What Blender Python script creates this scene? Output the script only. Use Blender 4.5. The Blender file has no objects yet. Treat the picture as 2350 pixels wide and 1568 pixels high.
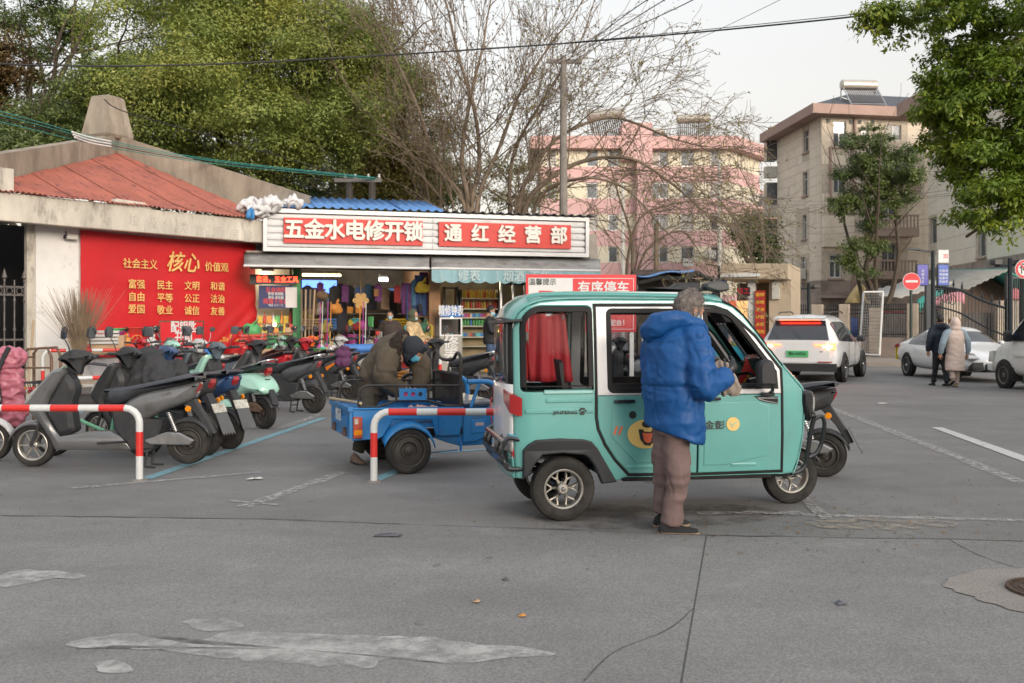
import bpy, bmesh, math, random
import numpy as np
from mathutils import Vector as V, Matrix, noise
random.seed(7); rng=np.random.default_rng(7)
S=bpy.context.scene; C=S.collection; R=math.radians; PI=math.pi
# ---------------- camera, sky, sun, exposure ----------------
cam=bpy.data.cameras.new('camera'); camo=bpy.data.objects.new('camera',cam); C.objects.link(camo); S.camera=camo
camo.location=(0,0,1.48); camo.rotation_euler=(R(90),0,0)
cam.sensor_width=36; cam.lens=35.0; cam.shift_y=-39/2350; cam.clip_end=2000; cam.clip_start=.05
cam.dof.use_dof=True; cam.dof.focus_distance=8.2; cam.dof.aperture_fstop=4.5
SUN_EL,SUN_AZ=R(12.0),R(152)   # azimuth from +Y towards +X : behind the camera, to the right
W_=bpy.data.worlds.new('World'); S.world=W_; W_.use_nodes=True
nt=W_.node_tree; bg=nt.nodes['Background']
sk=nt.nodes.new('ShaderNodeTexSky'); sk.sky_type='NISHITA'; sk.sun_disc=False; sk.sun_elevation=SUN_EL; sk.sun_rotation=SUN_AZ
sk.air_density=1.2; sk.dust_density=3.0
tc=nt.nodes.new('ShaderNodeTexCoord'); sx=nt.nodes.new('ShaderNodeSeparateXYZ'); cr=nt.nodes.new('ShaderNodeValToRGB')
nt.links.new(tc.outputs['Generated'],sx.inputs[0]); nt.links.new(sx.outputs[2],cr.inputs[0])
e=cr.color_ramp.elements; e[0].position=0; e[0].color=(.64,.48,.38,1); e[1].position=.75; e[1].color=(.93,.95,.99,1)
k=e.new(.12); k.color=(.57,.49,.43,1); k=e.new(.32); k.color=(.63,.61,.59,1)
ml=nt.nodes.new('ShaderNodeVectorMath'); ml.operation='MULTIPLY_ADD'; ml.inputs[1].default_value=(.07,.07,.07)
g2=nt.nodes.new('ShaderNodeVectorMath'); g2.operation='SCALE'; g2.inputs['Scale'].default_value=3.0
nt.links.new(cr.outputs[0],g2.inputs[0]); hs=nt.nodes.new('ShaderNodeHueSaturation'); hs.inputs['Saturation'].default_value=.3; nt.links.new(sk.outputs[0],hs.inputs['Color']); nt.links.new(hs.outputs[0],ml.inputs[0])
ml.inputs[1].default_value=(.55,.55,.55); nt.links.new(g2.outputs[0],ml.inputs[2]); nt.links.new(ml.outputs[0],bg.inputs[0]); bg.inputs[1].default_value=.095
sl=bpy.data.lights.new('sun','SUN'); sl.energy=1.0; sl.angle=R(26); sl.color=(1,.84,.68)
so=bpy.data.objects.new('sun',sl); C.objects.link(so)
so.rotation_euler=V((math.sin(SUN_AZ)*math.cos(SUN_EL),math.cos(SUN_AZ)*math.cos(SUN_EL),math.sin(SUN_EL))).to_track_quat('Z','Y').to_euler()
S.view_settings.view_transform='Standard'; S.view_settings.look='None'; S.view_settings.exposure=1.5; S.view_settings.gamma=1; S.view_settings.use_curve_mapping=False
S.cycles.max_bounces=6; S.cycles.transparent_max_bounces=12; S.cycles.sample_clamp_indirect=4; S.cycles.caustics_reflective=False; S.cycles.caustics_refractive=False
# ---------------- helpers ----------------
F_,CX,HY,CH=2285.,1175.,745.,1.48
def P(x,y,Z): return V(((x-CX)/F_*Z,Z,CH+(HY-y)/F_*Z))
def G(x,y,h=0.):
    Z=F_*(CH-h)/(y-HY); return V(((x-CX)/F_*Z,Z,h))
MATS={}
def mat(name,col,rough=.6,metal=0,var=.12,sc=4,bump=0,bsc=40,coat=0,emit=0,dirt=None,dsc=2.,dth=.55,trans=0,spec=.5,stretch=None,ecol=None):
    if name in MATS: return MATS[name]
    m=bpy.data.materials.new(name); MATS[name]=m; m.use_nodes=True; n=m.node_tree.nodes; L=m.node_tree.links; b=n['Principled BSDF']
    b.inputs['Roughness'].default_value=rough; b.inputs['Metallic'].default_value=metal; b.inputs['Specular IOR Level'].default_value=spec
    b.inputs['Coat Weight'].default_value=coat; b.inputs['Coat Roughness'].default_value=.08
    c=(*col,1); t=n.new('ShaderNodeTexCoord'); oi=n.new('ShaderNodeObjectInfo'); ad=n.new('ShaderNodeVectorMath'); ad.operation='MULTIPLY_ADD'; ad.inputs[1].default_value=(37,23,51)
    cb_=n.new('ShaderNodeCombineXYZ'); [L.new(oi.outputs['Random'],cb_.inputs[i]) for i in range(3)]; L.new(cb_.outputs[0],ad.inputs[0]); L.new(t.outputs['Object'],ad.inputs[2]); src=ad.outputs[0]
    if stretch:
        mp=n.new('ShaderNodeMapping'); mp.inputs['Scale'].default_value=stretch; L.new(src,mp.inputs[0]); src=mp.outputs[0]
    if var or dirt:
        nz=n.new('ShaderNodeTexNoise'); nz.inputs['Scale'].default_value=sc; nz.inputs['Detail'].default_value=6; nz.inputs['Roughness'].default_value=.65
        L.new(src,nz.inputs['Vector'])
        mr=n.new('ShaderNodeMapRange'); mr.inputs[1].default_value=.3; mr.inputs[2].default_value=.7; mr.inputs[3].default_value=1-var; mr.inputs[4].default_value=1+var
        L.new(nz.outputs['Fac'],mr.inputs[0])
        vm=n.new('ShaderNodeVectorMath'); vm.operation='SCALE'; vm.inputs[0].default_value=col; L.new(mr.outputs[0],vm.inputs['Scale']); out=vm.outputs[0]
        if dirt:
            n2=n.new('ShaderNodeTexNoise'); n2.inputs['Scale'].default_value=dsc; n2.inputs['Detail'].default_value=8; n2.inputs['Roughness'].default_value=.7; L.new(src,n2.inputs['Vector'])
            r2=n.new('ShaderNodeMapRange'); r2.inputs[1].default_value=dth-.06; r2.inputs[2].default_value=dth+.12; L.new(n2.outputs['Fac'],r2.inputs[0])
            mx=n.new('ShaderNodeMix'); mx.data_type='RGBA'; L.new(r2.outputs[0],mx.inputs['Factor']); L.new(out,mx.inputs['A']); mx.inputs['B'].default_value=(*dirt,1); out=mx.outputs['Result']
        L.new(out,b.inputs['Base Color'])
    else: b.inputs['Base Color'].default_value=c
    if bump:
        n3=n.new('ShaderNodeTexNoise'); n3.inputs['Scale'].default_value=bsc; n3.inputs['Detail'].default_value=5; L.new(src,n3.inputs['Vector'])
        bp=n.new('ShaderNodeBump'); bp.inputs['Strength'].default_value=bump; bp.inputs['Distance'].default_value=.02; L.new(n3.outputs['Fac'],bp.inputs['Height']); L.new(bp.outputs[0],b.inputs['Normal'])
    if emit: b.inputs['Emission Color'].default_value=(*(ecol or col),1); b.inputs['Emission Strength'].default_value=emit
    if trans: b.inputs['Transmission Weight'].default_value=trans; b.inputs['IOR'].default_value=1.3
    return m
def glassmat(name,tint=(.75,.8,.8),refl=.25,rough=.02):
    # thin glazing: sees through with a fresnel reflection
    if name in MATS: return MATS[name]
    m=bpy.data.materials.new(name); MATS[name]=m; m.use_nodes=True; n=m.node_tree.nodes; L=m.node_tree.links; n.clear()
    o=n.new('ShaderNodeOutputMaterial'); t=n.new('ShaderNodeBsdfTransparent'); t.inputs[0].default_value=(*tint,1); g=n.new('ShaderNodeBsdfGlossy'); g.inputs['Roughness'].default_value=rough
    lw=n.new('ShaderNodeLayerWeight'); lw.inputs[0].default_value=refl; mx=n.new('ShaderNodeMixShader')
    L.new(lw.outputs['Fresnel'],mx.inputs[0]); L.new(t.outputs[0],mx.inputs[1]); L.new(g.outputs[0],mx.inputs[2]); L.new(mx.outputs[0],o.inputs[0]); return m
def leafmat(name,c1,c2,c3):
    m=bpy.data.materials.new(name); MATS[name]=m; m.use_nodes=True; n=m.node_tree.nodes; L=m.node_tree.links; n.clear()
    o=n.new('ShaderNodeOutputMaterial'); ge=n.new('ShaderNodeNewGeometry'); r=n.new('ShaderNodeValToRGB')
    e=r.color_ramp.elements; e[0].color=(*c1,1); e[1].color=(*c3,1); k=e.new(.55); k.color=(*c2,1)
    tc=n.new('ShaderNodeTexCoord'); nz=n.new('ShaderNodeTexNoise'); nz.inputs['Scale'].default_value=.45; nz.inputs['Detail'].default_value=3; L.new(tc.outputs['Object'],nz.inputs['Vector'])
    ma=n.new('ShaderNodeMath'); ma.operation='MULTIPLY_ADD'; ma.inputs[1].default_value=.45; L.new(ge.outputs['Random Per Island'],ma.inputs[0])
    mr=n.new('ShaderNodeMapRange'); mr.inputs[1].default_value=.3; mr.inputs[2].default_value=.7; mr.inputs[3].default_value=0; mr.inputs[4].default_value=.6; L.new(nz.outputs['Fac'],mr.inputs[0]); L.new(mr.outputs[0],ma.inputs[2])
    L.new(ma.outputs[0],r.inputs[0])
    d=n.new('ShaderNodeBsdfPrincipled'); d.inputs['Roughness'].default_value=.45; L.new(r.outputs[0],d.inputs['Base Color'])
    t=n.new('ShaderNodeBsdfTranslucent'); L.new(r.outputs[0],t.inputs[0]); mx=n.new('ShaderNodeMixShader'); mx.inputs[0].default_value=.3
    L.new(d.outputs[0],mx.inputs[1]); L.new(t.outputs[0],mx.inputs[2]); L.new(mx.outputs[0],o.inputs[0]); return m
def tag(o,label=None,cat=None,group=None,kind=None):
    if label: o['label']=label
    if cat: o['category']=cat
    if group: o['group']=group
    if kind: o['kind']=kind
    return o
def thing(name,label,cat,loc=(0,0,0),rz=0,group=None,rot=None,sc=1):
    o=bpy.data.objects.new(name,None); C.objects.link(o); o.location=loc; o.rotation_euler=rot or (0,0,rz); o.scale=(sc,sc,sc); o.empty_display_size=.2
    return tag(o,label,cat,group)
def newobj(name,me,mats,parent=None):
    o=bpy.data.objects.new(name,me); C.objects.link(o); o.parent=parent
    if mats is not None:
        for m in (mats if isinstance(mats,(list,tuple)) else [mats]): me.materials.append(m)
    return o
def copy_tree(o,parent=None,loc=None,rz=None,label=None,group=None):
    c=o.copy(); C.objects.link(c); c.parent=parent
    for ch in list(o.children): copy_tree(ch,c)
    if loc is not None: c.location=loc
    if rz is not None: c.rotation_euler=(0,0,rz)
    if label: c['label']=label
    if group: c['group']=group
    return c
def rotm(rx=0,ry=0,rz=0): return Matrix.Rotation(R(rz),4,'Z')@Matrix.Rotation(R(ry),4,'Y')@Matrix.Rotation(R(rx),4,'X')
class MB:
    def __init__(s,X=None): s.v=[]; s.f=[]; s.m=[]; s.c=0; s.X=X
    def add(s,vs,fs):
        n=len(s.v); s.v+=[tuple(s.X@V(p)) if s.X is not None else tuple(p) for p in vs]; s.f+=[tuple(i+n for i in f) for f in fs]; s.m+=[s.c]*len(fs); return s
    def box(s,x0,x1,y0,y1,z0,z1,M=None):
        vs=[(x,y,z) for z in (z0,z1) for y in (y0,y1) for x in (x0,x1)]
        if M is not None: vs=[M@V(p) for p in vs]
        return s.add(vs,[(0,2,3,1),(4,5,7,6),(0,1,5,4),(2,6,7,3),(0,4,6,2),(1,3,7,5)])
    def cb(s,c,d,M=None):
        T=Matrix.Translation(c)@(M if M is not None else Matrix()); a,b,e=[k/2 for k in d]; return s.box(-a,a,-b,b,-e,e,T)
    def loft(s,rings,caps=True,close=True):
        n=len(rings[0]); vs=[p for r in rings for p in r]; fs=[]
        for i in range(len(rings)-1):
            for j in range(n if close else n-1): fs.append((i*n+j,i*n+(j+1)%n,(i+1)*n+(j+1)%n,(i+1)*n+j))
        if caps: fs+=[tuple(range(n))[::-1],tuple((len(rings)-1)*n+j for j in range(n))]
        return s.add(vs,fs)
    def tube(s,pts,r,n=8,caps=True,closed=False,fl=1.0):
        pts=[V(p) for p in pts]; N=len(pts); rs=r if isinstance(r,(list,tuple)) else [r]*N; rings=[]; up=None
        for i,p in enumerate(pts):
            if closed: t=pts[(i+1)%N]-pts[i-1]
            else: t=pts[min(i+1,N-1)]-pts[max(i-1,0)]
            if t.length<1e-9: t=V((0,0,1))
            t.normalize()
            if up is None: up=V((0,0,1)) if abs(t.z)<.9 else V((1,0,0))
            a=t.cross(up).normalized() if t.cross(up).length>1e-6 else V((1,0,0)); b=a.cross(t).normalized(); up=b
            rings.append([p+(a*math.cos(2*PI*k/n)+b*math.sin(2*PI*k/n)*fl)*rs[i] for k in range(n)])
        if closed: rings.append(rings[0]); caps=False
        return s.loft(rings,caps)
    def lathe(s,prof,M=None,n=20,caps=False):
        # prof (r,h) about Z, M places it
        M=M if M is not None else Matrix(); rings=[[M@V((r*math.cos(2*PI*k/n),r*math.sin(2*PI*k/n),h)) for k in range(n)] for r,h in prof]; return s.loft(rings,caps)
    def sph(s,c,r,n=12,M=None,squ=1):
        r=(r,r,r) if not isinstance(r,(tuple,list)) else r; T=Matrix.Translation(c)@(M if M is not None else Matrix()); rings=[]
        for i in range(n//2+1):
            a=-PI/2+PI*i/(n//2); ca,sa=math.cos(a),math.sin(a)
            sg=lambda v:math.copysign(abs(v)**squ,v)
            rings.append([T@V((r[0]*sg(ca)*sg(math.cos(2*PI*k/n)),r[1]*sg(ca)*sg(math.sin(2*PI*k/n)),r[2]*sg(sa))) for k in range(n)])
        return s.loft(rings,False)
    def slab(s,out,y0,y1,bev=.01,wf=None):
        # out: (x,z) outline; extruded in y with bevelled rims; wf(x,z) scales the half width
        n=len(out); A=0
        for i in range(n): A+=out[i][0]*out[(i+1)%n][1]-out[(i+1)%n][0]*out[i][1]
        if A<0: out=out[::-1]
        ins=[]
        for i in range(n):
            p=V(out[i]).to_2d() if False else V((out[i][0],out[i][1])); a=V((out[i-1][0],out[i-1][1])); b=V((out[(i+1)%n][0],out[(i+1)%n][1]))
            d1=(p-a); d2=(b-p); d1=d1.normalized() if d1.length>1e-9 else V((1,0)); d2=d2.normalized() if d2.length>1e-9 else d1
            n1=V((-d1.y,d1.x)); n2=V((-d2.y,d2.x)); nn=(n1+n2); nn=nn.normalized() if nn.length>1e-6 else n1
            k=min(1.6,1/max(.4,nn.dot(n1))); q=p+nn*bev*k; ins.append((q.x,q.y))
        ym=(y0+y1)/2; rings=[]
        for o,y in ((ins,y0),(out,y0+bev),(out,y1-bev),(ins,y1)):
            rings.append([(x,ym+(y-ym)*(wf(x,z) if wf else 1),z) for x,z in o])
        return s.loft(rings,True)
    def mesh(s):
        me=bpy.data.meshes.new('m'); me.from_pydata(s.v,[],s.f); me.polygons.foreach_set('material_index',s.m); me.update(); return me
    def build(s,name,mats,parent=None,ang=35,loc=None):
        me=s.mesh(); me.name=name; me.polygons.foreach_set('use_smooth',[True]*len(s.f))
        if ang<180: me.set_sharp_from_angle(angle=R(ang))
        o=newobj(name,me,mats,parent)
        if loc is not None: o.location=loc
        return o
def spline(pts,n=8,closed=False):
    # Catmull-Rom through points of any dimension
    pts=[tuple(p) for p in pts]; N=len(pts); out=[]
    for i in range(N if closed else N-1):
        g=lambda k:pts[k%N] if closed else pts[min(max(k,0),N-1)]
        a,b,c,d=g(i-1),g(i),g(i+1),g(i+2)
        for k in range(n):
            t=k/n; out.append(tuple(.5*((2*b[j])+(-a[j]+c[j])*t+(2*a[j]-5*b[j]+4*c[j]-d[j])*t*t+(-a[j]+3*b[j]-3*c[j]+d[j])*t**3) for j in range(len(b))))
    if not closed: out.append(pts[-1])
    return out
def rrect(x0,x1,z0,z1,r,n=4):
    rs=r if isinstance(r,(list,tuple)) else [r]*4; out=[]   # bl, br, tr, tl
    for (cx,cz,a0,q) in ((x0+rs[0],z0+rs[0],180,rs[0]),(x1-rs[1],z0+rs[1],270,rs[1]),(x1-rs[2],z1-rs[2],0,rs[2]),(x0+rs[3],z1-rs[3],90,rs[3])):
        for k in range(n+1): a=R(a0+90*k/n); out.append((cx+q*math.cos(a),cz+q*math.sin(a)))
    return out
def plate(outl,thick,bev=.004,seg=1):
    # flat plate with holes: outlines in (x,z); stands in the XZ plane, thick along +-y; returns a mesh
    c=bpy.data.curves.new('pl','CURVE'); c.dimensions='2D'; c.fill_mode='BOTH'; c.extrude=max(thick/2-bev,.0001); c.bevel_depth=bev; c.bevel_resolution=seg; c.offset=-bev
    for o in outl:
        sp=c.splines.new('POLY'); sp.points.add(len(o)-1); sp.use_cyclic_u=True
        for i,p in enumerate(o): sp.points[i].co=(p[0],p[1],0,1)
    o=bpy.data.objects.new('pl',c); me=bpy.data.meshes.new_from_object(o); bpy.data.objects.remove(o)
    me.transform(Matrix(((1,0,0,0),(0,0,-1,0),(0,1,0,0),(0,0,0,1)))); return me
def plateobj(name,outl,thick,mats,parent,y=0,bev=.004,fn=None,ang=30,crease=None,cx=None):
    me=plate(outl,thick,bev); me.name=name
    if crease is not None or cx:
        b=bmesh.new(); b.from_mesh(me)
        for z in (crease or []): bmesh.ops.bisect_plane(b,geom=b.verts[:]+b.edges[:]+b.faces[:],plane_co=(0,0,z),plane_no=(0,0,1))
        for z in (cx or []): bmesh.ops.bisect_plane(b,geom=b.verts[:]+b.edges[:]+b.faces[:],plane_co=(z,0,0),plane_no=(1,0,0))
        b.to_mesh(me); b.free()
    for v in me.vertices:
        v.co.y+=y
        if fn: v.co=fn(v.co)
    me.polygons.foreach_set('use_smooth',[True]*len(me.polygons)); me.set_sharp_from_angle(angle=R(ang)); return newobj(name,me,mats,parent)
def text(name,s,h,m,parent,loc,rz=0,ext=.004,off=.012,align='CENTER',sx=1,shear=0,rot=None,sp=1):
    # upright lettering facing local -y, cap height about h
    c=bpy.data.curves.new('t','FONT'); c.body=s; c.size=h*1.12; c.extrude=ext; c.align_x=align; c.align_y='CENTER'; c.shear=shear; c.space_character=sp; c.resolution_u=3; c.space_line=1.25
    o=bpy.data.objects.new('t',c); me=bpy.data.meshes.new_from_object(o); bpy.data.objects.remove(o); me.name=name
    me.transform(Matrix.Diagonal((sx,1,1,1)))
    if off:
        n=len(me.vertices); co=np.empty(n*3); me.vertices.foreach_get('co',co); co=co.reshape(-1,3); q=off*h*.9; fs=[tuple(p.vertices) for p in me.polygons]; V_=[];F2=[]
        for i,(a,b) in enumerate(((-q,0),(q,0),(0,q),(0,-q))): V_.append(co+np.array([a,b,-.0004*i])); F2+=[tuple(k+n*i for k in f) for f in fs]
        me=bpy.data.meshes.new(name); me.from_pydata(np.concatenate(V_).tolist(),[],F2); me.update()
    o=newobj(name,me,m,parent); o.location=loc; o.rotation_euler=rot or (R(90),0,rz); return o
def fuse(mb,voxel,smooth=4,fac=.5):
    me=mb.mesh() if isinstance(mb,MB) else mb; o=bpy.data.objects.new('f',me); TS=bpy.data.scenes.new('tmp'); TS.collection.objects.link(o)
    r=o.modifiers.new('r','REMESH'); r.mode='VOXEL'; r.voxel_size=voxel
    s=o.modifiers.new('s','SMOOTH'); s.iterations=smooth; s.factor=fac
    vl=TS.view_layers[0]; vl.update(); dg=vl.depsgraph; out=bpy.data.meshes.new_from_object(o.evaluated_get(dg)); bpy.data.objects.remove(o); bpy.data.scenes.remove(TS); return out
def meshobj(name,me,mats,parent,smooth=True):
    me.materials.clear(); me.name=name
    if smooth: me.polygons.foreach_set('use_smooth',[True]*len(me.polygons))
    return newobj(name,me,mats,parent)
def getco(me):
    n=len(me.vertices); co=np.empty(n*3,np.float32); no=np.empty(n*3,np.float32); me.update(); me.vertices.foreach_get('co',co); me.vertex_normals.foreach_get('vector',no); return co.reshape(-1,3),no.reshape(-1,3)
def setco(me,co): me.vertices.foreach_set('co',co.astype(np.float32).ravel()); me.update()
def wrinkle(me,amp,sc,seed=0,stretch=(1,1,1),amp2=0,fn=None):
    co,no=getco(me); Q=co*np.array(stretch)*sc+np.array((seed,seed*2.3,0)); d=np.empty(len(co))
    for i,q in enumerate(Q.tolist()):
        k=amp*(.5-2*abs(noise.noise(q)))
        if amp2: k+=amp2*noise.noise((q[0]*3.1,q[1]*3.1,q[2]*3.1))
        if fn: k*=fn(V(co[i].tolist()))
        d[i]=k
    setco(me,co+no*d[:,None])
def creases(me,amp,sc,seed=0,stretch=(1,1,1),w=6.):
    # thin folds: narrow valleys with a soft ridge beside them, patchy
    co,no=getco(me); Q=(co*np.array(stretch)*sc+np.array((seed,seed*1.7,seed*.3))).tolist(); d=np.empty(len(co))
    for i,q in enumerate(Q):
        n=noise.noise(q); g=max(0,noise.noise((q[0]*.5+9,q[1]*.5,q[2]*.5))+.25); d[i]=amp*g*(math.exp(-(abs(n-.09)*w)**2)*.8-math.exp(-(n*w*1.6)**2)*1.6)
    setco(me,co+no*d[:,None])
def quads(name,vs,fs,m,parent=None,kind=None):
    b=MB(); b.add(vs,fs); o=b.build(name,m,parent); 
    if kind: o['kind']=kind
    return o
class Fr:
    # a wall line from A to B (left to right seen from the street); local y runs into the building
    def __init__(s,A,B):
        s.A=V((A[0],A[1],0)); d=V((B[0]-A[0],B[1]-A[1],0)); s.len=d.length; s.d=d.normalized(); s.n=V((-s.d.y,s.d.x,0)); s.rz=math.atan2(s.d.y,s.d.x)
    def L(s,px,py,off=0):
        o=s.A+s.n*off; r=V(((px-CX)/F_,1,(HY-py)/F_)); t=(o.dot(s.n))/(r.dot(s.n)); p=V((0,0,CH))+r*t; return ((p-s.A).dot(s.d),p.z)
    def thing(s,name,label,cat,x=0,y=0,z=0,group=None): return thing(name,label,cat,s.A+s.d*x+s.n*y+V((0,0,z)),s.rz,group)
# ---------------- ground ----------------
def groundmat(name,c1,c2,speck=.5,sc=1.2,crack=0):
    m=bpy.data.materials.new(name); MATS[name]=m; m.use_nodes=True; n=m.node_tree.nodes; L=m.node_tree.links; b=n['Principled BSDF']; b.inputs['Roughness'].default_value=.85; b.inputs['Specular IOR Level'].default_value=.3
    t=n.new('ShaderNodeTexCoord'); a=n.new('ShaderNodeTexNoise'); a.inputs['Scale'].default_value=sc; a.inputs['Detail'].default_value=9; a.inputs['Roughness'].default_value=.72; a.inputs['Distortion'].default_value=.4
    mp=n.new('ShaderNodeMapping'); mp.inputs['Scale'].default_value=(.45,1.3,1); L.new(t.outputs['Object'],mp.inputs[0]); L.new(mp.outputs[0],a.inputs['Vector'])
    r=n.new('ShaderNodeMapRange'); r.inputs[1].default_value=.32; r.inputs[2].default_value=.68; L.new(a.outputs['Fac'],r.inputs[0])
    mx=n.new('ShaderNodeMix'); mx.data_type='RGBA'; mx.inputs['A'].default_value=(*c1,1); mx.inputs['B'].default_value=(*c2,1); L.new(r.outputs[0],mx.inputs['Factor'])
    f=n.new('ShaderNodeTexNoise'); f.inputs['Scale'].default_value=95; f.inputs['Detail'].default_value=3; L.new(t.outputs['Object'],f.inputs['Vector'])
    fr=n.new('ShaderNodeMapRange'); fr.inputs[1].default_value=.3; fr.inputs[2].default_value=.7; fr.inputs[3].default_value=1-speck; fr.inputs[4].default_value=1+speck; L.new(f.outputs['Fac'],fr.inputs[0])
    vs=n.new('ShaderNodeVectorMath'); vs.operation='SCALE'; L.new(mx.outputs['Result'],vs.inputs[0]); L.new(fr.outputs[0],vs.inputs['Scale'])
    out=vs.outputs[0]
    # dark stains, spots of oil and grit
    for ssc,lo,hi,k in ((.35,.46,.62,.88),(.8,.57,.70,.82),(2.2,.56,.68,1.12),(5.,.66,.72,.62),(17.,.70,.74,.55)):
        st=n.new('ShaderNodeTexNoise'); st.inputs['Scale'].default_value=ssc; st.inputs['Detail'].default_value=5; st.inputs['Roughness'].default_value=.6; L.new(t.outputs['Object'],st.inputs['Vector'])
        sr=n.new('ShaderNodeMapRange'); sr.inputs[1].default_value=lo; sr.inputs[2].default_value=hi; sr.inputs[3].default_value=1; sr.inputs[4].default_value=k; L.new(st.outputs['Fac'],sr.inputs[0])
        v2=n.new('ShaderNodeVectorMath'); v2.operation='SCALE'; L.new(out,v2.inputs[0]); L.new(sr.outputs[0],v2.inputs['Scale']); out=v2.outputs[0]
    L.new(out,b.inputs['Base Color'])
    bp=n.new('ShaderNodeBump'); bp.inputs['Strength'].default_value=.5; bp.inputs['Distance'].default_value=.006; L.new(f.outputs['Fac'],bp.inputs['Height']); L.new(bp.outputs[0],b.inputs['Normal']); return m
def wornmat(name,col,lo=.42,hi=.56,sc=9,alpha=.9,base=None):
    # worn paint: flakes away to the surface below
    m=bpy.data.materials.new(name); MATS[name]=m; m.use_nodes=True; n=m.node_tree.nodes; L=m.node_tree.links; b=n['Principled BSDF']; b.inputs['Roughness'].default_value=.8; b.inputs['Base Color'].default_value=(*col,1)
    t=n.new('ShaderNodeTexCoord'); a=n.new('ShaderNodeTexNoise'); a.inputs['Scale'].default_value=sc; a.inputs['Detail'].default_value=9; a.inputs['Roughness'].default_value=.75; L.new(t.outputs['Object'],a.inputs['Vector'])
    r=n.new('ShaderNodeMapRange'); r.inputs[1].default_value=lo; r.inputs[2].default_value=hi; r.inputs[3].default_value=0; r.inputs[4].default_value=alpha; L.new(a.outputs['Fac'],r.inputs[0])
    L.new(r.outputs[0],b.inputs['Alpha']); return m
asph=groundmat('asphalt',(.156,.154,.152),(.208,.205,.201),.45,.8)
conc=groundmat('old_concrete',(.176,.174,.171),(.233,.230,.225),.30,.6)
quads('ground',[(-700,-80,0),(700,-80,0),(700,1200,0),(-700,1200,0)],[(0,1,2,3)],asph,kind='structure')
# foreground concrete slabs, split by joints
def gp(x,y,z=.004): p=G(x,y); return (p.x,p.y,z)
jl=[(-4000,1088),(0,1185),(560,1192),(900,1205),(1625,1230),(2350,1243),(6000,1308)]
def jz(X):   # depth of the near concrete edge at world X
    pts=[G(a,b) for a,b in jl]
    for p,q in zip(pts,pts[1:]):
        if p.x<=X<=q.x: return p.y+(q.y-p.y)*(X-p.x)/(q.x-p.x)
    return pts[-1].y if X>0 else pts[0].y
cuts=[-16,-9.2,-4.6,.0,4.5,9,16]
# the joint in view runs from (1622,1230) down to (1565,1568)
j0=G(1622,1231); j1=G(1565,1568)
slabs=[(-16,-1.5),(-1.5,None),(None,16)]
def slabrow(name,xa,xb,ya,yb=None,n=14):
    vs=[];fs=[]
    for i in range(n+1):
        t=i/n; xt=xa(0)+(xb(0)-xa(0))*t; vs.append((xt,jz(xt)-.012+random.uniform(-.012,.012),.006))
    for i in range(n+1):
        t=i/n; xt=xa(1)+(xb(1)-xa(1))*t; vs.append((xt,ya,.006))
    for i in range(n): fs.append((i,n+1+i,n+2+i,i+1))
    o=quads(name,vs,fs,conc,kind='structure'); return o
lx=lambda t:(j0.x,j0.x+(j1.x-j0.x)*(-6-j0.y)/(j1.y-j0.y))[t]
slabrow('concrete_pavement',lambda t:-14,lambda t:-4.6-.3*t,-6)
slabrow('concrete_pavement',lambda t:-4.585-.3*t,lambda t:lx(t)-.008,-6,n=20)
slabrow('concrete_pavement',lambda t:lx(t)+.004,lambda t:9+t*.3,-6,n=20)
crk=mat('crack_dark',(.05,.05,.05),.95,var=.3)
def crack(pts,w,name='pavement_crack'):
    rail=[gp(*p,z=.009) for p in pts]; rail=spline(rail,5); vs=[];fs=[]
    for i,p in enumerate(rail):
        d=V(rail[min(i+1,len(rail)-1)])-V(rail[max(i-1,0)]); nrm=V((-d.y,d.x,0)).normalized(); jt=V((random.uniform(-1,1),random.uniform(-1,1),0))*w*1.2; k=w*random.uniform(.4,1.3)
        vs+=[tuple(V(p)+nrm*k+jt),tuple(V(p)-nrm*k+jt)]
    for i in range(len(rail)-1): fs.append((2*i,2*i+1,2*i+3,2*i+2))
    return quads(name,vs,fs,crk,kind='structure')
crack([(0,1186),(240,1189),(560,1193),(760,1199),(900,1205),(1130,1212),(1400,1222),(1625,1231),(1900,1236),(2350,1244)],.010)
crack([(2178,1240),(2215,1262),(2280,1290),(2350,1310)],.003)
crack([(1590,1400),(1530,1450),(1410,1500),(1340,1568)],.0025)
lightp=wornmat('worn_light_skim',(.46,.455,.44),.34,.60,5,.85)
lightp2=wornmat('worn_white_paint',(.38,.38,.37),.40,.58,14,.85)
bluep=wornmat('worn_blue_paint',(.20,.37,.43),.30,.46,12,.85)
whitep=wornmat('road_white_paint',(.50,.50,.49),.30,.45,10,.95)
def strip(name,a,b,w,m,z=.006,n=10,w2=None,jit=0):
    A,B=V(gp(*a,z=z)),V(gp(*b,z=z)); d=(B-A); nr=V((-d.y,d.x,0)).normalized(); vs=[];fs=[]
    for i in range(n+1):
        p=A+d*i/n; ww=w+((w2 or w)-w)*i/n; vs+=[tuple(p+nr*(ww/2+random.uniform(-jit,jit))),tuple(p-nr*(ww/2+random.uniform(-jit,jit)))]
    for i in range(n): fs.append((2*i,2*i+1,2*i+3,2*i+2))
    o=quads(name,vs,fs,m,kind='structure'); return o
strip('road_marking',(335,1100),(742,960),.13,bluep)
strip('road_marking',(150,960),(240,925),.12,bluep)
strip('road_marking',(862,1103),(985,1048),.13,bluep)
strip('road_marking',(1010,1040),(1140,1030),.10,bluep)
strip('road_marking',(160,1122),(600,1085),.10,lightp2,jit=.02)
strip('road_marking',(560,1165),(790,1085),.14,lightp2,jit=.02)
strip('road_marking',(640,985),(745,948),.14,lightp2)
strip('road_marking',(520,1150),(640,1160),.05,lightp2)
strip('road_marking',(1840,1183),(2350,1195),.10,lightp2,jit=.02,z=.005)
strip('road_marking',(1770,1075),(1900,1195),.10,lightp2,jit=.02,z=.008)
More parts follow.
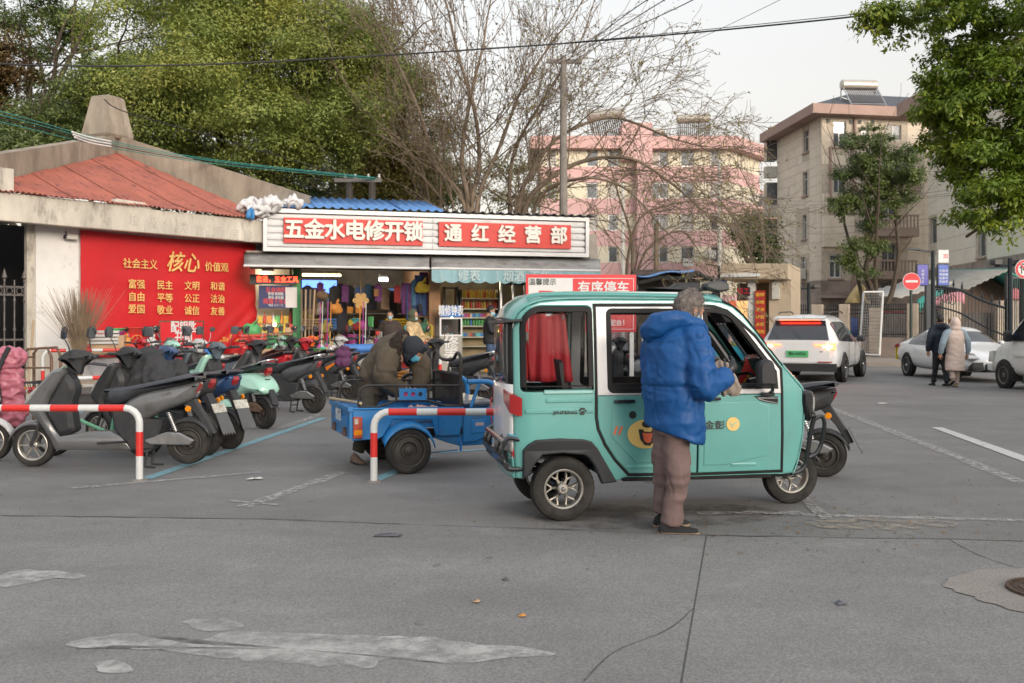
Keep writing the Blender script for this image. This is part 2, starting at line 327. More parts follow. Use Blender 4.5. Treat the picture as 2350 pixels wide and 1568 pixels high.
strip('road_marking',(1890,930),(2350,1110),.16,lightp2,jit=.02)
strip('road_marking',(2150,982),(2450,1090),.15,whitep,z=.007,w2=.20)
strip('road_marking',(1600,1180),(1840,1180),.12,lightp2,jit=.03,z=.011)
def blob(name,pts,m,z=.010,seed=0):
    q=spline([gp(*p,z=z) for p in pts],6,True); b=MB(); c=V((sum(p[0] for p in q)/len(q),sum(p[1] for p in q)/len(q),z))
    q=[tuple(V(p)+V((noise.noise(V(p)*9)*.05,noise.noise(V(p)*9+V((5,5,5)))*.05,0))) for p in q]
    b.add([tuple(c)]+q,[(0,i+1,(i+1)%len(q)+1) for i in range(len(q))]); o=b.build(name,m); o['kind']='structure'; return o
blob('pavement_stain',[(170,1475),(300,1462),(430,1480),(540,1455),(800,1462),(1000,1470),(1180,1490),(1265,1505),(1060,1525),(880,1515),(860,1540),(700,1530),(560,1520),(430,1505),(300,1490),(180,1490)],lightp)
blob('pavement_stain',[(0,1325),(60,1312),(140,1316),(200,1328),(100,1336),(0,1352)],lightp)
blob('pavement_stain',[(410,1432),(500,1425),(555,1440),(480,1452)],lightp)
blob('pavement_stain',[(215,1528),(270,1520),(300,1548),(240,1550)],lightp)
sand=wornmat('sandy_dust',(.38,.33,.26),.45,.62,6,.7)
blob('pavement_stain',[(1850,1200),(1950,1190),(2090,1192),(2200,1205),(2080,1218),(1900,1215)],sand,z=.009)
blob('pavement_stain',[(1560,1165),(1700,1160),(1800,1180),(1700,1205),(1560,1200)],wornmat('dark_ground_patch',(.09,.085,.08),.42,.62,4,.6),z=.0085)  # darker uneven patches on the ground along the foot of the tricycle
blob('pavement_stain',[(1230,1180),(1400,1160),(1560,1180),(1500,1215),(1300,1210)],MATS['dark_ground_patch'],z=.0085)
# manhole, its patch
patchm=groundmat('manhole_collar_concrete',(.21,.196,.18),(.27,.25,.228),.4,3)
mc=G(2428,1362); b=MB(); b.lathe([(.0,.002),(.30,.002)],Matrix.Translation((0,0,0)),24)
col=MB(); N=64; col.add([(0,0,0)]+[((.56+.03*math.sin(5*a)+random.uniform(-.02,.02))*math.cos(a),(.52+random.uniform(-.02,.02))*math.sin(a),0) for a in [2*PI*i/N for i in range(N)]],[(0,i+1,(i+1)%N+1) for i in range(N)])
co=col.build('manhole_collar',patchm); co.location=(mc.x,mc.y,.011); co['kind']='structure'
mh=thing('manhole_cover','round rusty iron manhole cover in a pale concrete collar','manhole cover',(mc.x,mc.y,.013),sc=.8)
im=mat('rusty_iron',(.09,.06,.045),.7,.6,.4,20)
b=MB(); b.lathe([(0,.012),(.27,.012),(.28,.004),(.30,.004),(.30,.016),(.325,.016),(.33,0)],None,32); b.build('cover',im,mh)
b=MB()
for r in (.09,.17,.24): b.tube([(r*math.cos(a),r*math.sin(a),.013) for a in [2*PI*i/20 for i in range(20)]],.007,5,closed=True)
for k in range(8): a=k*PI/4; b.tube([(.05*math.cos(a),.05*math.sin(a),.013),(.25*math.cos(a),.25*math.sin(a),.013)],.006,5)
b.build('raised_pattern',im,mh)
# raised forecourt in front of the shops
kerbm=mat('kerb_concrete',(.33,.32,.30),.9,var=.2,sc=6,bump=.3)
b=MB(); b.add([(-14,17.4,.0),(-1.5,21.2,.0),(3.2,22.6,0),(3.2,40,0),(-20,40,0),(-20,15.6,0),(-14,17.4,.14),(-1.5,21.2,.14),(3.2,22.6,.14),(3.2,40,.14),(-20,40,.14),(-20,15.6,.14)],[(6,7,8,9,10,11),(0,1,7,6),(1,2,8,7),(2,3,9,8),(5,0,6,11)])
o=b.build('forecourt_pavement',conc); o['kind']='structure'
# far pavement by the compound wall, and park soil behind the shops
b=MB(); b.add([(9.5,36.5,0),(14.2,35.0,0),(19,33.4,0),(50,33.4,0),(50,70,0),(9.5,70,0),(9.5,36.5,.13),(14.2,35.0,.13),(19,33.4,.13),(50,33.4,.13),(50,70,.13),(9.5,70,.13)],[(6,7,8,9,10,11),(0,1,7,6),(1,2,8,7),(2,3,9,8),(5,0,6,11)])
pv=groundmat('dusty_pavement',(.26,.225,.19),(.32,.28,.24),.2,1.5); o=b.build('far_pavement',pv); o['kind']='structure'
soil=mat('park_soil',(.09,.075,.05),.95,var=.4,sc=1)
o=quads('soil',[(-60,32,.15),(3,32,.15),(3,75,.15),(-60,75,.15)],[(0,1,2,3)],soil,kind='structure')
# ---------------- buildings ----------------
glass_dark=mat('window_glass',(.07,.085,.10),.06,0,var=.5,sc=.8,spec=.9)
upvc=mat('white_window_frame',(.62,.63,.62),.4,var=.08); alum=mat('grey_aluminium',(.42,.43,.44),.35,.7,var=.1)
curtm=mat('pale_curtain',(.45,.43,.40),.9,var=.25,sc=3,stretch=(6,6,.6))
def box(name,x0,x1,y0,y1,z0,z1,m,parent): b=MB(); b.box(x0,x1,y0,y1,z0,z1); return b.build(name,m,parent,ang=30)
def window(par,x0,x1,z0,z1,cols=2,transom=0,fm=None,y=.12,sill=None,curtain=False,ft=.05,open_=False):
    fm=fm or upvc; b=MB(); w=ft
    b.box(x0,x1,y,y+.06,z0,z0+w); b.box(x0,x1,y,y+.06,z1-w,z1); b.box(x0,x0+w,y,y+.06,z0+w,z1-w); b.box(x1-w,x1,y,y+.06,z0+w,z1-w)
    zt=z1-w
    if transom: zt=z1-(z1-z0)*transom; b.box(x0+w,x1-w,y+.003,y+.057,zt-w/2,zt+w/2)
    for i in range(1,cols): xx=x0+(x1-x0)*i/cols; b.box(xx-w/2,xx+w/2,y+.003,y+.057,z0+w,zt)
    wi=b.build('window',fm,par,ang=30)
    for i in range(cols):
        a=x0+(x1-x0)*i/cols; c=x0+(x1-x0)*(i+1)/cols; box('pane',a+w*.6,c-w*.6,y+.028,y+.036,z0+w*.6,zt-w*.3,curtm if (curtain and i%2==0) else glass_dark,wi)
    if transom: box('pane',x0+w*.6,x1-w*.6,y+.028,y+.036,zt+w*.3,z1-w*.6,glass_dark,wi)
    if sill: box('sill',x0-.12,x1+.12,-.12,y,z0-.12,z0-.02,sill,wi)
    return wi
def wallplate(par,x0,x1,z0,z1,holes,m,th=.25,name='wall',y=0,top=None):
    out=[(x0,z0),(x1,z0),(x1,z1),(x0,z1)] if top is None else top
    return plateobj(name,[out]+[[(a,c),(b,c),(b,d),(a,d)] for a,b,c,d in holes],th,m,par,y=y+th/2,bev=.001)
def ac(par,x,z,y=0,s=1):
    a=MB(); a.slab(rrect(x-.4*s,x+.4*s,z,z+.55*s,.03),y-.34*s,y-.04*s,.02); o=a.build('air_conditioner',acm,par)
    f=MB(); f.tube([(x-.1*s+.2*s*math.cos(t),y-.35*s,z+.27*s+.2*s*math.sin(t)) for t in [2*PI*i/16 for i in range(16)]],.012*s,5,closed=True)
    for k in range(6): t=k*PI/3; f.tube([(x-.1*s,y-.35*s,z+.27*s),(x-.1*s+.2*s*math.cos(t),y-.35*s,z+.27*s+.2*s*math.sin(t))],.008*s,4)
    f.build('fan_grille',blk,o)
    g=MB(); g.lathe([(0,0),(.19*s,0)],Matrix.Translation((x-.1*s,y-.343*s,z+.27*s))@rotm(90),16); g.build('fan_recess',blk,o)
blk=mat('black_plastic',(.018,.018,.02),.45,var=.2,sc=12); acm=mat('ac_casing',(.55,.54,.50),.5,var=.12,sc=3)
def panels(par,holes,x0,x1,z0,z1,pw,ph,ms,y=-.02,g=.02,th=.02,name='cladding_panel',mx=300):
    me={}; cnt=0; row=0; z=z0
    while z<z1-.05:
        h=min(ph,z1-z); x=x0; 
        while x<x1-.05:
            w=min(pw,x1-x)
            if not any(x<b+.02 and x+w>a-.02 and z<d+.02 and z+h>c-.02 for a,b,c,d in holes):
                k=(round(w,2),round(h,2))
                if k not in me:
                    b=MB(); b.box(g/2,w-g/2,0,th,g/2,h-g/2); me[k]=b.mesh(); me[k].materials.append(ms)
                o=bpy.data.objects.new(name,me[k]); C.objects.link(o); o.parent=par; o.location=(x,y,z); cnt+=1
            x+=pw
        z+=ph; row+=1
    return cnt
# -- cream apartment block
creamA=mat('cream_cladding',(.70,.62,.51),.75,var=.06,sc=.3,dirt=(.56,.49,.40),dsc=.7,dth=.55); joint=mat('cladding_joint',(.50,.44,.36),.9,var=.2)
brownb=mat('brown_base_render',(.33,.27,.235),.85,var=.15,sc=.7,dirt=(.17,.14,.12),dsc=.8,dth=.5); fasc=mat('mauve_fascia',(.34,.235,.20),.8,var=.12,sc=.6)
roofg=mat('slate_roof',(.07,.08,.095),.8,var=.25,sc=3)
pinkbal=mat('mauve_balcony',(.37,.28,.235),.8,var=.12)
g1=Fr((19.27,72.3),(19.9,64)); g2_=Fr((19.9,64),(27.6,65.4))
apt=thing('apartment_building','cream five storey apartment block with mauve eaves and a solar heater on its roof','building',(19.9,64,0),0)
def sub(par,name,fr,x=0,y=0,z=0):
    # an anchor-free part frame: parts get their matrix directly
    return Matrix.Translation(fr.A+fr.d*x+fr.n*y+V((0,0,z))-par.location)@Matrix.Rotation(fr.rz,4,'Z')
def wing(par,fr,x0,x1,z1,zb,wins,clad,pw,ph,cream,base,depth=.25,cols=2,skip=None):
    M=sub(par,'',fr); start=set(C.objects)
    holes=[w[:4] for w in wins]
    class D: pass
    wallplate(par,x0,x1,0,z1,holes,joint)
    for o in list(par.children):
        pass
    return M,holes
def crop6(x,y): return (1721+.3295*x,172+.3295*y)
def wrect(fr,c,x0,y0,x1,y1):
    a=fr.L(*c(x0,y1)); b=fr.L(*c(x1,y0)); return (a[0],b[0],a[1],b[1])
def facade(par,fr,x0,x1,z1,wins,pw,ph,cream,base,zb,extra=None):
    before=set(o.name for o in par.children)
    holes=[w[0] for w in wins]; wallplate(par,x0,x1,zb,z1,[h for h in holes if h[2]>zb],joint)
    if zb>0: wallplate(par,x0,x1,0,zb-.003,[h for h in holes if h[3]<zb],base,name='base_wall',y=-.04)
    panels(par,holes,x0+.02,x1-.02,zb+.02,z1-.02,pw,ph,cream)
    for h,kw in wins: window(par,*h,**kw)
    if extra: extra(par)
    M=sub(par,'',fr)
    for o in par.children:
        if o.name not in before: o.matrix_basis=M@o.matrix_basis
H1=(745-267)/2285*64+1.48
ceil_=fasc
wg=[(wrect(g1,crop6,375,375,410,545),dict(cols=1,transom=.3,sill=pinkbal)),(wrect(g1,crop6,370,672,400,845),dict(cols=1,transom=.3,sill=pinkbal)),(wrect(g1,crop6,365,972,392,1145),dict(cols=1,transom=.3,sill=pinkbal)),(wrect(g1,crop6,355,1265,385,1400),dict(cols=1,transom=.3))]
zb1=g2_.L(*crop6(600,1432))[1]
def exg(par):
    for cx_,cy_ in ((305,1395),(378,1395)): x,z=g1.L(*crop6(cx_,cy_)); ac(par,x,z-.3,s=1.3)
    for px,py0,py1 in ((300,1280,1340),(393,1280,1340)): x,z0=g1.L(*crop6(px,py1)); _,z1=g1.L(*crop6(px,py0)); b=MB(); b.tube([(x,-.08,z0),(x,-.08,z1)],.05,6); b.build('pipe',acm,par)
facade(apt,g1,0,g1.len,H1,wg,1.25,.62,creamA,brownb,zb1,exg)
wf=[(wrect(g2_,crop6,582,325,670,497),dict(cols=2,transom=.22,fm=alum,sill=pinkbal)),(wrect(g2_,crop6,775,375,828,455),dict(cols=2)),(wrect(g2_,crop6,945,350,1055,450),dict(cols=2,curtain=True)),
 (wrect(g2_,crop6,585,655,660,820),dict(cols=2)),(wrect(g2_,crop6,575,970,660,1085),dict(cols=2,curtain=True)),(wrect(g2_,crop6,760,1010,805,1080),dict(cols=2)),(wrect(g2_,crop6,555,1250,640,1415),dict(cols=2,transom=.28,sill=pinkbal,ft=.09)),
 (wrect(g2_,crop6,1000,560,1150,790),dict(cols=2,y=.2)),(wrect(g2_,crop6,920,870,1030,1000),dict(cols=2,y=.2)),(wrect(g2_,crop6,920,1175,1025,1370),dict(cols=2,y=.2)),(wrect(g2_,crop6,910,1440,975,1500),dict(cols=1))]
def exf(par):
    for (xa,ya,xb,yb) in ((1030,690,1195,805),(870,975,1180,1110),(860,1290,1165,1410)):
        a=g2_.L(*crop6(xa,yb),-1.2); c=g2_.L(*crop6(xb,ya),-1.2); x0,x1,z0,z1=a[0],c[0],a[1],c[1]; zm=z0+(z1-z0)*.36
        bo=MB(); bo.box(x0,x1,-1.2,-.03,z0-.1,z0+.08); bo.box(x0,x1,-1.2,-1.1,z0+.08,zm); bo.box(x0,x0+.1,-1.1,-.03,z0+.08,zm); bo.box(x0,x1,-1.22,-1.08,z1-.1,z1); bo.box(x0,x0+.12,-1.08,-.03,z1-.1,z1)
        ba=bo.build('balcony',pinkbal,par)
        n=int((x1-x0)/.24)
        for i in range(n+1):
            xx=x0+.06+(x1-x0-.12)*i/n; q=MB(); q.box(xx-.035,xx+.035,-1.18,-1.11,zm,z1-.1); q.build('baluster',pinkbal,ba)
    x,z=g2_.L(*crop6(610,1200)); box('bay_box',x-1.1,x+1.0,-.35,-.025,z,z+2.0,creamA,par)
    for px,ya,yb in ((556,500,1200),(712,490,1560),(725,210,480)):
        x,z0=g2_.L(*crop6(px,yb)); _,z1=g2_.L(*crop6(px,ya)); b=MB(); b.tube([(x,-.12,z0),(x,-.12,z1)],.07,6); b.build('downpipe',fasc,par)
    x0,z=g2_.L(*crop6(470,1555)); box('ledge',x0,x0+4,-.5,-.05,z,z+.18,brownb,par)
    for px in (545,705,762,852): x,z=g2_.L(*crop6(px,330 if px>600 else 320)); box('vent_hole',x-.12,x+.12,-.06,-.022,z-.12,z+.12,blk,par)
facade(apt,g2_,0,g2_.len,H1,wf,1.2,.62,creamA,brownb,zb1,exf)
# eaves slab, hip roof, rear
def W2L(p): return V(p)-apt.location
c0=V((19.9,64,0)); u1=g1.d; u2=g2_.d
def pt(a,b,z): return V((c0.x,c0.y,z))-u1*a+u2*b-apt.location-V((0,0,0))
o_=1.0; E0=H1-.02
b=MB(); q=[pt(-o_,-o_,0),pt(9.4,-o_,0),pt(9.4,9,0),pt(-o_,9,0)]; b.loft([[V((p.x,p.y,E0)) for p in q],[V((p.x,p.y,E0+.62)) for p in q]]); b.build('eaves',fasc,apt)
b=MB(); q0=[pt(-o_+.2,-o_+.2,E0+.63),pt(9.2,-o_+.2,E0+.63),pt(9.2,9,E0+.63),pt(-o_+.2,9,E0+.63)]; q1=[pt(3.6,3.4,E0+2.4),pt(5,3.4,E0+2.4),pt(5,9,E0+2.4),pt(3.6,9,E0+2.4)]; b.loft([q0,q1]); b.build('roof',roofg,apt)
b=MB(); q=[pt(.3,.3,0),pt(8.2,.3,0),pt(8.2,7.6,0),pt(.3,7.6,0)]; b.loft([[V((p.x,p.y,.0)) for p in q],[V((p.x,p.y,E0-.01)) for p in q]]); b.build('core_wall',brownb,apt)
# AC units and windows on the far edge (rear side seen edge-on)
for py in (1215,950,680):
    p=P(1721+.3295*150,172+.3295*py,72.6); bx=MB(); bx.box(-.5,.4,-.3,.3,-.4,.4); q=bx.build('air_conditioner',acm,apt); q.location=p-apt.location
for py in (1110,845,500):
    p=P(1721+.3295*165,172+.3295*py,72.5); bx=MB(); bx.box(-.5,.25,-.05,.8,-1,1); q=bx.build('window',glass_dark,apt); q.location=p-apt.location
def solar(name,label,loc,rz,s=1,par=None):
    t=thing(name,label,'water heater',loc,rz,sc=s)
    b=MB(); b.lathe([(0,-.9),(.2,-.89),(.25,-.84),(.25,.84),(.2,.89),(0,.9)],Matrix.Translation((0,.35,1.25))@rotm(0,90),16); b.build('tank',mat('heater_tank',(.45,.42,.37),.35,.4,var=.1),t)
    for i in range(16):
        x=-.75+1.5*i/15; q=MB(); q.tube([(x,.22,1.1),(x,-.7,.15)],.03,5); q.build('glass_tube',mat('heater_tube',(.10,.09,.09),.15,.3,var=.1),t)
    b=MB()
    for x in (-.85,.85): b.tube([(x,.45,1.1),(x,.55,0)],.03,5); b.tube([(x,.22,1.1),(x,-.8,0)],.03,5); b.tube([(x,.5,.4),(x,-.45,.4)],.02,5)
    b.tube([(-.85,.53,.1),(.85,.5,.7)],.02,5); b.tube([(.85,.53,.1),(-.85,.5,.7)],.02,5); b.tube([(-.85,-.72,.1),(.85,-.72,.1)],.025,5); b.build('stand',alum,t); return t
p=P(1982,248,64.5); solar('solar_water_heater','big solar water heater standing on the cream block roof',(p.x,64.8,E0+.64),R(5),1.35)
# -- second cream block behind the big tree
g3=Fr((25.1,60),(23.4,44)); apt2=thing('apartment_building','cream tiled block partly hidden behind the leafy branches, brown base band','building',(25.2,50,0),0)
creamB=mat('pale_cladding',(.70,.655,.56),.75,var=.08,sc=.5)
zb3=g3.L(2250,600)[1]
wins3=[((g3.L(2245,0)[0],g3.L(2262,0)[0],g3.L(2250,590)[1],g3.L(2250,500)[1]),dict(cols=1,sill=pinkbal)),((g3.L(2135,0)[0],g3.L(2150,0)[0],g3.L(2140,560)[1],g3.L(2140,500)[1]),dict(cols=1))]
facade(apt2,g3,0,g3.len,14.0,wins3,1.6,.8,creamB,brownb,zb3)
box('eaves',-1.9,9,-7,10.3,14.02,14.8,fasc,apt2); box('core_wall',.3,8,-6,9.8,0,14.0,creamB,apt2)
# -- pink and yellow block
pinkw=mat('pink_wall',(.58,.37,.36),.85,var=.08,sc=.4,dirt=(.48,.31,.31),dsc=.5,dth=.6); yelw=mat('yellow_wall',(.64,.59,.46),.85,var=.06,sc=.4)
g4=Fr((2.5,88),(19.2,88)); g5=Fr((19.2,88),(23.2,93.4)); pk=thing('apartment_building','pink and yellow banded six storey block behind the bare trees','building',(19.2,88,0),0)
def crop4(x,y): return (1147.5+.311*x,229.5+.311*y)
def banded(par,fr,x0,x1,ztop,cols_):
    before=set(o.name for o in par.children)
    fl=2.83; z1=ztop; n=6
    zs=[ztop-fl*i for i in range(n+1)]
    for i in range(n):
        zt=zs[i]; zy=zt-1.45; zl=zs[i+1] if i<n-1 else 0
        hy=[(a,b_,zt-1.43,zt-.02) for a,b_ in cols_]
        segs=[x0]+[v for h in hy for v in h[:2]]+[x1]
        for a,b_ in zip(segs[::2],segs[1::2]): box('yellow_wall',a,b_,0,.25,zy,zt,yelw,par)
        box('pink_wall',x0,x1,-.02,.25,zl,zy-.003,pinkw,par)
        for k,(a,b_) in enumerate(cols_):
            window(par,a,b_,zt-1.43,zt-.02,cols=1 if b_-a<1.2 else 2,fm=[alum,upvc][(i+k)%2],ft=.08,curtain=(i+k)%3==0,y=.14)
    M=sub(par,'',fr)
    for o in par.children:
        if o.name not in before: o.matrix_basis=M@o.matrix_basis
HP=(745-345)/2285*88+1.48
def wx(fr,*ps): return [(fr.L(crop4(a,0)[0],400)[0],fr.L(crop4(b_,0)[0],400)[0]) for a,b_ in ps]
banded(pk,g4,0,g4.len,HP,wx(g4,(345,410),(640,720),(800,870),(1115,1240),(1335,1430),(1555,1612)))
banded(pk,g5,.01,g5.len,HP,wx(g5,(1772,1790)))
def pkb(name,x0,x1,y0,y1,z0,z1,m): bx=MB(); bx.box(x0-19.2,x1-19.2,y0-88,y1-88,z0,z1); return bx.build(name,m,pk)
b=MB(); q=[(1.6,87),(19.7,87),(24.6,93.6),(16,100),(1.6,100)]; b.loft([[V((x-19.2,y-88,HP)) for x,y in q],[V((x-19.2,y-88,HP+1.1)) for x,y in q]]); b.build('roof_parapet',mat('pink_parapet',(.52,.33,.31),.85,var=.12,sc=.5),pk)
b=MB(); q=[(2.6,88.3),(19,88.3),(22.9,93.6),(16,99),(2.6,99)]; b.loft([[V((x-19.2,y-88,0)) for x,y in q],[V((x-19.2,y-88,HP)) for x,y in q]]); b.build('core_wall',blk,pk)
x0=g4.L(crop4(1000,0)[0],400)[0]+2.5; x1=g4.L(crop4(1112,0)[0],400)[0]+2.5; xm=g4.L(crop4(892,0)[0],400)[0]+2.5
zt=(745-crop4(0,168)[1])/2285*87+1.48; pkb('stair_tower',xm,x1,86.93,90,HP-1,zt,pinkw); pkb('tower_shaft',x0,x1,86.86,88,0,HP-1,pinkw)
p=P(*crop4(795,300),90); solar('solar_water_heater','dark solar water heater left of the pink stair tower',(p.x,90,HP+1.1),R(160),1.9)
p=P(*crop4(1210,300),90); solar('solar_water_heater','low solar water heater right of the pink stair tower',(p.x-.5,91,HP+1.0),R(20),1.1)
p=P(*crop4(1420,300),90); solar('solar_water_heater','solar water heater with white tank above the yellow corner windows',(p.x,89.5,HP+1.1),R(-10),1.7)
# enclosed balconies at the right end
for zt in (HP-2.9,HP-5.8):
    bx=MB(); bx.box(3.7,6.5,5,7.5,zt-2.6,zt-1.5); bx.box(3.5,6.7,4.8,7.7,zt-.3,zt); bl=bx.build('enclosed_balcony',pinkw,pk)
    q=MB(); q.box(3.75,6.45,5.05,7.4,zt-1.5,zt-.3); q.build('glazing',glass_dark,bl)
for px,py in ((1872,720),(1385,1200),(1550,1140)): 
    p=P(*crop4(px,py),87.5 if px<1800 else 92); bx=MB(); bx.box(-.45,.45,-.35,0,-.35,.35); o=bx.build('air_conditioner',acm,pk); o.location=p-pk.location
# -- unseen block added behind the camera to screen the low sun from the street
bb=thing('apartment_building','added sun screen shaped as a long apartment block, unseen behind the viewer','building',(30,-140,0),0)
b=MB(); b.box(-75,150,-12,0,0,27); b.build('wall',creamB,bb)
wm=MB()
for i in range(40):
    for j in range(6): wm.box(-73+3.3*i,-71.3+3.3*i,-.05,.02,1.2+3.2*j,2.8+3.2*j)
o=wm.build('windows',glass_dark,bb); o['kind']='stuff'
# ---------------- the building with the red banner ----------------
B1=Fr((-9.93,19.3),(-6.16,24.5)); rb=B1.thing('park_building','old concrete building with red corrugated roof and white plaster pier','building')
oldc=mat('weathered_concrete',(.52,.485,.42),.9,var=.25,sc=1.2,bump=.4,dirt=(.16,.14,.12),dsc=1.6,dth=.60,stretch=(1.5,1.5,.6)); plas=mat('white_plaster',(.72,.71,.69),.85,var=.08,sc=1.5,bump=.25,dirt=(.30,.30,.30),dsc=3.3,dth=.64)
dkc=mat('stained_concrete',(.31,.265,.21),.9,var=.3,sc=1.5,bump=.4,dirt=(.19,.155,.12),dsc=2,dth=.55,stretch=(1,1,.35))
oy=.55
x_gate=B1.L(66,700,oy)[0]; x_col=B1.L(80,700,oy)[0]; x_ban=B1.L(178,700,oy)[0]; xr=B1.L(600,600)[0]
zf0=B1.L(300,533)[1]; zf1=B1.L(300,474)[1]
# fascia beam broken at one place
out=[(-3,zf0),(xr+1.2,zf0),(xr+1.2,zf1-.02),(B1.L(345,480)[0],zf1-.03),(B1.L(325,470)[0],zf1+.10),(B1.L(262,450)[0],zf1+.12),(B1.L(250,457)[0],zf1+.0),(-3,zf1)]
b=MB(); b.slab(out,-.12,.12,.015); b.build('fascia_beam',oldc,rb)
box('eave_slab',-3,xr+1.2,.12,oy+.4,zf0+.18,zf0+.30,oldc,rb)
box('pier',x_col,x_ban,oy-.04,oy+.12,0,zf0+.18,plas,rb)
box('pier_side',x_gate-.03,x_col,oy+.02,oy+.12,0,zf0+.18,oldc,rb)
box('wall',x_ban,xr+1.4,oy+.02,oy+.3,0,zf0+.18,plas,rb)
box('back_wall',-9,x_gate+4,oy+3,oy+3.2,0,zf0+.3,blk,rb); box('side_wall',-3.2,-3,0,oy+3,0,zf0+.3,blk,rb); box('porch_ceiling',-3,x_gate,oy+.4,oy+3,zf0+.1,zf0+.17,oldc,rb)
box('low_wall',-3,x_gate-.04,oy-.02,oy+.25,0,.55,oldc,rb); box('plinth',x_gate-.05,x_ban+.05,oy-.12,oy-.045,0,.95,oldc,rb)
# faded lettering on the fascia
fad=mat('faded_letter',(.44,.415,.37),.9,var=.2)
for ch,px in zip('垃圾分类管理房屋',(300,340,378,413,450,490,530,562)):
    x,z=B1.L(px,506+.145*(px-300)); text('faded_character',ch,.26,fad,rb,(x,-.124,z-.02),ext=.0015,off=0)
# corrugated roof sheets between the two parapets
ay=5.0; ax,az=B1.L(270,352,ay)
xa,za=-.55,zf1+.03; xb,zb_=xr+.45,zf1+.03
rt=mat('red_corrugated_roof',(.40,.125,.085),.7,var=.22,sc=2.5,dirt=(.13,.05,.045),dsc=5,dth=.56,stretch=(1,.35,1))
fade=mat('roof_edge',(.2,.07,.05),.8)
ns=11; wsh=(xb-xa)/ns
def rooftop(x):  # y of the upper edge at this x
    return ay*(x-xa)/(ax-xa) if x<ax else ay*(xb-x)/(xb-ax)
for i in range(ns):
    x0=xa+wsh*i; cols=26; vs=[];fs=[]
    for j in range(cols+1):
        x=x0+wsh*j/cols+.001; yt=max(.02,rooftop(min(max(x,xa+.001),xb-.001))); rip=.022*math.cos(j/cols*2*PI*6)
        for k in range(7):
            t=k/6; y=-.22+(yt+.22)*t; z=za+(az-za)*max(0,(y))/ay - (.02 if y<0 else 0)+rip+(.012 if i%2 else 0)
            vs.append((x,y,z+.02*math.floor(t*6)*0))
    for j in range(cols):
        for k in range(6): fs.append((j*7+k,(j+1)*7+k,(j+1)*7+k+1,j*7+k+1))
    q=MB(); q.add(vs,fs); q.build('roof_sheet',rt,rb,ang=180)
# roof parapets
def beam(name,p0,p1,h0,h1,th,m,par):
    p0=V(p0);p1=V(p1); d=(p1-p0); nr=V((-d.y,d.x,0)).normalized()*th
    if nr.y<0: nr=-nr
    r=[[p0,p0+nr,p0+nr+V((0,0,h0)),p0+V((0,0,h0))],[p1,p1+nr,p1+nr+V((0,0,h1)),p1+V((0,0,h1))]]; b=MB(); b.loft(r); return b.build(name,m,par)
beam('roof_parapet',(xa-.1,0.0,za-.1),(ax+.0,ay,az-.1),.62,.58,.35,dkc,rb)
beam('roof_parapet',(xb+.6,-.35,zb_-.25),(ax,ay+.002,az-.1),.95,.58,.35,dkc,rb)
x,z=B1.L(15,440,-.1); box('parapet_block',x-.7,x+.14,-.1,.4,z-.1,B1.L(15,386,-.1)[1],oldc,rb)
# roof obelisk
ox,oz=B1.L(252,318,5.2); oz2=B1.L(252,222,5.2)[1]
b=MB(); k=[(-.22,-.22),(.22,-.22),(.22,.22),(-.22,.22)]; b.loft([[(x,y,az-.1) for x,y in k],[(x,y,oz+.03) for x,y in k]])
k=[(-.47,-.47),(.47,-.47),(.47,.47),(-.47,.47)]; k2=[(x*.62,y*.62) for x,y in k]; b.loft([[(x*.9,y*.9,oz-.02) for x,y in k],[(x,y,oz+.06) for x,y in k],[(x,y,oz2-.03) for x,y in k2],[(x*.85,y*.85,oz2) for x,y in k2]])
o=b.build('roof_obelisk',dkc,rb,ang=20); o.location=(ox,5.3,0); o.rotation_euler=(0,0,R(-22)-B1.rz+R(0))
# dark opening with an iron gate
iron=mat('old_grey_iron',(.14,.13,.125),.6,.4,var=.4,sc=20)
gt=B1.thing('iron_gate','ornate grey iron gate with spear tips left of the white pier','gate',0,oy+.1)
zt=B1.L(40,645,oy)[1]; zb0=.56
n=14; gx0=x_gate-2.9; gx1=x_gate-.04
for i in range(n+1):
    x=gx0+(gx1-gx0)*i/n; big=i%2==0; q=MB(); q.tube([(x,0,zb0),(x,0,zt+.02)],.016,6)
    if big: q.lathe([(.0,.26),(.012,.22),(.05,.10),(.055,.07),(.02,.03),(.03,.0),(.015,-.04)],Matrix.Translation((x,0,zt)),8)
    for zz in (.45,.78): q.lathe([(.016,-.05),(.034,0),(.016,.05)],Matrix.Translation((x,0,zb0+(zt-zb0)*zz)),8)
    q.build('bar',iron,gt)
for z in (zb0+.08,zb0+(zt-zb0)*.34,zt-.28,zt-.12): box('rail',gx0,gx1,-.02,.02,z-.02,z+.02,iron,gt)
for i in range(n):
    x=gx0+(gx1-gx0)*(i+.5)/n
    for z,r in ((zt-.2,.06),(zb0+(zt-zb0)*.2,.075)):
        q=MB(); q.tube([(x+r*math.cos(t),0,z+r*math.sin(t)) for t in [2*PI*k/12 for k in range(12)]],.011,5,closed=True); q.build('ring_ornament',iron,gt)
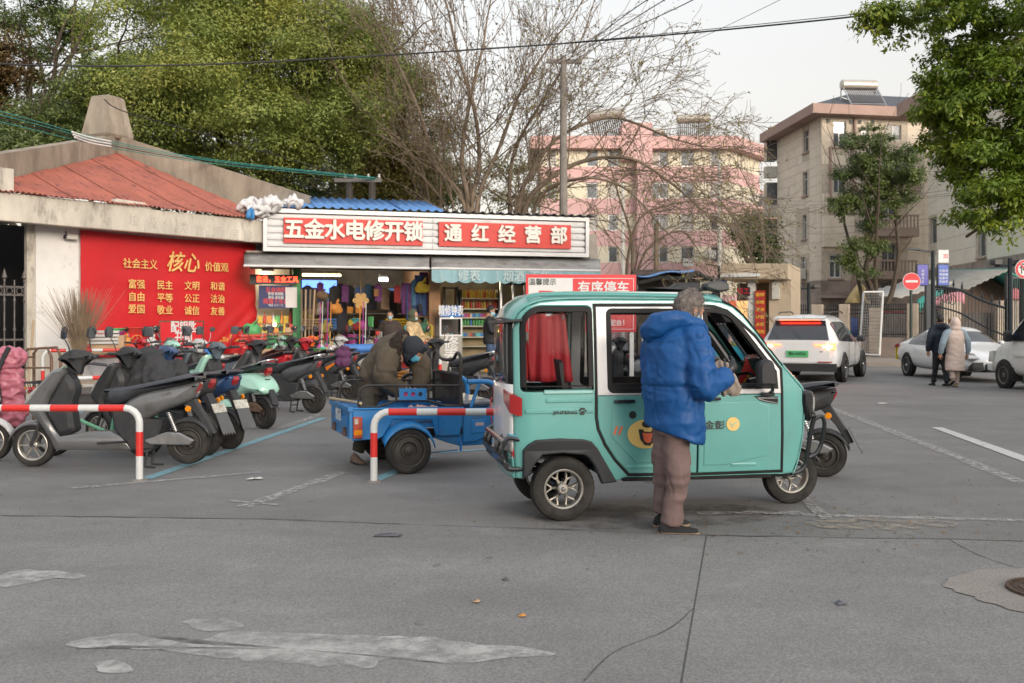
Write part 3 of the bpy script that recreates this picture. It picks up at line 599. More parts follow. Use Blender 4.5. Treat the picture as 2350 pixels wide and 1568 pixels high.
# camera and banner
cc=B1.thing('security_camera','small white bullet camera high on the white pier','security camera',*[B1.L(150,540,oy-.06)[0]],oy-.06,B1.L(150,545,oy)[1])
b=MB(); b.tube([(0,0,.12),(0,-.05,.05),(0,-.1,0)],.014,6); b.build('bracket',blk,cc); b=MB(); b.slab(rrect(-.05,.2,-.05,.05,.03),-.16,-.05,.015); b.build('housing',acm,cc); b=MB(); b.lathe([(0,.0),(.04,.0),(.045,.03)],Matrix.Translation((-.05,-.1,0))@rotm(0,-90),12); b.build('lens',blk,cc)
red=mat('banner_red',(.52,.012,.018),.55,var=.10,sc=.8); gold=mat('banner_gold',(.75,.48,.16),.6,var=.12,sc=4)
bn=B1.thing('banner','large red propaganda banner with gold Chinese lettering on the wall','banner',0,oy-.03)
bx0,bz1=B1.L(181,528,oy); bx1=B1.L(582,560,oy)[0]; bz0=B1.L(400,815,oy)[1]
nx,nz=60,34; vs=[];fs=[]
for i in range(nx+1):
    for j in range(nz+1):
        u,v=i/nx,j/nz; x=bx0+(bx1-bx0)*u; z=bz0+(bz1-bz0)*v
        dg=max(0,(u-.55)*1.9-(v-.0)*1.4); f=.05*math.sin(dg*14+u*3)*min(1,dg*3) if dg>0 else 0
        f+=.018*noise.noise(V((u*5,v*4,1)))+.012*math.sin(u*40)*max(0,v-.93)*10
        vs.append((x,-.03-.0-abs(f)*1.3,z+ (-.03*math.sin(u*PI) if j==nz else 0)))
for i in range(nx):
    for j in range(nz): a=i*(nz+1)+j; fs.append((a,a+nz+1,a+nz+2,a+1))
q=MB(); q.add(vs,fs); q.build('cloth',red,bn,ang=180)
def btxt(s,px,py,hpx,sx=1,m=gold,sh=0,name='lettering',off=.014):
    x,z=B1.L(px,py,oy); _,z2=B1.L(px,py-hpx,oy); return text(name,s,(z2-z),m,bn,(x,-.095,z),ext=.003,off=off,sx=sx,shear=sh,align='CENTER')
btxt('社会主义',315,608,21,.95); btxt('核心',412,606,43,.92,sh=.25,off=.02); btxt('价值观',490,615,20,.98)
for c,px in enumerate((306,371,433,492)):
    for r_,row in enumerate((('富强','民主','文明','和谐'),('自由','平等','公正','法治'),('爱国','敬业','诚信','友善'))):
        btxt(row[c],px,(655,684,712)[r_]+c*1.3-(c==0)*1,20-c*.5,.98)
wm=mat('banner_motif',(.66,.24,.07),.6,var=.1)
b=MB(); x,z=B1.L(308,787,oy); b.tube([(x+.17*math.cos(t),-.08,z+.17*math.sin(t)) for t in [2*PI*k/24 for k in range(24)]],.013,5,closed=True)
for k in range(8): t=k*PI/4; b.tube([(x,-.08,z),(x+.17*math.cos(t),-.08,z+.17*math.sin(t))],.008,4)
x,z=B1.L(520,775,oy)
for k in range(7): h=(.05,.12,.09,.18,.12,.07,.1)[k]; b.box(x-.3+.1*k,x-.22+.1*k,-.085,-.07,z-.1,z-.1+h)
b.build('printed_motif',wm,bn)
# ---------------- the shop row ----------------
SH=Fr((-6.13,24.5),(1.99,26.7)); shop=SH.thing('shop_building','low two shop building under a white slatted signboard','building')
whs=mat('white_sign_slat',(.62,.63,.64),.4,var=.05,sc=2,dirt=(.45,.45,.45),dsc=2,dth=.6); grf=mat('grey_sign_frame',(.36,.37,.38),.4,.5,var=.1)
sred=mat('sign_red',(.56,.03,.02),.5,var=.06); whl=mat('raised_letter_white',(.68,.66,.60),.5,var=.06); lside=mat('letter_side',(.35,.34,.3),.6)
z0=SH.L(603,578)[1]; z1=SH.L(603,480)[1]; L_=SH.len
sb=SH.thing('shop_signboard','long white slatted signboard with two red panels of raised Chinese characters','sign',0,-.25)
b=MB(); f=.1
b.box(0,L_,0,.22,z0,z0+f); b.box(0,L_,0,.22,z1-f,z1); b.box(0,f,0,.22,z0+f,z1-f); b.box(L_-f,L_,0,.22,z0+f,z1-f); b.box(f,L_-f,.12,.2,z0+f,z1-f); b.build('frame',grf,sb)
nsl=5; hh=(z1-z0-2*f)/nsl
for i in range(nsl):
    for (a,b_) in ((f,L_*.5),(L_*.5,L_-f)):
        za_=z0+f+hh*i; q=MB(); pr=[(0,.0),(.045,.012),(.055,hh*.4),(.05,hh*.75),(.0,hh*.84)]
        q.loft([[(xx,.11-y,za_+z+.012) for y,z in pr] for xx in (a+.006,b_-.006)]); q.build('slat',whs,sb,ang=50)
x1_=SH.L(650,500)[0]; x2=SH.L(966,500)[0]; x3=SH.L(1003,500)[0]; x4=SH.L(1303,500)[0]
zr0=SH.L(650,558)[1]; zr1=SH.L(650,501)[1]; zr0=z0+(z1-z0)*.20; zr1=z0+(z1-z0)*.79
for a,b_,s,n in ((x1_,x2,'五金水电修开锁',7),(x3,x4,'通红经营部',5)):
    box('red_panel',a,b_,-.02,.06,zr0,zr1,sred,sb)
    for i,ch in enumerate(s):
        xx=a+(b_-a)*(i+.5)/n; text('sign_character',ch,(.46 if n==7 else .42),[whl],sb,(xx,-.06,(zr0+zr1)/2),ext=.035,off=.042,sx=1.0)
# walls, roof, interior
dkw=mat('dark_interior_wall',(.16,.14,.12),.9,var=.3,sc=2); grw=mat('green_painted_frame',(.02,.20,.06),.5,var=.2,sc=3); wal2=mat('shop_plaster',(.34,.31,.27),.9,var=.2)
box('floor_slab',-.3,L_+.3,-.3,4.5,.14,.2,mat('shop_floor',(.2,.19,.18),.8),shop)
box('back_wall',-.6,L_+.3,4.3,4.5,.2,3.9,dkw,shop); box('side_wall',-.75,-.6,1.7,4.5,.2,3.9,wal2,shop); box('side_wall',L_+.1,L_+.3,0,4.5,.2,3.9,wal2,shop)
box('ceiling',-.4,L_+.3,.1,4.5,3.2,3.3,wal2,shop); box('lintel',-.3,L_+.1,-.02,.15,2.85,3.25,mat('brown_lintel',(.10,.075,.06),.7,var=.2),shop)
xk=SH.L(690,700)[0]; xs=SH.L(985,700)[0]; xe=SH.L(1010,700)[0]
box('partition',xs,xe,0,4.3,.2,3.2,mat('tan_partition',(.30,.17,.09),.8,var=.2),shop)
box('green_frame',SH.L(672,700)[0],xk,-.04,.12,.2,2.85,grw,shop); box('green_frame',SH.L(588,760)[0],SH.L(672,700)[0],-.04,.1,.2,.95,grw,shop)
box('kiosk_back_wall',-.6,xk-.1,1.4,1.5,.2,3.2,dkw,shop); box('kiosk_side_wall',xk-.1,xk-.003,.13,4.3,.2,3.2,wal2,shop)
bl=mat('blue_roof_steel',(.10,.24,.52),.45,.1,var=.12,sc=2); dr=mat('dark_roof_sheet',(.06,.06,.07),.7)
def corr(name,x0,x1,y0,y1,z0_,z1_,m,par,pitch=.22,amp=.035):
    n=int((x1-x0)/pitch*6); vs=[];fs=[]
    for i in range(n+1):
        x=x0+(x1-x0)*i/n; w=amp*max(-.4,math.cos(i/6*2*PI))
        vs+=[(x,y0,z0_+w),(x,y1,z1_+w)]
    for i in range(n): fs.append((2*i,2*i+2,2*i+3,2*i+1))
    q=MB(); q.add(vs,fs); o=q.build(name,m,par,ang=60); md=o.modifiers.new('s','SOLIDIFY'); md.thickness=.012; return o
xbr=SH.L(1000,470,.5)[0]
for i in range(4): corr('roof_sheet',.15+(xbr-.15)*i/4+.01*i,.15+(xbr-.15)*(i+1)/4+.05,-.32,2.6,z1+.05,z1+.65,bl,shop)
corr('roof_sheet',xbr+.1,L_+.2,-.35,4.5,z1+.04,z1+.12,dr,shop,pitch=.24)
b=MB(); b.add([(xbr,-.3,z1+.03),(xbr,2.6,z1+.6),(xbr+.45,2.6,z1+.05)],[(0,1,2)]); b.build('roof_gable_trim',mat('dark_blue_trim',(.05,.07,.11),.6),shop)
# awnings
awg=mat('grey_awning_cloth',(.30,.30,.29),.85,var=.18,sc=1.5,bump=.3,dirt=(.17,.16,.15),dsc=2.2); awb=mat('blue_awning_cloth',(.22,.38,.42),.8,var=.1,sc=1,stretch=(3,1,.5),dirt=(.42,.50,.52),dsc=3,dth=.6)
def awning(px0,px1,pyt,pyb,out,label,m,val=None,group='awnings over the shopfronts'):
    t=SH.thing('awning',label,'awning',0,0,group=group); xa,zt=SH.L(px0,pyt,-.05); xb=SH.L(px1,pyt,-.05)[0]; xa2,zb=SH.L(px0,pyb,-out); xb2=SH.L(px1,pyb,-out)[0]
    zt=3.24; n=26; vs=[];fs=[]
    for i in range(n+1):
        u=i/n
        for k in range(5):
            w=k/4; x=(xa+(xb-xa)*u)*(1-w)+(xa2+(xb2-xa2)*u)*w; sag=.05*math.sin(w*PI)*(1+.4*math.sin(u*17)); vs.append((x,-.05-(out-.05)*w,zt+(zb-zt)*w-sag))
    for i in range(n):
        for k in range(4): a=i*5+k; fs.append((a,a+1,a+6,a+5))
    q=MB(); q.add(vs,fs); o=q.build('canopy',m,t,ang=180); md=o.modifiers.new('s','SOLIDIFY'); md.thickness=.015
    b=MB(); b.tube([(xa2,-out,zb),(xb2,-out,zb)],.03,8); b.build('front_rail',upvc,t)
    b=MB()
    for x,x2 in ((xa,xa2),(xb,xb2)): b.tube([(x,-.03,2.9),(x2,-out,zb)],.02,6)
    b.build('arm',alum,t)
    if val:
        n=90; vs=[];fs=[]
        for i in range(n+1):
            u=i/n; x=xa2+(xb2-xa2)*u; sc=abs(math.sin(u*PI*13)); y=-out-.035+.02*math.sin(u*60)
            vs+=[(x,-out-.03,zb-.03),(x,y,zb-val*.6),(x,y-.01,zb-val*(.85+.15*sc))]
        for i in range(n): 
            for k in range(2): a=3*i+k; fs.append((a,a+1,a+4,a+3))
        q=MB(); q.add(vs,fs); o=q.build('valance',awb,t,ang=180)
        wt=mat('awning_faded_print',(.45,.56,.58),.8,var=.2)
        for ch,px in zip('修表烟酒百货',(1062,1088,1165,1190,1225,1250)): x,_=SH.L(px,630,-out); text('awning_character',ch,.26,wt,t,(x,-out-.075,zb-.19),ext=.002,off=.02)
awning(560,985,575,610,1.15,'weathered grey cloth awning over the hardware shopfront',awg); awning(990,1378,590,616,1.0,'grey awning with pale blue scalloped valance over the corner shop',awg,.36)
# ---------------- trees ----------------
def leaves(name,pos,nrm,size,m,parent,asp=.42,droop=0.,rs=None,jit=.7):
    # one mesh of folded leaf shapes: pos (N,3), preferred normals (N,3)
    rs=rs or rng; N=len(pos); n=nrm+rs.normal(0,jit,(N,3)); n/=np.linalg.norm(n,axis=1)[:,None]+1e-9
    t=rs.normal(0,1,(N,3)); t[:,2]-=droop; t-=n*(t*n).sum(1)[:,None]; t/=np.linalg.norm(t,axis=1)[:,None]+1e-9
    b=np.cross(n,t); L=size*rs.uniform(.6,1.3,N)[:,None]; w=L*asp*.5
    p0=pos; p1=pos+t*L*.5+b*w-n*L*.06; p2=pos+t*L-n*L*.12; p3=pos+t*L*.5-b*w-n*L*.06
    v=np.stack([p0,p1,p2,p3],1).reshape(-1,3).astype(np.float32)
    me=bpy.data.meshes.new(name); me.vertices.add(4*N); me.vertices.foreach_set('co',v.ravel()); me.loops.add(4*N); me.loops.foreach_set('vertex_index',np.arange(4*N,dtype=np.int32))
    me.polygons.add(N); me.polygons.foreach_set('loop_start',np.arange(0,4*N,4,dtype=np.int32)); me.update(calc_edges=True); me.validate()
    return newobj(name,me,m,parent)
def lobes(env,n,r,rs,shell=.55):
    # puff centres spread through the envelope ellipsoids
    out=[]; w=np.array([e[3]*e[4]*e[5] for e in env])**.67; w/=w.sum()
    for i in range(n):
        e=env[rs.choice(len(env),p=w)]; d=rs.normal(0,1,3); d/=np.linalg.norm(d); k=shell+(1-shell)*rs.random()**.6
        out.append((e[0]+d[0]*e[3]*k,e[1]+d[1]*e[4]*k,e[2]+d[2]*e[5]*k,r*rs.uniform(.6,1.3)))
    return out
def crown(name,par,env,n,r,per,size,m,seed=1,shell=.55,asp=.42,droop=.3,flat=.75,rough=.35):
    rs=np.random.default_rng(seed); lb=lobes(env,n,r,rs,shell); P_=[];N_=[]
    for x,y,z,q in lb:
        k=max(30,int(per*(q/r)**2)); d=rs.normal(0,1,(k,3)); d/=np.linalg.norm(d,axis=1)[:,None]; f=(1-rough*rs.random(k)**1.5*2)[:,None]
        # little tufts on the puff
        tu=rs.integers(0,max(3,k//22),k); cen=rs.normal(0,1,(max(3,k//22),3)); cen/=np.linalg.norm(cen,axis=1)[:,None]; cen[:,2]=np.where(rs.random(len(cen))<.8,np.abs(cen[:,2]),cen[:,2]); d=cen[tu]+d*.24; f=f*rs.uniform(.85,1.12,len(cen))[tu][:,None]
        P_.append(np.array([x,y,z])+d*f*np.array([q,q,q*flat])); nn=d.copy(); nn[:,2]+=1.0; N_.append(nn)
    return leaves(name,np.concatenate(P_),np.concatenate(N_),size,m,par,asp,droop,rs)
def skeleton(mb,p,d,r,L,lev,rs,up=.25,wand=.22,kids=(4,4,4,3),ratio=.62,ang=.7,tips=None,sag=0,minr=.008,sides=(8,6,5,4,3)):
    segs=max(3,int(5-lev*.3)); pts=[V(p)]; rr=[r]; dd=V(d).normalized(); ks=kids[lev] if lev<len(kids) else 0; marks=[]
    for i in range(segs):
        dd=(dd+V(rs.normal(0,wand,3))*(.6+.2*lev)+V((0,0,up*(.35 if lev else .1)-sag*lev*.1))).normalized(); pts.append(pts[-1]+dd*L/segs); rr.append(max(minr,r*(1-.62*(i+1)/segs))); marks.append((pts[-1].copy(),dd.copy(),rr[-1]))
    mb.tube(pts,rr,sides[min(lev,4)],caps=False)
    if tips is not None and lev>=2: tips+= [tuple(q) for q in pts[1:]]
    if ks:
        for k in range(ks):
            t=rs.uniform(.3,1) if k<ks-1 else 1; i=min(segs-1,int(t*segs)); q,dq,rq=marks[i if k<ks-1 else -1]
            ax=V(rs.normal(0,1,3)); ax=(ax-dq*ax.dot(dq)).normalized(); a=rs.uniform(.5,1.25)*ang*(1 if k<ks-1 else .4); nd=(dq*math.cos(a)+ax*math.sin(a))
            skeleton(mb,q,nd,max(minr,rq*rs.uniform(.55,.85)),L*ratio*rs.uniform(.7,1.2),lev+1,rs,up,wand,kids,ratio,ang,tips,sag,minr,sides)
bark=mat('dark_bark',(.075,.058,.042),.9,var=.3,sc=8,bump=.5,bsc=30); barkl=mat('pale_twig_bark',(.175,.135,.098),.9,var=.25,sc=6); 
camph=leafmat('camphor_leaf',(.13,.185,.045),(.26,.315,.075),(.46,.44,.10)); dkg=leafmat('dark_green_leaf',(.05,.09,.03),(.11,.155,.045),(.20,.23,.06)); brn=leafmat('dry_brown_leaf',(.09,.05,.02),(.13,.085,.025),(.17,.13,.03))
nearg=leafmat('bright_glossy_leaf',(.07,.125,.015),(.155,.235,.025),(.42,.42,.04)); olive=leafmat('olive_leaf',(.11,.12,.035),(.19,.18,.05),(.27,.21,.06))
def tree(name,label,base,trunk_h,tr,env,n,r,per,size,m,seed,br=.5,wd=.15,lean=(0,0),group=None,kids=(5,4,3),bk=None,shell=.55,**kw):
    t=thing(name,label,'tree',base,0,group=group); rs=np.random.default_rng(seed); b=MB()
    top=V((lean[0],lean[1],trunk_h)); pts=spline([(0,0,-.1),(lean[0]*.35+.1,lean[1]*.3,trunk_h*.4),tuple(top)],5); b.tube(pts,[tr*(1.25-.6*i/len(pts)) for i in range(len(pts))],9)
    for k in range(kids[0]):
        e=env[k%len(env)]; tgt=V((e[0]+rs.normal()*e[3]*.4,e[1]+rs.normal()*e[4]*.4,e[2]+rs.normal()*e[5]*.4)); d=tgt-top
        skeleton(b,top-V((0,0,.3*k*trunk_h*.08)),d,tr*.55,d.length*.95,1,rs,up=.1,wand=wd,kids=(0,)+tuple(kids[1:]),ratio=br,ang=.8)
    b.build('trunk',bk or bark,t); crown('crown',t,env,n,r,per,size,m,seed,shell,**kw); return t
def wp(x,y,Z,base): p=P(x,y,Z); return (p.x-base[0],p.y-base[1],p.z-base[2])
def E_(x,y,Z,rpx,rpz,base,ry=None): q=wp(x,y,Z,base); rx=rpx/F_*Z; rz=rpz/F_*Z; return (q[0],q[1],q[2],rx,ry or rx*.8,rz)
ba=P(560,745,36); ba=(ba.x,36,.15)
tree('camphor_tree','big round yellow green evergreen behind the red roofed building','' or ba,5.5,.42,[E_(400,110,34,190,220,ba),E_(640,130,35,200,230,ba),E_(560,250,34,300,170,ba),E_(790,240,36,110,190,ba),E_(330,330,35,110,110,ba)],150,1.35,2300,.12,camph,11,rough=.16,kids=(7,4,3))
ba=P(900,745,41); ba=(ba.x,41,.15)
tree('camphor_tree','darker olive evergreen showing right of the big round tree',ba,5,.35,[E_(870,330,41,100,210,ba),E_(960,340,42,70,160,ba),E_(820,150,42,60,100,ba)],70,1.25,1200,.14,olive,12)
ba=P(60,745,40); ba=(ba.x,40,.15)
tree('evergreen_tree','tall dark evergreen with sky gaps at the top left corner',ba,7,.28,[E_(60,50,40,150,90,ba),E_(160,130,42,70,110,ba),E_(30,260,40,90,110,ba),E_(190,320,42,60,70,ba)],85,.9,420,.17,dkg,13,kids=(7,4,3))
ba=P(-30,745,34); ba=(ba.x,34,.15)
tree('reddish_tree','small reddish brown leaved tree at the left edge above the parapet',ba,4,.2,[E_(0,180,34,50,100,ba)],30,.8,420,.14,brn,14)
ba=P(120,745,33); ba=(ba.x,33,.15)
tree('evergreen_tree','low bushy green tree right behind the obelisk roof',ba,3,.22,[E_(110,330,33,120,60,ba),E_(30,340,31,50,40,ba),E_(180,270,36,80,90,ba)],70,.8,520,.14,dkg,15)
ba=P(600,745,50); ba=(ba.x,50,.15)
tree('evergreen_tree','dark shaded tree low behind the big round tree',ba,3,.3,[E_(450,420,46,220,90,ba),E_(760,430,46,180,80,ba),E_(930,450,48,120,60,ba)],90,1.4,600,.22,dkg,16)
ba=P(1060,745,46); ba=(ba.x,46,.15)
tree('scrubby_tree','low olive scrub behind the blue shop roof',ba,2,.2,[E_(1000,440,46,130,60,ba),E_(1180,440,46,130,50,ba)],42,1.1,300,.16,olive,17,bk=barkl)
# right foreground tree
ba=(12.9,16.5,0)
tree('leafy_street_tree','near glossy green tree overhanging the top right corner',ba,6.8,.11,[E_(2170,60,15.5,150,80,ba),E_(2310,20,15,150,90,ba),E_(2215,200,15.5,115,100,ba),E_(2300,280,15,150,160,ba),E_(2205,320,15.8,80,75,ba),E_(2255,415,15.5,80,85,ba),E_(2310,470,15,90,70,ba),E_(2460,250,15.5,160,260,ba),E_(2225,520,15.4,26,34,ba),E_(2050,50,15.8,60,36,ba),E_(2150,255,15.8,55,55,ba)],230,.36,430,.095,nearg,21,br=.2,wd=.05,lean=(-1.5,-.5),kids=(7,),asp=.38,droop=1.0,shell=.3)
# street tree before the cream block
ba=P(2005,745,44); ba=(ba.x,44,.13)
t=tree('slender_tree','slender dark evergreen with two leaning stems before the cream block',ba,0.6,.2,[E_(1990,345,44,50,60,ba),E_(2030,390,44,80,70,ba),E_(1950,440,44,50,50,ba),E_(2060,430,45,45,50,ba),E_(1980,600,43,45,50,ba),E_(2010,480,44,50,50,ba),E_(1940,480,44,35,25,ba),E_(2015,545,44,22,60,ba)],120,.5,420,.12,dkg,22,kids=(3,3,2))
b=MB()
for pts,r in (([(2005,700),(1998,660),(1985,625),(2000,560),(2012,470),(2010,400)],.13),([(2035,700),(2050,660),(2062,580),(2055,500),(2048,420)],.12),([(2062,590),(2085,560),(2095,540)],.05),([(2005,640),(1975,610),(1965,570)],.05)):
    q=spline([wp(x,y,44,ba) for x,y in pts],4); b.tube(q,[r*(1.1-.7*i/len(q)) for i in range(len(q))],7)
b.build('trunk',bark,t)
# dark cedar-like tree between pink and cream blocks
ba=P(1725,745,62); ba=(ba.x,62,0)
tree('evergreen_tree','dark tree with bare limbs between the pink block and cream block',ba,5,.25,[E_(1735,560,62,38,70,ba),E_(1715,520,62,30,30,ba),E_(1755,610,62,25,50,ba)],34,1.1,300,.22,dkg,23,bk=barkl)
# bare trees behind the shops
def baretree(label,base,stems,seed,leafn,m,kids=(5,5,4,3),name='bare_tree',up=.25,sag=0,ang=.55,ls=.11):
    t=thing(name,label,'tree',base); rs=np.random.default_rng(seed); b=MB(); tips=[]
    for (pts,r) in stems:
        q=spline([wp(*p,base) for p in pts],5); rr=[r*.68*(1.1-.75*i/len(q)) for i in range(len(q))]; b.tube(q,rr,7,caps=False)
        for i in range(3,len(q),2):
            d=(V(q[min(i+1,len(q)-1)])-V(q[i-1])).normalized(); ax=V(rs.normal(0,1,3)); ax=(ax-d*ax.dot(d)).normalized(); a=rs.uniform(.4,1.1)
            skeleton(b,q[i],d*math.cos(a)+ax*math.sin(a),rr[i]*.42,rs.uniform(2.0,3.2),1,rs,up=up,wand=.16,kids=(0,)+tuple(kids[1:]),ratio=.62,ang=ang,tips=tips,sag=sag,minr=.008)
        d=(V(q[-1])-V(q[-3])).normalized(); skeleton(b,q[-1],d,rr[-1],2.6,1,rs,up=up,wand=.16,kids=(0,)+tuple(kids[1:]),ratio=.62,ang=ang,tips=tips,sag=sag,minr=.008)
    b.build('trunk',barkl,t,ang=180)
    if leafn:
        tp=np.array(tips); i=rs.integers(0,len(tp),leafn); pos=tp[i]+rs.normal(0,.10,(leafn,3)); leaves('crown',pos,np.tile([0,-.3,.5],(leafn,1)),ls,m,t,.5,1.5,rs)
    return t
Zb=33
ba=P(1075,745,Zb); ba=(ba.x,Zb,.15)
baretree('tall bare tree fanning up behind the middle of the signboard',ba,[([(1072,745,Zb),(1075,480,Zb),(1060,380,Zb),(1075,250,Zb),(1110,100,Zb)],.15),([(1076,745,Zb),(1082,480,Zb),(1100,380,Zb+1),(1090,260,Zb),(1050,120,Zb),(1030,30,Zb)],.14),([(1070,700,Zb),(1065,470,Zb),(1000,380,Zb),(960,250,Zb-1),(900,120,Zb-1),(860,40,Zb-1)],.11),([(1080,700,Zb),(1095,470,Zb),(1150,330,Zb+1),(1200,200,Zb+1),(1280,80,Zb+1)],.12)],31,2600,brn,kids=(5,5,4,2))
ba=P(1200,745,34); ba=(ba.x,34,.15)
baretree('spreading bare tree with arching limbs behind the right sign panel',ba,[([(1200,745,34),(1200,500,34),(1250,420,34),(1340,370,34),(1450,365,33),(1540,420,33)],.16),([(1195,745,34),(1190,480,34),(1230,380,34),(1290,310,34),(1400,270,34),(1500,300,33)],.14),([(1190,700,34),(1170,480,34),(1180,350,34),(1240,240,34),(1290,160,34)],.12),([(1205,700,34),(1230,470,34),(1330,410,33),(1430,430,33),(1500,500,32)],.10)],32,3000,olive,kids=(5,5,4,2),up=.12,sag=.25)
ba=P(1440,745,38); ba=(ba.x,38,0)
baretree('thin weeping bare tree before the pink block',ba,[([(1440,745,38),(1440,600,38),(1470,500,38),(1540,470,38)],.10),([(1445,720,38),(1450,560,38),(1420,450,38),(1400,380,38)],.09),([(1440,720,38),(1480,580,38),(1560,530,38),(1600,570,38)],.08)],33,1600,olive,kids=(5,4,4,2),up=.1,sag=.45)
ba=P(985,745,37); ba=(ba.x,37,.15)
baretree('slim bare tree between the evergreens and the fan shaped tree',ba,[([(985,745,37),(985,480,37),(960,350,37),(930,200,37)],.10),([(990,720,37),(1010,460,37),(1020,330,37),(1000,200,37)],.09)],34,2600,brn,kids=(4,4,4,2))
ba=P(1740,745,58); ba=(ba.x,58,0)
baretree('bare grey tree leaning beside the corner of the cream block',ba,[([(1735,745,58),(1725,600,58),(1700,530,58),(1660,470,58)],.14),([(1740,720,58),(1755,600,58),(1745,500,58),(1720,430,58)],.13)],35,0,None,kids=(4,4,3,0),ang=.7)
# far woods closing the horizon at the left and behind the park
def wood(label,x0,x1,Y,h,n,m,seed):
    rs=np.random.default_rng(seed); env=[(x0+(x1-x0)*(i+.5)/12,Y+rs.uniform(-3,3),h*.45,(x1-x0)/16,4,h*.5*rs.uniform(.8,1.1)) for i in range(12)]
    o=crown('far_wood',None,env,n,1.7,260,.42,m,seed,.5); return tag(o,label,'wood',kind='stuff')
wood('dark mass of park trees far behind the shops',-46,-2,62,9,150,dkg,41)
# ---------------- poles and wires ----------------
polec=mat('concrete_pole',(.22,.20,.18),.9,var=.2,sc=3); cab=mat('black_cable',(.015,.015,.016),.6,var=0); teal=mat('teal_cable',(.03,.22,.20),.5,var=0); wcab=mat('white_cable_sleeve',(.7,.7,.68),.5,var=0); gwire=mat('grey_wire',(.16,.16,.17),.6,var=0)
p=P(1293,745,32.0); up_=thing('utility_pole','tall concrete utility pole with crossarm standing among the bare trees','utility pole',(p.x,32,0))
zt=P(0,128,32).z; b=MB(); b.tube([(0,0,0),(0,0,zt)],[.17,.10],10); b.build('pole',polec,up_)
za=P(0,141,32).z; b=MB(); b.box(-.55,.6,-.05,.05,za-.06,za+.06); b.build('crossarm',iron,up_)
for x in (-.5,-.15,.2,.55): b=MB(); b.lathe([(.02,0),(.05,.04),(.03,.07),(.05,.1),(0,.14)],Matrix.Translation((x,0,za+.06)),8); b.build('insulator',acm,up_)
for (x,Z,y0,r,l,m) in ((1652,58,365,.13,'white metal pole before the yellow corner of the pink block',acm),(1506,36,513,.10,'short weathered wooden pole right of the shop roof',mat('old_wood',(.22,.17,.12),.9,var=.2)),(1430,70,420,.16,'pale pole half hidden by the bare branches',acm)):
    p=P(x,745,Z); b=MB(); b.tube([(0,0,0),(0,0,P(0,y0,Z).z)],[r,r*.8],9); o=b.build('pole',m); o.location=(p.x,Z,0); tag(o,l,'pole')
# double pole with crossarm behind the blue roof
p=P(815,745,30); t=thing('utility_pole','short dark double pole with crossarm behind the blue roof','utility pole',(p.x,30,0))
b=MB(); b.box(-.62,.8,-.05,.05,P(0,414,30).z-.06,P(0,414,30).z+.06); b.build('crossarm',iron,t)
for dx in (-.19,.5): b=MB(); b.tube([(dx,.06,0),(dx,.06,P(0,412,30).z)],.11,8); b.build('pole',mat('dark_pole',(.05,.045,.04),.9),t)
for dx in (-.3,.0,.4,.72): b=MB(); b.lathe([(.02,0),(.05,.04),(.03,.07),(.05,.1),(0,.14)],Matrix.Translation((dx,0,P(0,414,30).z+.06)),8); b.build('insulator',acm,t)
def wire(pts,r,m,label,group=None,name='overhead_wire'):
    b=MB(); q=spline([tuple(P(*p)) for p in pts],10); b.tube(q,r,5); o=b.build(name,m,ang=180); return tag(o,label,'wire',group)
wire([(-700,110,15),(0,147,16),(400,150,17),(800,132,18),(1293,100,19),(1700,65,18),(2100,22,16),(2700,-60,14)],.016,cab,'thick black cable sagging across the whole top of the view')
wire([(700,140,17.8),(1100,112,18.6),(1293,99,19),(1700,60,18),(2350,-8,15.2)],.007,cab,'thin black wire running close above the thick cable')
for k,(a,b_) in enumerate(((1485,0),(1525,0),(1590,0))): wire([(1278+k*20,140,32),(1360+k*20,90,28),(a,b_,22),(a+260,-150,15)],.013,gwire,('steepest','middle','lowest')[k]+' of the three grey wires rising from the pole crossarm','wires rising from the utility pole')
wire([(1310,180,32),(1550,110,30),(1790,0,26),(2100,-160,20)],.008,gwire,'very faint single wire crossing the pale sky')
for k in range(4):
    wire([(-300,190+k*9,17),(0,256+k*8,19),(245,322+k*5,23),(500,368+k*3,26),(865,408+k*1.5,30)],.010,[teal,teal,cab,teal][k],('topmost teal','second teal','black','lowest teal')[k]+' cable strung over the red roof towards the dark double pole','teal cables above the red roof')
for k in range(3):
    wire([(165+k*3,303+k*6,21.4),(205,315+k*6.5,22.2),(255,325+k*6,23.1)],.022,wcab,('upper','middle','lower')[k]+' white sleeve around the teal cables above the roof','white sleeves on the teal cables','cable_sleeve')
wire([(238,228,24.4),(290,258,25),(480,312,27),(815,410,30)],.014,cab,'black cable tied around the roof obelisk')
for k,(y1,y2) in enumerate(((440,470),(455,478),(478,482),(500,530),(515,545))):
    wire([(1500,y1+8,50),(1700,y1+14,52),(1900,y2-8,54),(2150,y2-30,56),(2400,y2-70,58)],.012,gwire,('topmost','second','third','fourth','lowest')[k]+' thin wire strung across the cream block facade','wires across the cream block')
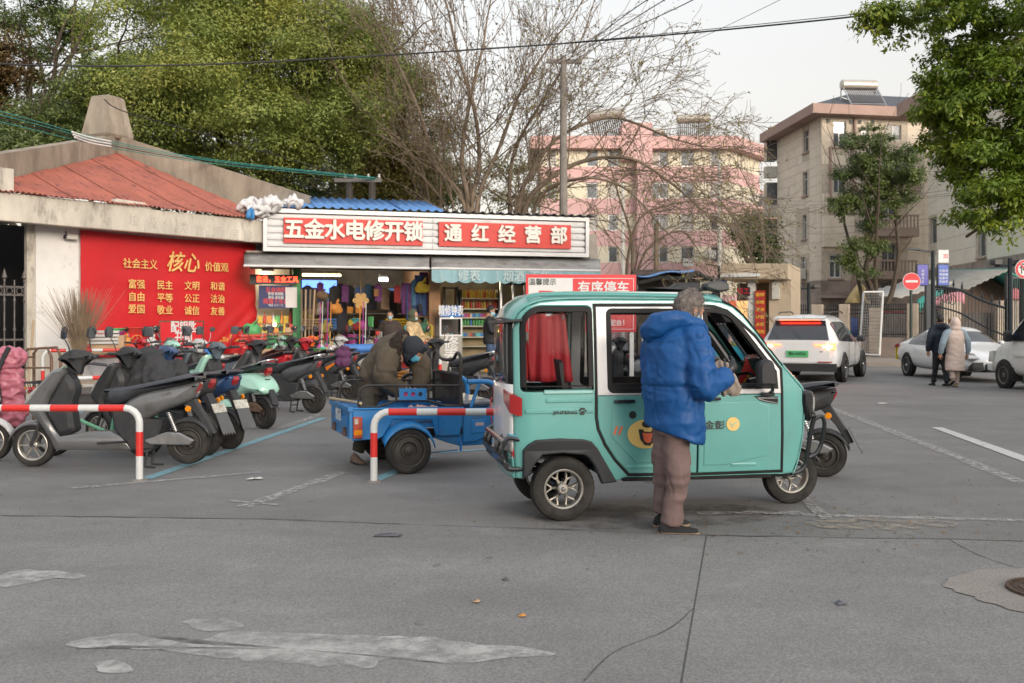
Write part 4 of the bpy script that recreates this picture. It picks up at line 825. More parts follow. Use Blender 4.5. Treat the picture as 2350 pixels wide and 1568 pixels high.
# ---------------- mint green cabin tricycle ----------------
mint=mat('mint_car_paint',(.122,.36,.338),.28,0,var=.05,sc=2,coat=.7,dirt=(.125,.31,.29),dsc=1.5,dth=.55); whp=mat('white_car_paint',(.60,.60,.61),.3,0,var=.03,coat=.5); rub=mat('black_rubber_seal',(.012,.012,.013),.6,var=.1,spec=.25)
flare=mat('dark_grey_trim',(.030,.032,.036),.55,var=.15,sc=6,spec=.3); gls=glassmat('tinted_glass',(.84,.85,.86),.07); tyr=mat('tyre_rubber',(.028,.027,.026),.8,var=.25,sc=8,bump=.3,bsc=60,dirt=(.05,.046,.042),dsc=4,dth=.55,spec=.25)
rim_=mat('cast_rim_silver',(.42,.40,.36),.38,.75,var=.15,sc=10); chrome=mat('chrome',(.6,.6,.6),.12,1,var=.03); tl=mat('red_lamp_lens',(.32,.01,.012),.12,0,var=.15,coat=1); blt=mat('gloss_black_tube',(.012,.013,.016),.2,0,var=.1,coat=.5)
amber=mat('amber_lens',(.70,.24,.01),.2,var=.05); ins=mat('dark_interior',(.03,.03,.032),.8,var=.2); curt=mat('red_curtain',(.48,.03,.04),.7,var=.12,sc=3,trans=.0)
ck=R(9.0); TW=.49; tf=V((math.cos(ck),math.sin(ck),0)); tlv=V((-math.sin(ck),math.cos(ck),0)); to=V((.38,7.53,0))+tlv*(TW-.075)
TF=Fr((to-tlv*TW).to_2d(),(to-tlv*TW+tf*3).to_2d())
T=lambda x,y,o=0:TF.L(x,y,o)
trk=thing('cabin_tricycle','mint green enclosed electric tricycle with white window frames','tricycle',TF.A,ck)
c2=lambda x,y:(1090+.4026*x,602.4+.4026*y); c3=lambda x,y:(1491.7+.3843*x,631.1+.3843*y)
TT=lambda l,o=0:[T(x,y,o) for x,y in l]
zbelt=T(1500,902)[1]
def tfn(co,side=0):
    x,y,z=co; dy=0
    if z>zbelt: dy+=(z-zbelt)*.10
    if z<.62: dy+=(.62-z)*.07
    if x>xn: dy+=(x-xn)*.32
    if x<xrc: dy+=(xrc-x)**2*3.0
    y2=y+dy; return V((x,y2 if not side else 2*TW-y2,z))
xn=T(1797,900)[0]; xrc=T(1225,900)[0]
OUT=[(1186.6,1101),(1182.5,1040),(1181.5,884),(1181.8,760),(1186,738),(1196,718),(1214,703),(1243,692),(1285,688),(1372,686),(1549,687),(1600,688),(1640,690),(1665,693.5),(1690,704),(1712,724),(1737.6,757),(1770,802),(1799,841),(1826,870),(1849,894),(1855,912),(1854,938),(1850,996),(1840,1053),(1826,1088),(1800,1090),(1784,1090)]
low=[(1600,1091),(1440,1097),(1430,1100),(1414,1108),(1382,1111)]
arch=[(1382,1111),(1363.8,1069),(1352,1052),(1339.6,1044),(1291,1040),(1245,1044),(1228,1064),(1212,1092),(1200.7,1101.6)]
OL=TT(OUT); zbot=OL[0][1]
side_out=OL+TT(low)[:1]+[(T(1440,1097)[0],T(1440,1097)[1])]+TT(low[2:4])+TT(arch)
rw=rrect(*[T(1196.7,898)[0],T(1363,703)[0],T(1196.7,899)[1],T(1196.7,703)[1]],[.03,.03,.05,.16],6)
dop=TT([(1368,700),(1560,699.5),(1645,703),(1676,714),(1707,741),(1738,771),(1795,848),(1797,1083),(1600,1090),(1444,1091.6),(1412,1057),(1388,1021),(1372,985),(1368,957)])
cr=[zbelt,.62]; cxs=[xn,xrc,T(1200,900)[0],T(1212,900)[0]]
def inset(o,d):
    b=[];n=len(o); A=sum(o[i][0]*o[(i+1)%n][1]-o[(i+1)%n][0]*o[i][1] for i in range(n)); s=1 if A>0 else -1
    for i in range(n):
        p=V(o[i]); a=V(o[i-1]); c=V(o[(i+1)%n]); d1=(p-a).normalized(); d2=(c-p).normalized(); nn=(V((-d1.y,d1.x))+V((-d2.y,d2.x))); nn=nn.normalized() if nn.length>1e-6 else V((-d1.y,d1.x)); q=p+nn*d*s*min(1.4,1/max(.5,nn.dot(V((-d1.y,d1.x))))); b.append((q.x,q.y))
    return b
fw_=TT([(1622,710),(1652,711),(1672,716),(1688,726),(1722,771),(1757,819),(1781,853),(1783,889),(1622,889)])
rdw=rrect(T(1398,899)[0],T(1590,711)[0],T(1402,899)[1],T(1398,711)[1],.035,4)
for sd in (0,1):
    fn=(lambda co,sd=sd:tfn(co,sd))
    plateobj('side_panel',[side_out,rw,dop],.04,mint,trk,y=.02,bev=.014,fn=fn,crease=cr,cx=cxs)
    # rear quarter window
    ru=plateobj('quarter_window_seal',[rw,inset(rw,.035)],.05,rub,trk,y=.015,fn=fn,cx=cxs)
    plateobj('glass',[inset(rw,.03)],.008,gls,ru,y=.02,bev=.001,fn=fn,cx=cxs)
    # doors: teal skin below the belt, white frame above
    xm=T(1602,900)[0]; g=.006
    dl=[(x,z) for x,z in dop]
    def clip(poly,f):
        out=[]
        for i in range(len(poly)):
            p,q=poly[i-1],poly[i]; a,b=f(p),f(q)
            if (a>=0)!=(b>=0): t=a/(a-b); out.append((p[0]+(q[0]-p[0])*t,p[1]+(q[1]-p[1])*t))
            if b>=0: out.append(q)
        return out
    ds=inset(dop,.012)
    zl=zbelt-.02
    for k,(f,win) in enumerate(((lambda p:xm-g-p[0],rdw),(lambda p:p[0]-xm-g,fw_))):
        full=clip(ds,f); lo=clip(full,lambda p:zl-p[1]); up=clip(full,lambda p:p[1]-zl-.004)
        d=plateobj('door',[lo],.03,mint,trk,y=.012,bev=.008,fn=fn,crease=cr)
        # pressed panel fields
        xs=[p[0] for p in lo]; x0,x1=min(xs)+.12+(.0 if k else .1),max(xs)-.10
        zs_=T(1500,975)[1]; z2=T(1500,925)[1]; z3=T(1500,1045)[1]
        if k==0: x0,x1=T(1395,0)[0],T(1585,0)[0]
        field=[(x0+.03,z2),(x1-.02,z2),(x1,z2-.04),(x1,z3+.02),(x1-.1,z3-.06),(x0+.22,z3-.06),(x0+.02,z3+.15)] if k==0 else [(x0-.08,z2+.0),(x1-.1,z2),(x1,z2-.03),(x1,z3-.02),(x1-.15,z3-.05),(x0+.1,z3-.09),(x0-.08,z3-.09)]
        plateobj('pressed_field',[field],.022,mint,d,y=.002,bev=.009,fn=fn,crease=[.62])
        zr=T(1500,1076)[1]; plateobj('pressed_rib',[rrect(x0+.14,x1-.1,zr,zr+.03,.012)],.022,mint,d,y=.002,bev=.009,fn=fn)
        w=plateobj('window_frame',[up,win],.03,whp,trk,y=.012,bev=.006,fn=fn,crease=cr)
        plateobj('window_seal',[inset(win,-.012),inset(win,.028)],.04,rub,w,y=.01,bev=.006,fn=fn)
        if k==0:
            plateobj('pane',[inset(win,.02)],.006,gls,w,y=.018,bev=.001,fn=fn)
            plateobj('window_channel',[rrect(win[0][0]+.0,T(1590,0)[0]-.02,T(1402,894)[1],T(1402,880)[1],.005)],.03,rub,w,y=.012,fn=fn)
        if k==0: hb=[(T(1408,925)[0],T(1408,925)[1],T(1456,918)[0],T(1456,917)[1])]
        else: hb=[(T(1627,918)[0],T(1627,919)[1],T(1652,911)[0],T(1652,911)[1])]
        for (a,z0h,b_,z1h) in hb: plateobj('handle',[rrect(a,b_,z0h,z1h,.009,3)],.03,blt,d,y=-.022,bev=.008,fn=fn)
    plateobj('door_seal',[inset(dop,-.010),inset(dop,.011)],.03,rub,trk,y=.012,bev=.004,fn=fn,crease=cr)
    # B pillar inside
    plateobj('pillar',[[(xm-.03,zbot+.1),(xm+.03,zbot+.1),(xm+.03,T(0,700)[1]),(xm-.03,T(0,700)[1])]],.04,ins,trk,y=.05,fn=fn,crease=cr)
    fl=TT([(1200.7,1034),(1212,1020),(1229,1009.8),(1283,1006),(1339,1008),(1357,1013),(1370,1028),(1416,1106),(1382,1111)])+TT(arch[1:])
    plateobj('wheel_arch_flare',[fl],.06,flare,trk,y=-.005,bev=.012,fn=fn,crease=[.62])
    # waist ribs on the rear quarter
    z1_=T(1240,919)[1]
    for py,px0 in ((914,1247),(935,1252),(962,1205)):
        z=T(0,py)[1]; plateobj('waist_rib',[rrect(T(px0,0)[0],T(1362,0)[0],z-.018,z+.018,.012)],.02,mint,trk,y=.0,bev=.009,fn=fn,cx=cxs)
    plateobj('sill_bumper',[rrect(T(1432,0)[0],T(1776,0)[0],T(1600,1103)[1],T(1600,1092)[1],.01)],.05,rub,trk,y=.04,bev=.006,fn=fn)
# skins over rear, roof, windscreen and nose
CL=OL; 
def skin(name,i0,i1,m,bul=.07,inn=.0,parent=trk,sub=5,ny=20,t0=-1,t1=1,off=0):
    pts=spline(CL,sub); a,b=i0*sub,i1*sub; rings=[]; cxm=sum(p[0] for p in CL)/len(CL); vs=[];fs=[]
    n=len(pts)
    for i in range(a,b+1):
        x,z=pts[min(i,n-1)]; p=V(pts[max(i-1,0)]); q=V(pts[min(i+1,n-1)]); d=(q-p).normalized(); nx,nz=-d.y,d.x   # outline runs rear-bottom up and over to the front
        ye=tfn(V((x,0,z))).y+.012
        for j in range(ny+1):
            t=t0+(t1-t0)*j/ny; y=TW+t*(TW-ye); k=bul*(1-abs(t)**3.2)-inn+off; vs.append((x+nx*k,y,z+nz*k))
    m_=ny+1
    for i in range(b-a):
        for j in range(ny): fs.append((i*m_+j,i*m_+j+1,(i+1)*m_+j+1,(i+1)*m_+j))
    q=MB(); q.add(vs,fs); o=q.build(name,m,parent,ang=180); md=o.modifiers.new('s','SOLIDIFY'); md.thickness=.012; md.offset=-1; return o
skin('rear_lower_skirt',0,1,mint,.03); skin('rear_panel',1,2,whp,.055); 
rwn=skin('rear_window',2,4,rub,.045); skin("glass",2,4,mat('rear_glass',(.05,.055,.06),.05,var=.1,spec=1),.052,t0=-.86,t1=.86,parent=rwn)
skin('roof',4,13,mint,.06); ws=skin('windscreen_surround',13,18,rub,.03,t0=-1,t1=-.86,ny=5); skin('windscreen_surround',13,18,rub,.03,t0=.86,t1=1,ny=5); skin('windscreen_header',12,13,mint,.062); skin('windscreen',13,18,gls,.032,t0=-.88,t1=.88,parent=ws)
skin('nose',18,25,mint,.07); skin('nose_badge_panel',20,23,whp,.082,t0=-.3,t1=.3)
# roof ribs, rails, solar visor, speakers of the roof
zr=T(1400,686)[1]
for sd in (0,1):
    fy=lambda y:y if sd==0 else 2*TW-y
    for k,(y,h) in enumerate(((.075,.028),(.12,.042))):
        b=MB(); b.tube(spline([(T(1215,0)[0],fy(y+.02),zr-.04+h),(T(1250,0)[0],fy(y),zr+h),(T(1400,0)[0],fy(y),zr+h+.004),(T(1600,0)[0],fy(y),zr+h-.01),(T(1650,0)[0],fy(y+.02),zr-.02+h-.02)],5),.010,6); b.build('roof_rib',mint,trk)
    y0=.16; zz0,zz1=T(1400,684,y0)[1],T(1400,670,y0)[1]
    def railp(x0,x1,m,taper=0):
        b=MB(); xx0,xx1=T(x0,0,y0)[0],T(x1,0,y0)[0]
        o=[(xx0,zz0-.03),(xx1,zz0-.03),(xx1,zz1),(xx0,zz1)] if not taper else ([(xx0,zz0-.06),(xx1,zz0-.03),(xx1,zz1+.002),(xx0+.13,zz1-.01),(xx0+.05,zz0+.02)] if taper==1 else [(xx0,zz0-.03),(xx1,zz0-.08),(xx1-.05,zz0-.01),(xx1-.14,zz1-.015),(xx0,zz1+.002)])
        b.slab(o,*sorted((fy(y0-.02),fy(y0+.03))),.008); b.build('roof_rail',m,trk)
    railp(1300,1555,whp); railp(1226,1299,flare,1); railp(1556,1652,flare,2)
b=MB(); xa,xb=T(1478,0,.5)[0],T(1600,0,.5)[0]; z=T(1500,659,.4)[1]
b.slab([(xa,z-.012),(xa+.15,z+.0),(xb,z-.002),(xb+.03,z-.03),(xb-.1,z-.03)],.3,.85,.006); b.slab([(xa+.05,z-.07),(xb,z-.07),(xb-.05,z-.02),(xa+.1,z-.02)],.4,.75,.006); b.build('roof_hatch',flare,trk)
b=MB(); x0,z0_=T(1583,664,.75); b.slab(spline([(x0-.18,z0_-.02),(x0-.14,z0_+.04),(x0+.05,z0_+.05),(x0+.05,z0_),(x0+.04,z0_-.03)],3,True),.65,.80,.015); b.build('roof_lamp',flare,trk)
x0,z0_=T(1641,661,.3); b=MB(); b.slab(spline([(-.14,.02),(-.12,.055),(.0,.075),(.1,.06),(.14,.02),(.13,-.03),(.02,-.045),(-.12,-.01)],3,True),-.10,.10,.02); o=b.build('loudspeaker_horn',mat('speaker_grey',(.05,.052,.056),.5,var=.1),trk); o.location=(x0,.3,z0_); o.scale=(.68,.68,.72)
b=MB(); b.slab([(.125,-.025),(.145,-.022),(.145,.035),(.13,.05)],-.085,.085,.006); b.build('lens',chrome,o); b=MB(); b.tube([(0,0,-.05),(.01,0,-.12)],[.045,.03],8); b.slab([(-.14,-.20),(.14,-.24),(.12,-.16),(.03,-.10),(-.03,-.10),(-.12,-.15)],-.06,.06,.01); b.build('base',flare,o)
# wheels
def wheel(par,x,y,r,w,name='wheel',rm=None,sp=6,side=-1,rr=.62,style='y',M=None):
    X=Matrix.Translation((x,y,r))@rotm(90) if M is None else M
    b=MB(); k=rr*r; pr=[(k,-w*.42),(k+.02*r/.24,-w*.5),(r*.86,-w*.52),(r*.965,-w*.42),(r,-w*.25),(r,-.003),(r*.99,0),(r,.003),(r,w*.25),(r*.965,w*.42),(r*.86,w*.52),(k+.02*r/.24,w*.5),(k,w*.42)]; b.lathe(pr,X,40)
    # tread blocks on the shoulder
    for i in range(36):
        a=2*PI*i/36
        for s in (-1,1): b.add([X@V((q*math.cos(a+da),q*math.sin(a+da),s*h)) for q,da,h in ((r*.955,-.03,w*.465),(r*.955,.05,w*.465),(r*1.004,.05,w*.25),(r*1.004,-.03,w*.25),(r*.94,-.03,w*.40),(r*.94,.05,w*.40),(r*.97,.05,w*.2),(r*.97,-.03,w*.2))],[(0,1,2,3),(0,3,7,4),(1,5,6,2),(0,4,5,1)])
    wt=b.build(name,tyr,par,ang=40); rm=rm or rim_
    b=MB(); b.lathe([(k*1.01,-w*.44),(k*.97,-w*.47),(k*.90,-w*.42),(k*.86,-w*.2),(k*.86,w*.2),(k*.90,w*.42),(k*.97,w*.47),(k*1.01,w*.44)],X,36)
    if style=='disc': b.lathe([(k*.86,-w*.25),(k*.55,-w*.30),(k*.45,-w*.12),(k*.0,-w*.12)],X,30); b.lathe([(k*.86,w*.25),(k*.55,w*.30),(k*.45,w*.12),(k*.0,w*.12)],X,30)
    else:
        for i in range(sp):
            a=2*PI*i/sp; M2=X@Matrix.Rotation(a,4,'Z')
            for s in ((-1,1) if style=='y' else (0,)):
                pts=[(k*.22,-w*.30),(k*.5,-w*.33),(k*.68,-w*.33),(k*.90,-w*.30)]; off=[.0,.0,.10,.22]; wd=[.16,.14,.09,.10] if style=='y' else [.13,.10,.09,.13]
                vs=[];
                for (q,h),o_,ww in zip(pts,off,wd):
                    c=s*o_*k*1.3
                    vs.append([M2@V((q,c-ww*k*.5,h)),M2@V((q,c+ww*k*.5,h)),M2@V((q,c+ww*k*.4,h+w*.22)),M2@V((q,c-ww*k*.4,h+w*.22))])
                b.loft(vs)
    b.lathe([(k*.0,-w*.36),(k*.2,-w*.36),(k*.28,-w*.28),(k*.28,w*.28),(k*.2,w*.36),(0,w*.36)],X,20)
    ri=b.build('rim',rm,wt,ang=35)
    b=MB(); b.lathe([(0,-w*.46),(k*.10,-w*.45),(k*.14,-w*.38),(k*.14,w*.38),(k*.10,w*.45),(0,w*.46)],X,14); b.build('hub_cap',chrome if style!='disc' else rm,wt)
    for i in range(4):
        a=PI/4+PI/2*i; b=MB(); b.lathe([(0,-w*.40),(k*.05,-w*.40),(k*.06,-w*.34)],X@Matrix.Translation((k*.34*math.cos(a),k*.34*math.sin(a),0)),8); b.build('wheel_nut',mat('rusty_nut',(.22,.13,.08),.6,.5,var=.2),wt)
    return wt
rr_=(T(1290,1050)[1])/2*1.0
wheel(trk,0,.075,.243,.135); wheel(trk,0,2*TW-.075,.243,.135)
fx=T(1812,1095,TW)[0]; wheel(trk,fx,TW,.232,.105,sp=5)
# front fender, fork, bull bar
b=MB(); n=14
for i in range(n):
    pass
rings=[]
for i in range(n+1):
    a=R(20+150*i/n); q=.268; rings.append([(fx+q*math.cos(a)+0,TW+yy,.232+q*math.sin(a)-dz) for yy,dz in ((-.075,.03),(-.06,.005),(0,-.008),(.06,.005),(.075,.03))])
b.loft(rings,False,False); o=b.build('front_fender',blt,trk,ang=180); o.modifiers.new('s','SOLIDIFY').thickness=.006
b=MB()
for s in (-1,1): b.tube([(fx,TW+s*.085,.232),(fx-.1,TW+s*.085,.62)],.022,8)
b.build('fork',blt,trk)
for s in (0,1):
    yy=.13 if s==0 else 2*TW-.13
    q=lambda px,py,o=yy:(T(px,py,.13)[0],yy,T(px,py,.13)[1])
    b=MB(); b.tube(spline([q(1762,1086),q(1800,1089),q(1832,1083),q(1848,1068),q(1853,1040),q(1862,985),q(1868,960),q(1866,950),(q(1853,944)[0],yy+(.06 if s==0 else -.06),q(0,944)[2])],5),.019,8); b.build('bull_bar',blt,trk)
    b=MB(); b.tube(spline([q(1866,965),q(1880,956),q(1888,958),q(1892,975),q(1886,1015),q(1874,1040),q(1856,1050)],5),.017,8); b.build('bull_bar',blt,trk)
    # headlight
    hx,hz=T(1857,925,.12); b=MB(); b.slab(spline([(-.055,.1),(.0,.115),(.035,.09),(.04,0),(.025,-.09),(-.0,-.13),(-.03,-.08),(-.055,0)],3,True),-.10,.04,.02); o=b.build('headlight',blt,trk); o.location=(hx-.03,.14 if s==0 else 2*TW-.14,hz-.01); 
    b=MB(); b.slab(spline([(-.02,.09),(.02,.10),(.05,.06),(.052,-.02),(.03,-.10),(.01,-.05),(.0,.02)],3,True),-.09,.03,.02); b.build('lens',mat('headlamp_lens',(.42,.42,.40),.08,.3,var=.3,sc=20,coat=1),o)
b=MB(); b.tube([(T(1868,955,.13)[0],.13,T(1868,955,.13)[1]),(T(1868,955,.13)[0]+.02,2*TW-.13,T(1868,955,.13)[1])],.017,8); b.build('bull_bar',blt,trk)
# chassis, axle, underfloor
b=MB(); b.box(.3,T(1780,0)[0],.15,2*TW-.15,zbot+.0,zbot+.09); b.box(-.42,.3,.2,2*TW-.2,.45,.52); b.build('floor_pan',ins,trk)
b=MB(); b.tube([(0,.1,.243),(0,2*TW-.1,.243)],.05,8); b.sph((0,TW,.25),.13,10); b.build('rear_axle',blt,trk)
b=MB()
for y in (.28,2*TW-.28): b.tube([(-.35,y,.4),(.0,y,.32),(.35,y,.38)],.02,6); b.tube([(.3,y,.42),(2.0,y,.36)],.022,6)
b.tube([(T(1555,0)[0],.12,.33),(T(1555,0)[0],.12,.27)],.015,6); b.tube([(T(1720,1108)[0],.2,T(0,1108)[1]),(T(1750,1095)[0],.2,T(0,1095)[1])],.012,6); b.box(T(1706,0)[0],T(1722,0)[0],.13,.2,T(0,1112)[1],T(0,1096)[1]); b.box(T(1428,0)[0],T(1445,0)[0],.06,.16,T(0,1128)[1],T(0,1098)[1]); b.build('chassis',blt,trk)
# rear lamps, bumper, handle, spoiler
for s in (0,1):
    my=lambda y:y if s==0 else 2*TW-y
    x0=OL[1][0]; z=T(1160,922,.1)[1]; b=MB(); b.loft([[(x0+.02,my(.00),z-.10),(x0+.05,my(-.004),z-.10),(x0+.05,my(-.004),z+.03),(x0+.02,my(.0),z+.045)],[(x0-.035,my(.05),z-.08),(x0,my(.05),z-.08),(x0,my(.05),z+.06),(x0-.035,my(.05),z+.06)],[(x0-.06,my(.20),z-.0),(x0-.03,my(.2),z-.02),(x0-.03,my(.2),z+.09),(x0-.06,my(.2),z+.09)]]); b.build('tail_light',tl,trk)
    b=MB(); b.sph((x0+.0,my(.10),T(0,1068)[1]),(.02,.035,.05),8); b.build('reflector',tl,trk)
bx=T(1172,1040,.1)[0]-.02; zt,zm=T(0,1028,.1)[1],T(0,1092,.1)[1]
for k,y in enumerate((.05,.26,.72,.93)):
    b=MB(); b.tube(spline([(bx+.12,y,zt-.02),(bx+.0,y,zt+.01),(bx-.05,y,zt-.05),(bx-.06,y,zm+.08),(bx-.01,y,zm-.02),(bx+.1,y,zm-.03)],5),.02,8); b.build('bumper_hoop',blt,trk)
for z,x in ((zt-.02,bx-.04),(zm+.06,bx-.06),(zm+.0,bx-.03)): b=MB(); b.tube([(x,.0,z),(x,2*TW,z)],.022,8); b.build('bumper_bar',blt,trk)
b=MB(); b.box(bx+.0,bx+.15,.04,2*TW-.04,zt+.01,zt+.035); b.build('blue_cover',mat('faded_blue_cloth',(.08,.27,.36),.8,var=.3,sc=10),trk)
b=MB(); b.slab([(OL[4][0]-.09,OL[4][1]-.01),(OL[4][0]+.05,OL[4][1]+.0),(OL[4][0]+.05,OL[4][1]+.02),(OL[4][0]-.08,OL[4][1]+.012)],.03,2*TW-.03,.004); b.build('rear_visor',flare,trk)
x,z=T(1153,874,.3); b=MB(); b.sph((x,.5,z),(.03,.07,.025),8); b.build('rear_latch',blt,trk)
# wing mirror
mx_,mz=T(1757,858,-.12); b=MB(); b.slab(spline([(-.07,.0),(-.072,.10),(-.055,.15),(.0,.17),(.04,.155),(.06,.10),(.075,-.02),(.0,-.03),(-.06,-.03)],4,True),-.07,.03,.022); o=b.build('wing_mirror',flare,trk); o.location=(mx_-.01,-.13,mz-.06)
b=MB(); b.tube([(.06,0,-.01),(.075,.03,-.07),(.075,.09,-.095)],.014,8); b.slab(rrect(.02,.11,-.115,-.085,.012),.06,.13,.005); b.build('mirror_arm',blt,o)
# door vent trim, decals
def dec(name,outl,m,y=-.0145,par=trk): return plateobj(name,outl,.003,m,par,y=y,bev=.0005,fn=lambda co:tfn(co,0))
vt=c3; pts=lambda l:[T(*c3(*p)) for p in l]
dec('vent_trim',[pts([(620,724),(762,726),(762,772),(700,762),(655,752)])],rub,y=-.006); dec('vent_trim_edge',[pts([(634,729),(762,734),(762,739),(652,738),(700,752),(762,764),(762,770),(690,756),(650,746)])],chrome,y=-.0085)
cen=lambda x,y,r,n=28:[(T(x,y)[0]+r*math.cos(2*PI*k/n),T(x,y)[1]+r*math.sin(2*PI*k/n)) for k in range(n)]
yel=mat('decal_yellow',(.72,.50,.16),.5,var=.03); dblk=mat('decal_black',(.015,.018,.02),.5,var=0); dor=mat('decal_orange',(.72,.14,.06),.5,var=.03)
dy=-.0125
cxx,cyy=1481,996; r0=.110; cc_=T(cxx,cyy)
dec('face_decal',[[(cc_[0]+r0*1.3*math.cos(2*PI*k/36),cc_[1]+r0*math.sin(2*PI*k/36)) for k in range(36)]],yel,y=dy)
dec('eye_decal',[cen(1451,952,.029)],dblk,y=dy)
q=[T(1464,985),T(1474,985),T(1477,990),T(1493,991),T(1496,985),T(1506,985),T(1502,1010),T(1490,1023),T(1478,1021),T(1468,1008)]
dec('mouth_decal',[q],dblk,y=dy-.003); dec('tongue_decal',[[T(1473,993),T(1497,994),T(1492,1014),T(1485,1017),T(1477,1012)]],dor,y=dy-.006)
dec('nose_decal',[[(T(1485,973)[0]+.045*math.cos(t),T(1485,973)[1]+.028*math.sin(t)) for t in [2*PI*k/20 for k in range(20)]]],dblk,y=dy-.003)
for k in (0,1): x,z=T(1412+k*11,988); dec('cheek_decal',[[(x-.008+.012,z+.032),(x+.008+.012,z+.032),(x+.008-.012,z-.032),(x-.008-.012,z-.032)]],dor,y=dy)
def dtx(s,px,py,hp,m,sx=1,y=-.006,off=.02): x,z=T(px,py); h=T(px,py-hp)[1]-z; text('lettering',s,h,m,trk,(x,tfn(V((x,y,z))).y,z),ext=.0008,off=off,sx=sx)
dtx('JINPENG',1297,947,9.5,dblk,1.4,y=-.013,off=.03); dtx('金彭',1639,977,19,dblk,1.2,y=-.014,off=.03)
x,z=T(1336,944); 
for dx,dz,r in ((0,-.012,.016),(-.022,.008,.008),(-.008,.02,.009),(.010,.018,.009),(.024,.004,.008)): dec('paw_decal',[[(x+dx+r*1.1*math.cos(2*PI*k/12),z+dz+r*math.sin(2*PI*k/12)) for k in range(12)]],dblk,y=-.013)
dec('round_logo',[cen(1681,973,.053)],yel,y=-.0135); x,z=T(1681,973); lt=mat('decal_mint',(.35,.50,.38),.5,var=0)
dec('wing_logo',[[(x-.03,z+.012),(x-.018,z+.012),(x-.006,z-.016),(x+.006,z+.006),(x+.036,z+.026),(x+.028,z+.01),(x+.02,z+.002),(x+.004,z-.01),(x-.006,z-.03)]],lt,y=-.0165)
# inside: seats, curtains, bars, dashboard, flags
seatm=mat('black_vinyl',(.02,.02,.022),.45,var=.15)
b=MB(); b.slab(rrect(.1,.6,.55,.75,.06),.12,2*TW-.12,.04); b.slab([(.02,.7),(.14,.7),(.05,1.22),(-.05,1.22)],.12,2*TW-.12,.03); b.build('bench_seat',seatm,trk)
b=MB(); b.slab(rrect(1.15,1.5,.5,.72,.06),.3,.85,.04); b.slab([(1.1,.7),(1.2,.7),(1.12,1.12),(1.03,1.12)],.32,.83,.03); b.build('driver_seat',seatm,trk)
def curtain(px0,px1,px0b,px1b,pyt,pyb,y,n=26,name='curtain'):
    vs=[];fs=[]; 
    for i in range(n+1):
        u=i/n
        for k in range(9):
            w=k/8; x=T(px0+(px1-px0)*u+((px0b-px0)+((px1b-px1)-(px0b-px0))*u)*w,0,y)[0]; z=T(0,pyt,y)[1]+(T(0,pyb,y)[1]-T(0,pyt,y)[1])*w+ (.02*math.sin(u*9) if k==0 else 0); vs.append((x,y+.035*math.sin(u*11+.8*w)*(.4+w*.6)+.01*math.sin(u*31+w*3),z))
    for i in range(n):
        for k in range(8): a=i*9+k; fs.append((a,a+9,a+10,a+1))
    q=MB(); q.add(vs,fs); o=q.build(name,curt,trk,ang=180); o.modifiers.new('s','SOLIDIFY').thickness=.003
curtain(1214,1294,1214,1314,718,888,.13); curtain(1202,1211,1202,1219,790,884,.14,8)
curtain(1545,1562,1524,1535,716,760,.86,8); curtain(1524,1545,1518,1532,758,880,.86,8)
b=MB(); b.tube([(T(1206,0,.1)[0],.11,T(0,716,.1)[1]),(T(1310,0,.1)[0],.11,T(0,718,.1)[1])],.004,5); b.tube([T(1293,0,.1)[:1]+(.11,)+T(0,722,.1)[1:],T(1293,0,.1)[:1]+(.11,)+T(0,732,.1)[1:]],.012,6); b.build('curtain_rod',chrome,trk)
b=MB(); x0=T(1784,0)[0]; b.slab([(x0-.05,.95),(x0+.1,1.02),(x0+.22,.9),(x0+.1,.6),(x0-.02,.6)],.12,2*TW-.12,.03); b.build('dashboard',ins,trk)
hx,hz=T(1722,868,.35); b=MB()
for s in (-1,1): b.tube(spline([(hx+.12,TW,hz-.1),(hx+.12,TW+s*.14,hz+.02),(hx,TW+s*.27,hz)],4),.013,7); b.tube([(hx+.01,TW+s*.27,hz),(hx-.10,TW+s*.34,hz-.01)],.019,8)
b.tube([(hx+.12,TW,hz-.1),(hx+.25,TW,hz-.5)],.025,8); b.build('handlebar',blt,trk)
# pennant and round plaque on the dashboard, rear view mirror
fm=mat('pennant_red',(.55,.03,.025),.6,var=.08); x,z=T(1713,852,.75); fl_=MB(); fl_.slab([(-.10,-.13),(.15,-.13),(.0,.13)],-.004,.004,.002); o=fl_.build('red_pennant',fm,trk); o.location=(x,.75,z-.02); text('hammer_and_sickle','☭',.10,mat('pennant_gold',(.75,.45,.05),.5,var=0),o,(.01,-.007,-.04),ext=.001,off=.02)
x,z=T(1726,828,.85); q=MB(); q.lathe([(0,-.01),(.07,-.01),(.075,0),(.07,.01)],rotm(90),24); o=q.build('round_plaque',mat('plaque_maroon',(.20,.02,.02),.4,var=.1),trk); o.location=(x,.85,z); text('hammer_and_sickle','☭',.06,MATS['pennant_gold'],o,(0,-.013,0),ext=.001)
x,z=T(1658,728,.45); q=MB(); q.slab([(-.07,.05),(.02,.05),(.10,-.04),(.0,-.05)],-.12,.12,.012); o=q.build('rear_view_mirror',ins,trk); o.location=(x,.5,z)
